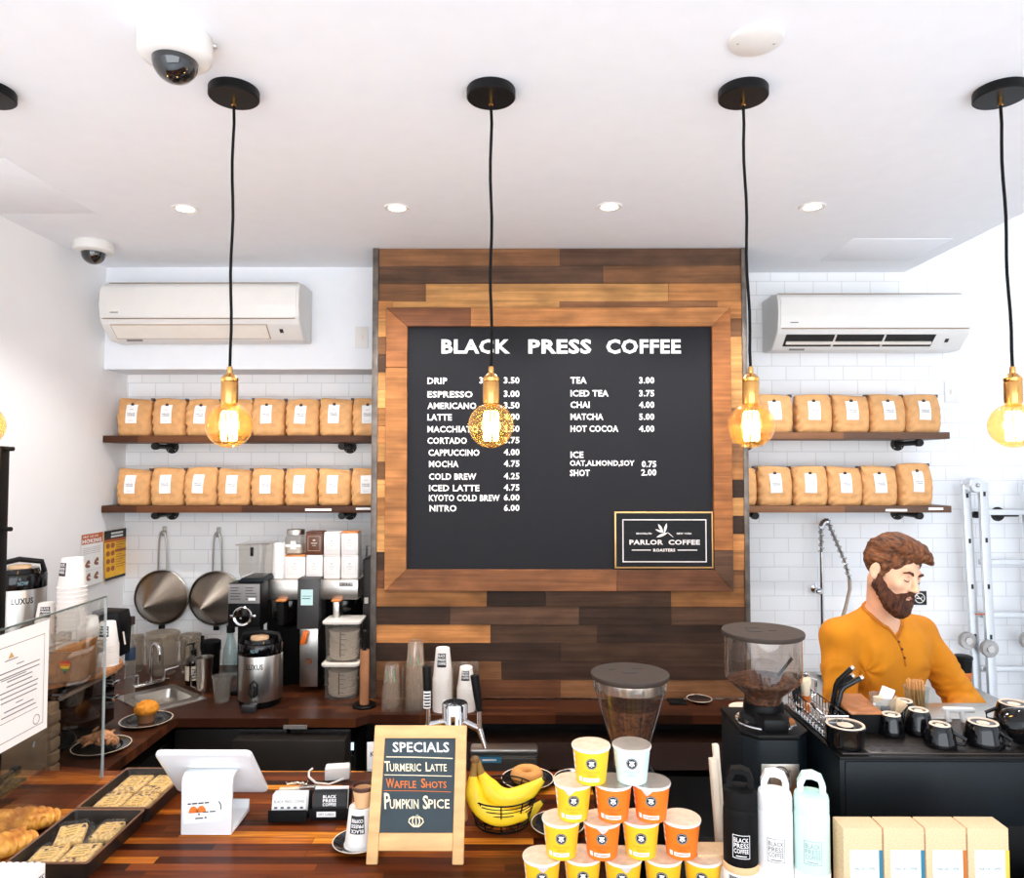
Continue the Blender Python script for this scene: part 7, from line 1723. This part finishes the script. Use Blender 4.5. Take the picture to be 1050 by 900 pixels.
# pipe bracket without a shelf behind the ladder
x, z = lp(1034, 528); b = thing('pipe_bracket', 'black iron pipe bracket on the wall behind the ladder', 'bracket', (x, RY + .004, z))
MB().lathe([(0, 0), (.038, 0), (.038, -.006), (.02, -.01), (.02, -.02), (0, -.02)], (0, 0, 0), 24, (0, 1, 0)).build('flange', IRON, b); MB().tube([(0, -.01, 0), (.0, -.03, 0), (.09, -.03, .0)], .0125, 12).build('pipe', IRON, b)
x, z = lp(1004, 528); b = thing('pipe_bracket', 'black iron pipe end on the wall by the near ladder rail', 'bracket', (x, RY + .004, z)); MB().cyl((0, 0, 0), (0, -.05, 0), .0125).build('pipe', IRON, b); MB().cyl((0, -.05, 0), (0, -.07, 0), .018).build('cap', IRON, b)
p = atY(988, 705, 3.5)
t = thing('paper_cup', 'black paper cup with an orange band on the steel table by the ladder', 'cup', (p.x, 3.5, .912)); MB().lathe([(0, .002), (.028, .002), (.029, 0), (.04, .17), (.042, .172), (.038, .172), (.0, .165)], seg=32).build('cup_wall', BLACK, t); MB().lathe([(.0343, .075), (.0347, .076), (.0368, .108), (.0364, .109)], seg=32).build('orange_band', mat('orange_band', (216, 118, 40), .5), t); MB().lathe([(0, .184), (.036, .184), (.042, .18), (.043, .17), (.04, .168)], seg=32).build('lid', BLACK, t)
# ------------------------------------------------------------ the barista
from mathutils import noise as mnoise
HO = Vector((1.280, 2.475, 1.642)); ha, hp, hr = R(24), R(14), R(-11)
hf = Vector((math.cos(hp) * math.sin(ha), -math.cos(hp) * math.cos(ha), -math.sin(hp)))
hu = Vector((math.sin(hp) * math.sin(ha), -math.sin(hp) * math.cos(ha), math.cos(hp)))
hs_ = Vector((math.cos(ha), math.sin(ha), 0))
hs_, hu = hs_ * math.cos(hr) + hu * math.sin(hr), hu * math.cos(hr) - hs_ * math.sin(hr)
HR = Matrix((hf, hs_, hu)).transposed()
HK = .90
def H(f, s, u): return HO + (hf * f + hs_ * s + hu * u) * HK
tb = R(20); tl = Vector((math.cos(tb), math.sin(tb), 0)); tf = Vector((math.sin(tb), -math.cos(tb), 0)); tz = Vector((0, 0, 1))
TR = Matrix((tl, tf, tz)).transposed()
TC = Vector((1.283, 2.565, 0))
def T(l, f, z): return TC + tl * l + tf * f + tz * z
SH = {-1: T(-.182, 0, 1.415), 1: T(.180, 0, 1.398)}
EL = {-1: Vector((1.078, 2.43, 1.175)), 1: Vector((1.552, 2.52, 1.172))}
WR = {-1: Vector((1.222, 2.295, 1.216)), 1: Vector((1.395, 2.315, 1.192))}
HD = {-1: Vector((.45, -.80, -.10)).normalized(), 1: Vector((-.42, -.86, -.06)).normalized()}
root = thing('person', 'bearded man in a mustard henley shirt looking down behind the espresso machine', 'person', (1.31, 2.66, 0))
OFF = root.location.copy()
def arms(sd, ru, re_, rw, k, wrist=0.0):
    for s in (-1, 1):
        sd.cap(SH[s], EL[s], ru, re_, k); w = WR[s] + (WR[s] - EL[s]).normalized() * wrist; sd.cap(EL[s], w, re_, rw, k)
E = lambda r: tuple(v * HK for v in r)
# --- skin body: head, neck, torso, arms and hands in one surface
sd = SDF((1.0, 2.03, .93), (1.66, 2.76, 1.80), .004)
def torso(sd, q):
    sd.ell(T(0, -.012, 1.26), (.162 - q, .118 - q, .235), TR, .03).ell(T(0, -.035, 1.03), (.160 - q, .118 - q, .20), TR, .08).cap(SH[-1], SH[1], .054 - q, None, .045)
    for s in (-1, 1):
        sd.cap(T(0, -.012, 1.470), SH[s] + Vector((0, 0, .006)), .042 - q, .048 - q, .045); sd.ell(T(s * .075, .050, 1.34), (.080, .050 - q, .085), TR, .05)
torso(sd, .011)
arms(sd, .045, .036, .026, .02)
NB = T(-.004, .014, 1.455)
sd.cap(NB, H(-.022, 0, -.045), .053, .048, .025)
sd.ell(H(-.012, 0, .045), E((.098, .076, .085)), HR, .01).ell(H(.026, 0, -.03), E((.070, .061, .086)), HR, .02)
for s in (-1, 1):
    sd.cap(H(-.005, s * .05, -.055), H(.066, s * .012, -.100), .02, .02, .02)
sd.ell(H(.070, 0, -.098), E((.024, .026, .020)), HR, .015)
sd.cap(H(.083, -.034, .024), H(.083, .034, .024), .012, None, .012)
for s in (-1, 1):
    sd.ell(H(.102, s * .032, .004), E((.016, .018, .011)), HR, .010, '-')
    sd.ell(H(.0785, s * .032, .003), E((.0145, .0155, .0125)), HR, .004)
    sd.ell(H(.068, s * .043, -.026), E((.022, .021, .02)), HR, .015)
sd.cap(H(.089, 0, .018), H(.114, 0, -.026), .0085, .0105, .008).ell(H(.1145, 0, -.029), E((.0105, .0115, .0095)), HR, .006)
for s in (-1, 1): sd.ell(H(.103, s * .0115, -.033), E((.0095, .0072, .0075)), HR, .005)
sd.ell(H(.092, 0, -.058), E((.011, .024, .0065)), HR, .004).ell(H(.090, 0, -.070), E((.0115, .02, .007)), HR, .004)
for s in (-1, 1):
    ER = Matrix((hf * .93 + hs_ * -s * .3, hs_ * .93 * s + hf * .3, hu)).transposed()
    sd.ell(H(-.008, s * .080, -.008), E((.020, .0075, .032)), ER, .004).ell(H(-.004, s * .0875, -.004), E((.010, .005, .018)), ER, .004, '-').ell(H(-.002, s * .078, -.032), E((.010, .007, .010)), ER, .005)
# hands: palm, four bent fingers of their own length, thumb from the side of the palm
for s in (-1, 1):
    d = HD[s]; up = Vector((0, 0, 1)); sd_ = d.cross(up).normalized() * (1 if s < 0 else -1)   # towards the thumb side (inner)
    up = (up - d * up.dot(d)).normalized(); w = WR[s]
    sd.cap(WR[s], w + d * .02, .026, .025, .012)
    Rm = Matrix((d, sd_, up)).transposed()
    sd.ell(w + d * .062, (.050, .040, .016), Rm, .014)
    for i, (o, L_) in enumerate(((-.029, .058), (-.010, .070), (.010, .076), (.029, .068))):
        a = w + d * .098 + sd_ * o - up * .002; b = a + (d * .9 - up * .45).normalized() * L_ * .42; c = b + (d * .45 - up * .9).normalized() * L_ * .32; e = c + (d * -.1 - up).normalized() * L_ * .26
        sd.cap(a - d * .02, b, .0088, .0082, .004).cap(b, c, .0082, .0076, .003).cap(c, e, .0076, .0066, .003)
    a = w + d * .03 + sd_ * .030; b = a + (d * .6 + sd_ * .7 - up * .3).normalized() * .038; c = b + (d * .9 + sd_ * .1 - up * .4).normalized() * .032
    sd.cap(a, b, .0115, .0098, .008).cap(b, c, .0098, .0078, .003)
SKIN = mat('skin', (226, 172, 140), .5, var=.07, scale=16, rgb2=(234, 184, 152), bump=.03, bscale=300)
body = sdf_obj('body', sd, SKIN, root, OFF, 2)
# --- shirt
def fold(P):
    Q = P.copy()
    for i, p in enumerate(P):
        v = Vector(p); n_ = mnoise.noise(Vector((v.x * 9, v.y * 9, v.z * 5))) * .006 + (.004 * mnoise.noise(Vector((v.x * 26, v.y * 26, v.z * 11))))
        for s in (-1, 1):
            e = (v - EL[s]).length
            if e < .2:
                t_ = (v - SH[s]).dot((EL[s] - SH[s]).normalized()) if (v - SH[s]).length < (v - WR[s]).length else (v - WR[s]).length
                n_ += .0050 * math.sin(t_ * 95 + 20 * mnoise.noise(v * 7)) * max(0, 1 - e / .2)
            q = (v - (WR[s] - (WR[s] - EL[s]).normalized() * .05)).length
            if q < .12: n_ += .004 * math.sin((v - WR[s]).length * 150 + 16 * mnoise.noise(v * 8)) * (1 - q / .12)
        for s in (-1, 1):
            pit = SH[s] + Vector((-s * .045, -.02, -.10)); dd = v - pit; e = dd.length
            if e < .22:
                ang = math.atan2(dd.z, dd.dot(tl)); n_ += .0052 * math.sin(ang * 7 + 5 * mnoise.noise(v * 6)) * max(0, 1 - e / .22) * min(1, e / .05)
        dz = max(0, 1.3 - v.z); n_ += .006 * math.sin(v.x * 38 + 14 * mnoise.noise(Vector((v.x * 4, v.y * 4, v.z * 2)))) * min(1, dz * 5) * (.5 if v.z > 1.1 else 1)
        c = TC + Vector((0, 0, v.z)); r = v - c
        if r.length > 1e-4: Q[i] = v + r.normalized() * n_
    return Q
sd = SDF((.96, 2.10, .86), (1.70, 2.80, 1.58), .005)
torso(sd, 0)
arms(sd, .059, .053, .040, .014, -.012)
for s in (-1, 1):       # hollow cuff
    d = (WR[s] - EL[s]).normalized(); sd.cap(WR[s] - d * .03, WR[s] + d * .05, .030, None, .004, '-')
sd.half((0, 0, .885), (0, 0, -1), .01)
NA = (H(-.022, 0, -.045) - NB).normalized(); NT = NB + NA * .14
def nring(a, r): 
    e1 = (tl - NA * tl.dot(NA)).normalized(); e2 = NA.cross(e1) * -1
    return e1 * math.cos(a) * r + e2 * math.sin(a) * r
ring = []
for k in range(40):
    a = 2 * PI * k / 40; q = sd.hit(NT + nring(a, .060), -NA, 160, .0015); ring.append((a, q))
VL, VZ0 = -.016, 1.412
vtip = sd.hit(T(VL, .30, VZ0), -tf, 200, .0015)
vpts = [sd.hit(T(VL + .004 * k, .30, VZ0 - .028 * k), -tf, 200, .0015) for k in range(4)]
sd.cap(NB - NA * .02, NT + NA * .1, .058, .058, .004, '-')
def wedge(P):
    q = P - np.array(TC); l = q @ np.array(tl) - VL; f = q @ np.array(tf); z = P[..., 2]
    return np.maximum(np.maximum(np.abs(l) - np.clip((z - VZ0) * .42, -.02, .05), VZ0 - z), .03 - f)
sd.fn(T(-.2, -.2, 1.38), T(.2, .35, 1.57), wedge, .003, '-') if False else sd.fn((.96, 2.1, 1.38), (1.7, 2.8, 1.58), wedge, .003, '-')
SHIRT = mat('mustard_knit', (206, 126, 4), .9, var=.10, scale=5, rgb2=(214, 136, 8), bump=.35, bscale=420)
shirt = sdf_obj('henley_shirt', sd, SHIRT, root, OFF, 2, fold)
COL = mat('mustard_rib', (186, 108, 4), .85, var=.12, scale=60, bump=.3, bscale=500)
e2f = nring(PI / 2, 1).dot(tf) > 0
fa = PI / 2 if e2f else -PI / 2
pts = [q for a, q in ring[0:0]]
order = sorted([((a - fa) % (2 * PI), q) for a, q in ring if q is not None], key=lambda t: t[0])
pts = [q for a, q in order if .34 < a < 2 * PI - .34]
MB(OFF).tube([p + NA * .003 for p in pts], .0062, 10).build('collar_band', COL, root)
m = MB(OFF)
for sgn, end in ((1, pts[0]), (-1, pts[-1])): m.tube([end + NA * .002, end.lerp(vpts[0], .55) + tf * .003, vpts[0] + tf * .002], [.0055, .005, .004], 8)
m.tube([p + tf * .0005 for p in vpts], .0042, 8); m.build('placket', COL, root)
for k in (.2, 1.0, 2.0):
    i = int(k); q = vpts[i].lerp(vpts[min(i + 1, 3)], k - i)
    MB(OFF).ball(q + tf * .004, (.0045, .0045, .0045), 10, 8).build('button', mat('brown_button', (92, 60, 26), .4), root)
# --- trousers and shoes
sd = SDF((1.05, 2.45, .06), (1.56, 2.90, 1.0), .01)
sd.ell(T(0, -.05, .93), (.165, .115, .10), TR, .04)
for s in (-1, 1):
    sd.cap(T(s * .085, -.05, .88), T(s * .10, -.03, .50), .085, .06, .04).cap(T(s * .10, -.03, .50), T(s * .105, -.06, .09), .062, .05, .02)
sdf_obj('trousers', sd, mat('dark_denim', (38, 42, 52), .85, var=.15), root, OFF, 2)
for s in (-1, 1):
    sd = SDF(T(s * .105, 0, -.02) - Vector((.17, .19, 0)), T(s * .105, 0, .15) + Vector((.17, .17, 0)), .006)
    sd.cap(T(s * .105, -.08, .045), T(s * .115, .08, .035), .045, .038, .02).cap(T(s * .105, -.06, .06), T(s * .105, -.06, .11), .042, .045, .02); sd.half((0, 0, .002), (0, 0, -1), .003)
    sdf_obj('shoe', sd, mat('black_shoe', (28, 27, 27), .5), root, OFF, 1)
# --- hair, beard, brows, lashes
def strands(amp, sc, flow):
    inv = HR.transposed()
    def d(P):
        Q = P.copy()
        for i, p in enumerate(P):
            l = (inv @ (Vector(p) - HO)) / HK
            if flow == 'hair': v = Vector((l.x * sc * .16 + l.y * sc * .3, (l.y + .35 * l.x) * sc, (l.z - .5 * max(0, .03 - l.z)) * sc * .45))
            else: v = Vector((l.x * sc * .8, l.y * sc, l.z * sc * .25))
            n_ = mnoise.noise(v) + .6 * mnoise.noise(v * 2.1)
            c = Vector((-.01, 0, .03)) if l.z > -.01 else Vector((.03, 0, -.05))
            Q[i] = HO + HR @ ((l + (l - c).normalized() * amp * n_) * HK)
        return Q
    return d
FR = (HO, HR)
sd = SDF(HO - Vector((.15, .15, .11)), HO + Vector((.15, .15, .17)), .003)
E = lambda r: tuple(v * HK for v in r)
sd.ell(H(-.016, 0, .046), E((.105, .0815, .093)), HR, .01).ell(H(.015, 0, .105), E((.082, .066, .040)), HR, .03)
sd.cap(H(.04, -.045, .112), H(.100, .012, .100), .022, .018, .02).cap(H(.085, -.01, .103), H(.112, .035, .080), .018, .007, .015).cap(H(.05, .03, .115), H(.100, .050, .080), .02, .008, .02)
sd.ell(H(.116, -.004, -.016), E((.066, .115, .088)), HR, .010, '-')
for s in (-1, 1): sd.ell(H(.070, s * .10, -.035), E((.048, .06, .090)), HR, .006, '-').ell(H(-.004, s * .095, -.016), E((.022, .032, .034)), HR, .006, '-')
sd.half(H(0, 0, -.018), hf * .50 - hu * .86, .006)
for s in (-1, 1): sd.cap(H(.022, s * .073, .02), H(.018, s * .071, -.022), .009, .007, .008)
HAIR = mat('brown_hair', (58, 34, 21), .5, spec=.3, var=.45, scale=8, stretch=(2.5, 16, 9), rgb2=(118, 72, 42), bump=.5, bscale=22)
sdf_obj('hair', sd, HAIR, root, OFF, 1, strands(.0055, 85, 'hair'), FR)
sd = SDF(HO - Vector((.15, .15, .21)), HO + Vector((.15, .15, .07)), .003)
for s in (-1, 1):
    sd.cap(H(.014, s * .071, -.01), H(.008, s * .064, -.055), .007, .014, .01).cap(H(.008, s * .063, -.055), H(.058, s * .034, -.103), .015, .024, .015)
    sd.cap(H(.104, s * .004, -.047), H(.090, s * .030, -.066), .0075, .007, .006).cap(H(.090, s * .030, -.066), H(.076, s * .034, -.095), .010, .016, .01)
    sd.cap(H(.03, s * .058, -.045), H(.066, s * .042, -.08), .010, .014, .015)
sd.ell(H(.078, 0, -.112), E((.036, .042, .040)), HR, .02).ell(H(.094, 0, -.085), E((.013, .02, .008)), HR, .01)
sd.ell(H(.110, 0, -.065), E((.016, .019, .0045)), HR, .004, '-')
BEARD = mat('dark_brown_beard', (42, 23, 15), .6, spec=.3, var=.5, scale=9, stretch=(10, 14, 3), rgb2=(84, 46, 28), bump=.6, bscale=24)
sdf_obj('beard', sd, BEARD, root, OFF, 1, strands(.0045, 120, 'beard'), FR)
for s in (-1, 1):
    MB(OFF).tube([H(.0945, s * .013, .020), H(.0975, s * .024, .0265), H(.094, s * .038, .0285), H(.082, s * .051, .021)], [.0034, .0048, .0046, .002], 8).build('eyebrow', BEARD, root)
    MB(OFF).tube([H(.0905, s * .018, -.002), H(.0945, s * .026, -.006), H(.0945, s * .035, -.0065), H(.089, s * .045, -.002)], [.0008, .0016, .0016, .001], 6).build('eyelashes', mat('dark_lash', (40, 24, 18), .6), root)
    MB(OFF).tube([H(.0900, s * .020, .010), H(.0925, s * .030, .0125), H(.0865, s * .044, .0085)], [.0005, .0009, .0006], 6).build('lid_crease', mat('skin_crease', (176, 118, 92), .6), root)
MB(OFF).ball(H(.1005, 0, -.064), (.004, .016, .003), 12, 8, HR).build('lips', mat('lip', (190, 122, 104), .45), root)

# ------------------------------------------------------------ camera and light
cam = bpy.data.cameras.new('camera'); co = bpy.data.objects.new('camera', cam); C.objects.link(co)
cam.sensor_width = 36; cam.sensor_fit = 'HORIZONTAL'; cam.lens = 36 * FPX / 1050; cam.clip_start = .02
co.location = (0, 0, CAMZ); co.rotation_euler = Euler((PI / 2 + PITCH, 0, YAW), 'XYZ'); co['kind'] = 'helper'
sc = bpy.context.scene; sc.camera = co
def area(name, loc, rot, sx, sy, e, col):
    l = bpy.data.lights.new(name, 'AREA'); l.shape = 'RECTANGLE'; l.size = sx; l.size_y = sy; l.energy = e; l.color = col
    o = bpy.data.objects.new(name, l); C.objects.link(o); o.location = loc; o.rotation_euler = rot; o['kind'] = 'helper'; return o
area('shop_window_daylight', (.3, -2.1, 1.75), (R(90), 0, 0), 5.2, 2.5, 128, (.87, .945, 1))
area('skylight_daylight', (3.2, 1.6, 4.3), (0, 0, 0), 1.7, 3.6, 4, (.80, .92, 1))
l = bpy.data.lights.new('added_bounce_sun', 'SUN'); l.energy = 6; l.angle = R(1.5); l.color = (.74, .87, 1)  # sun added to hit the unseen front floor; its bounce brightens the ceiling
o = bpy.data.objects.new('added_bounce_sun', l); C.objects.link(o); o.location = (0, -4, 5); o.rotation_euler = (R(42), 0, 0); o['kind'] = 'helper'
w = bpy.data.worlds.new('daylight'); w.use_nodes = True; sc.world = w
nt = w.node_tree; nt.nodes.clear(); o_ = nt.nodes.new('ShaderNodeOutputWorld'); bg = nt.nodes.new('ShaderNodeBackground'); nt.links.new(bg.outputs[0], o_.inputs[0])
bg.inputs[0].default_value = lin((236, 242, 250)); bg.inputs[1].default_value = 1.0
sc.view_settings.view_transform = 'Standard'; sc.view_settings.look = 'None'; sc.view_settings.exposure = 0.35; sc.view_settings.gamma = 1.0
try: sc.view_settings.use_curve_mapping = False
except Exception: pass

sc.cycles.transparent_max_bounces = 48; sc.cycles.diffuse_bounces = 6
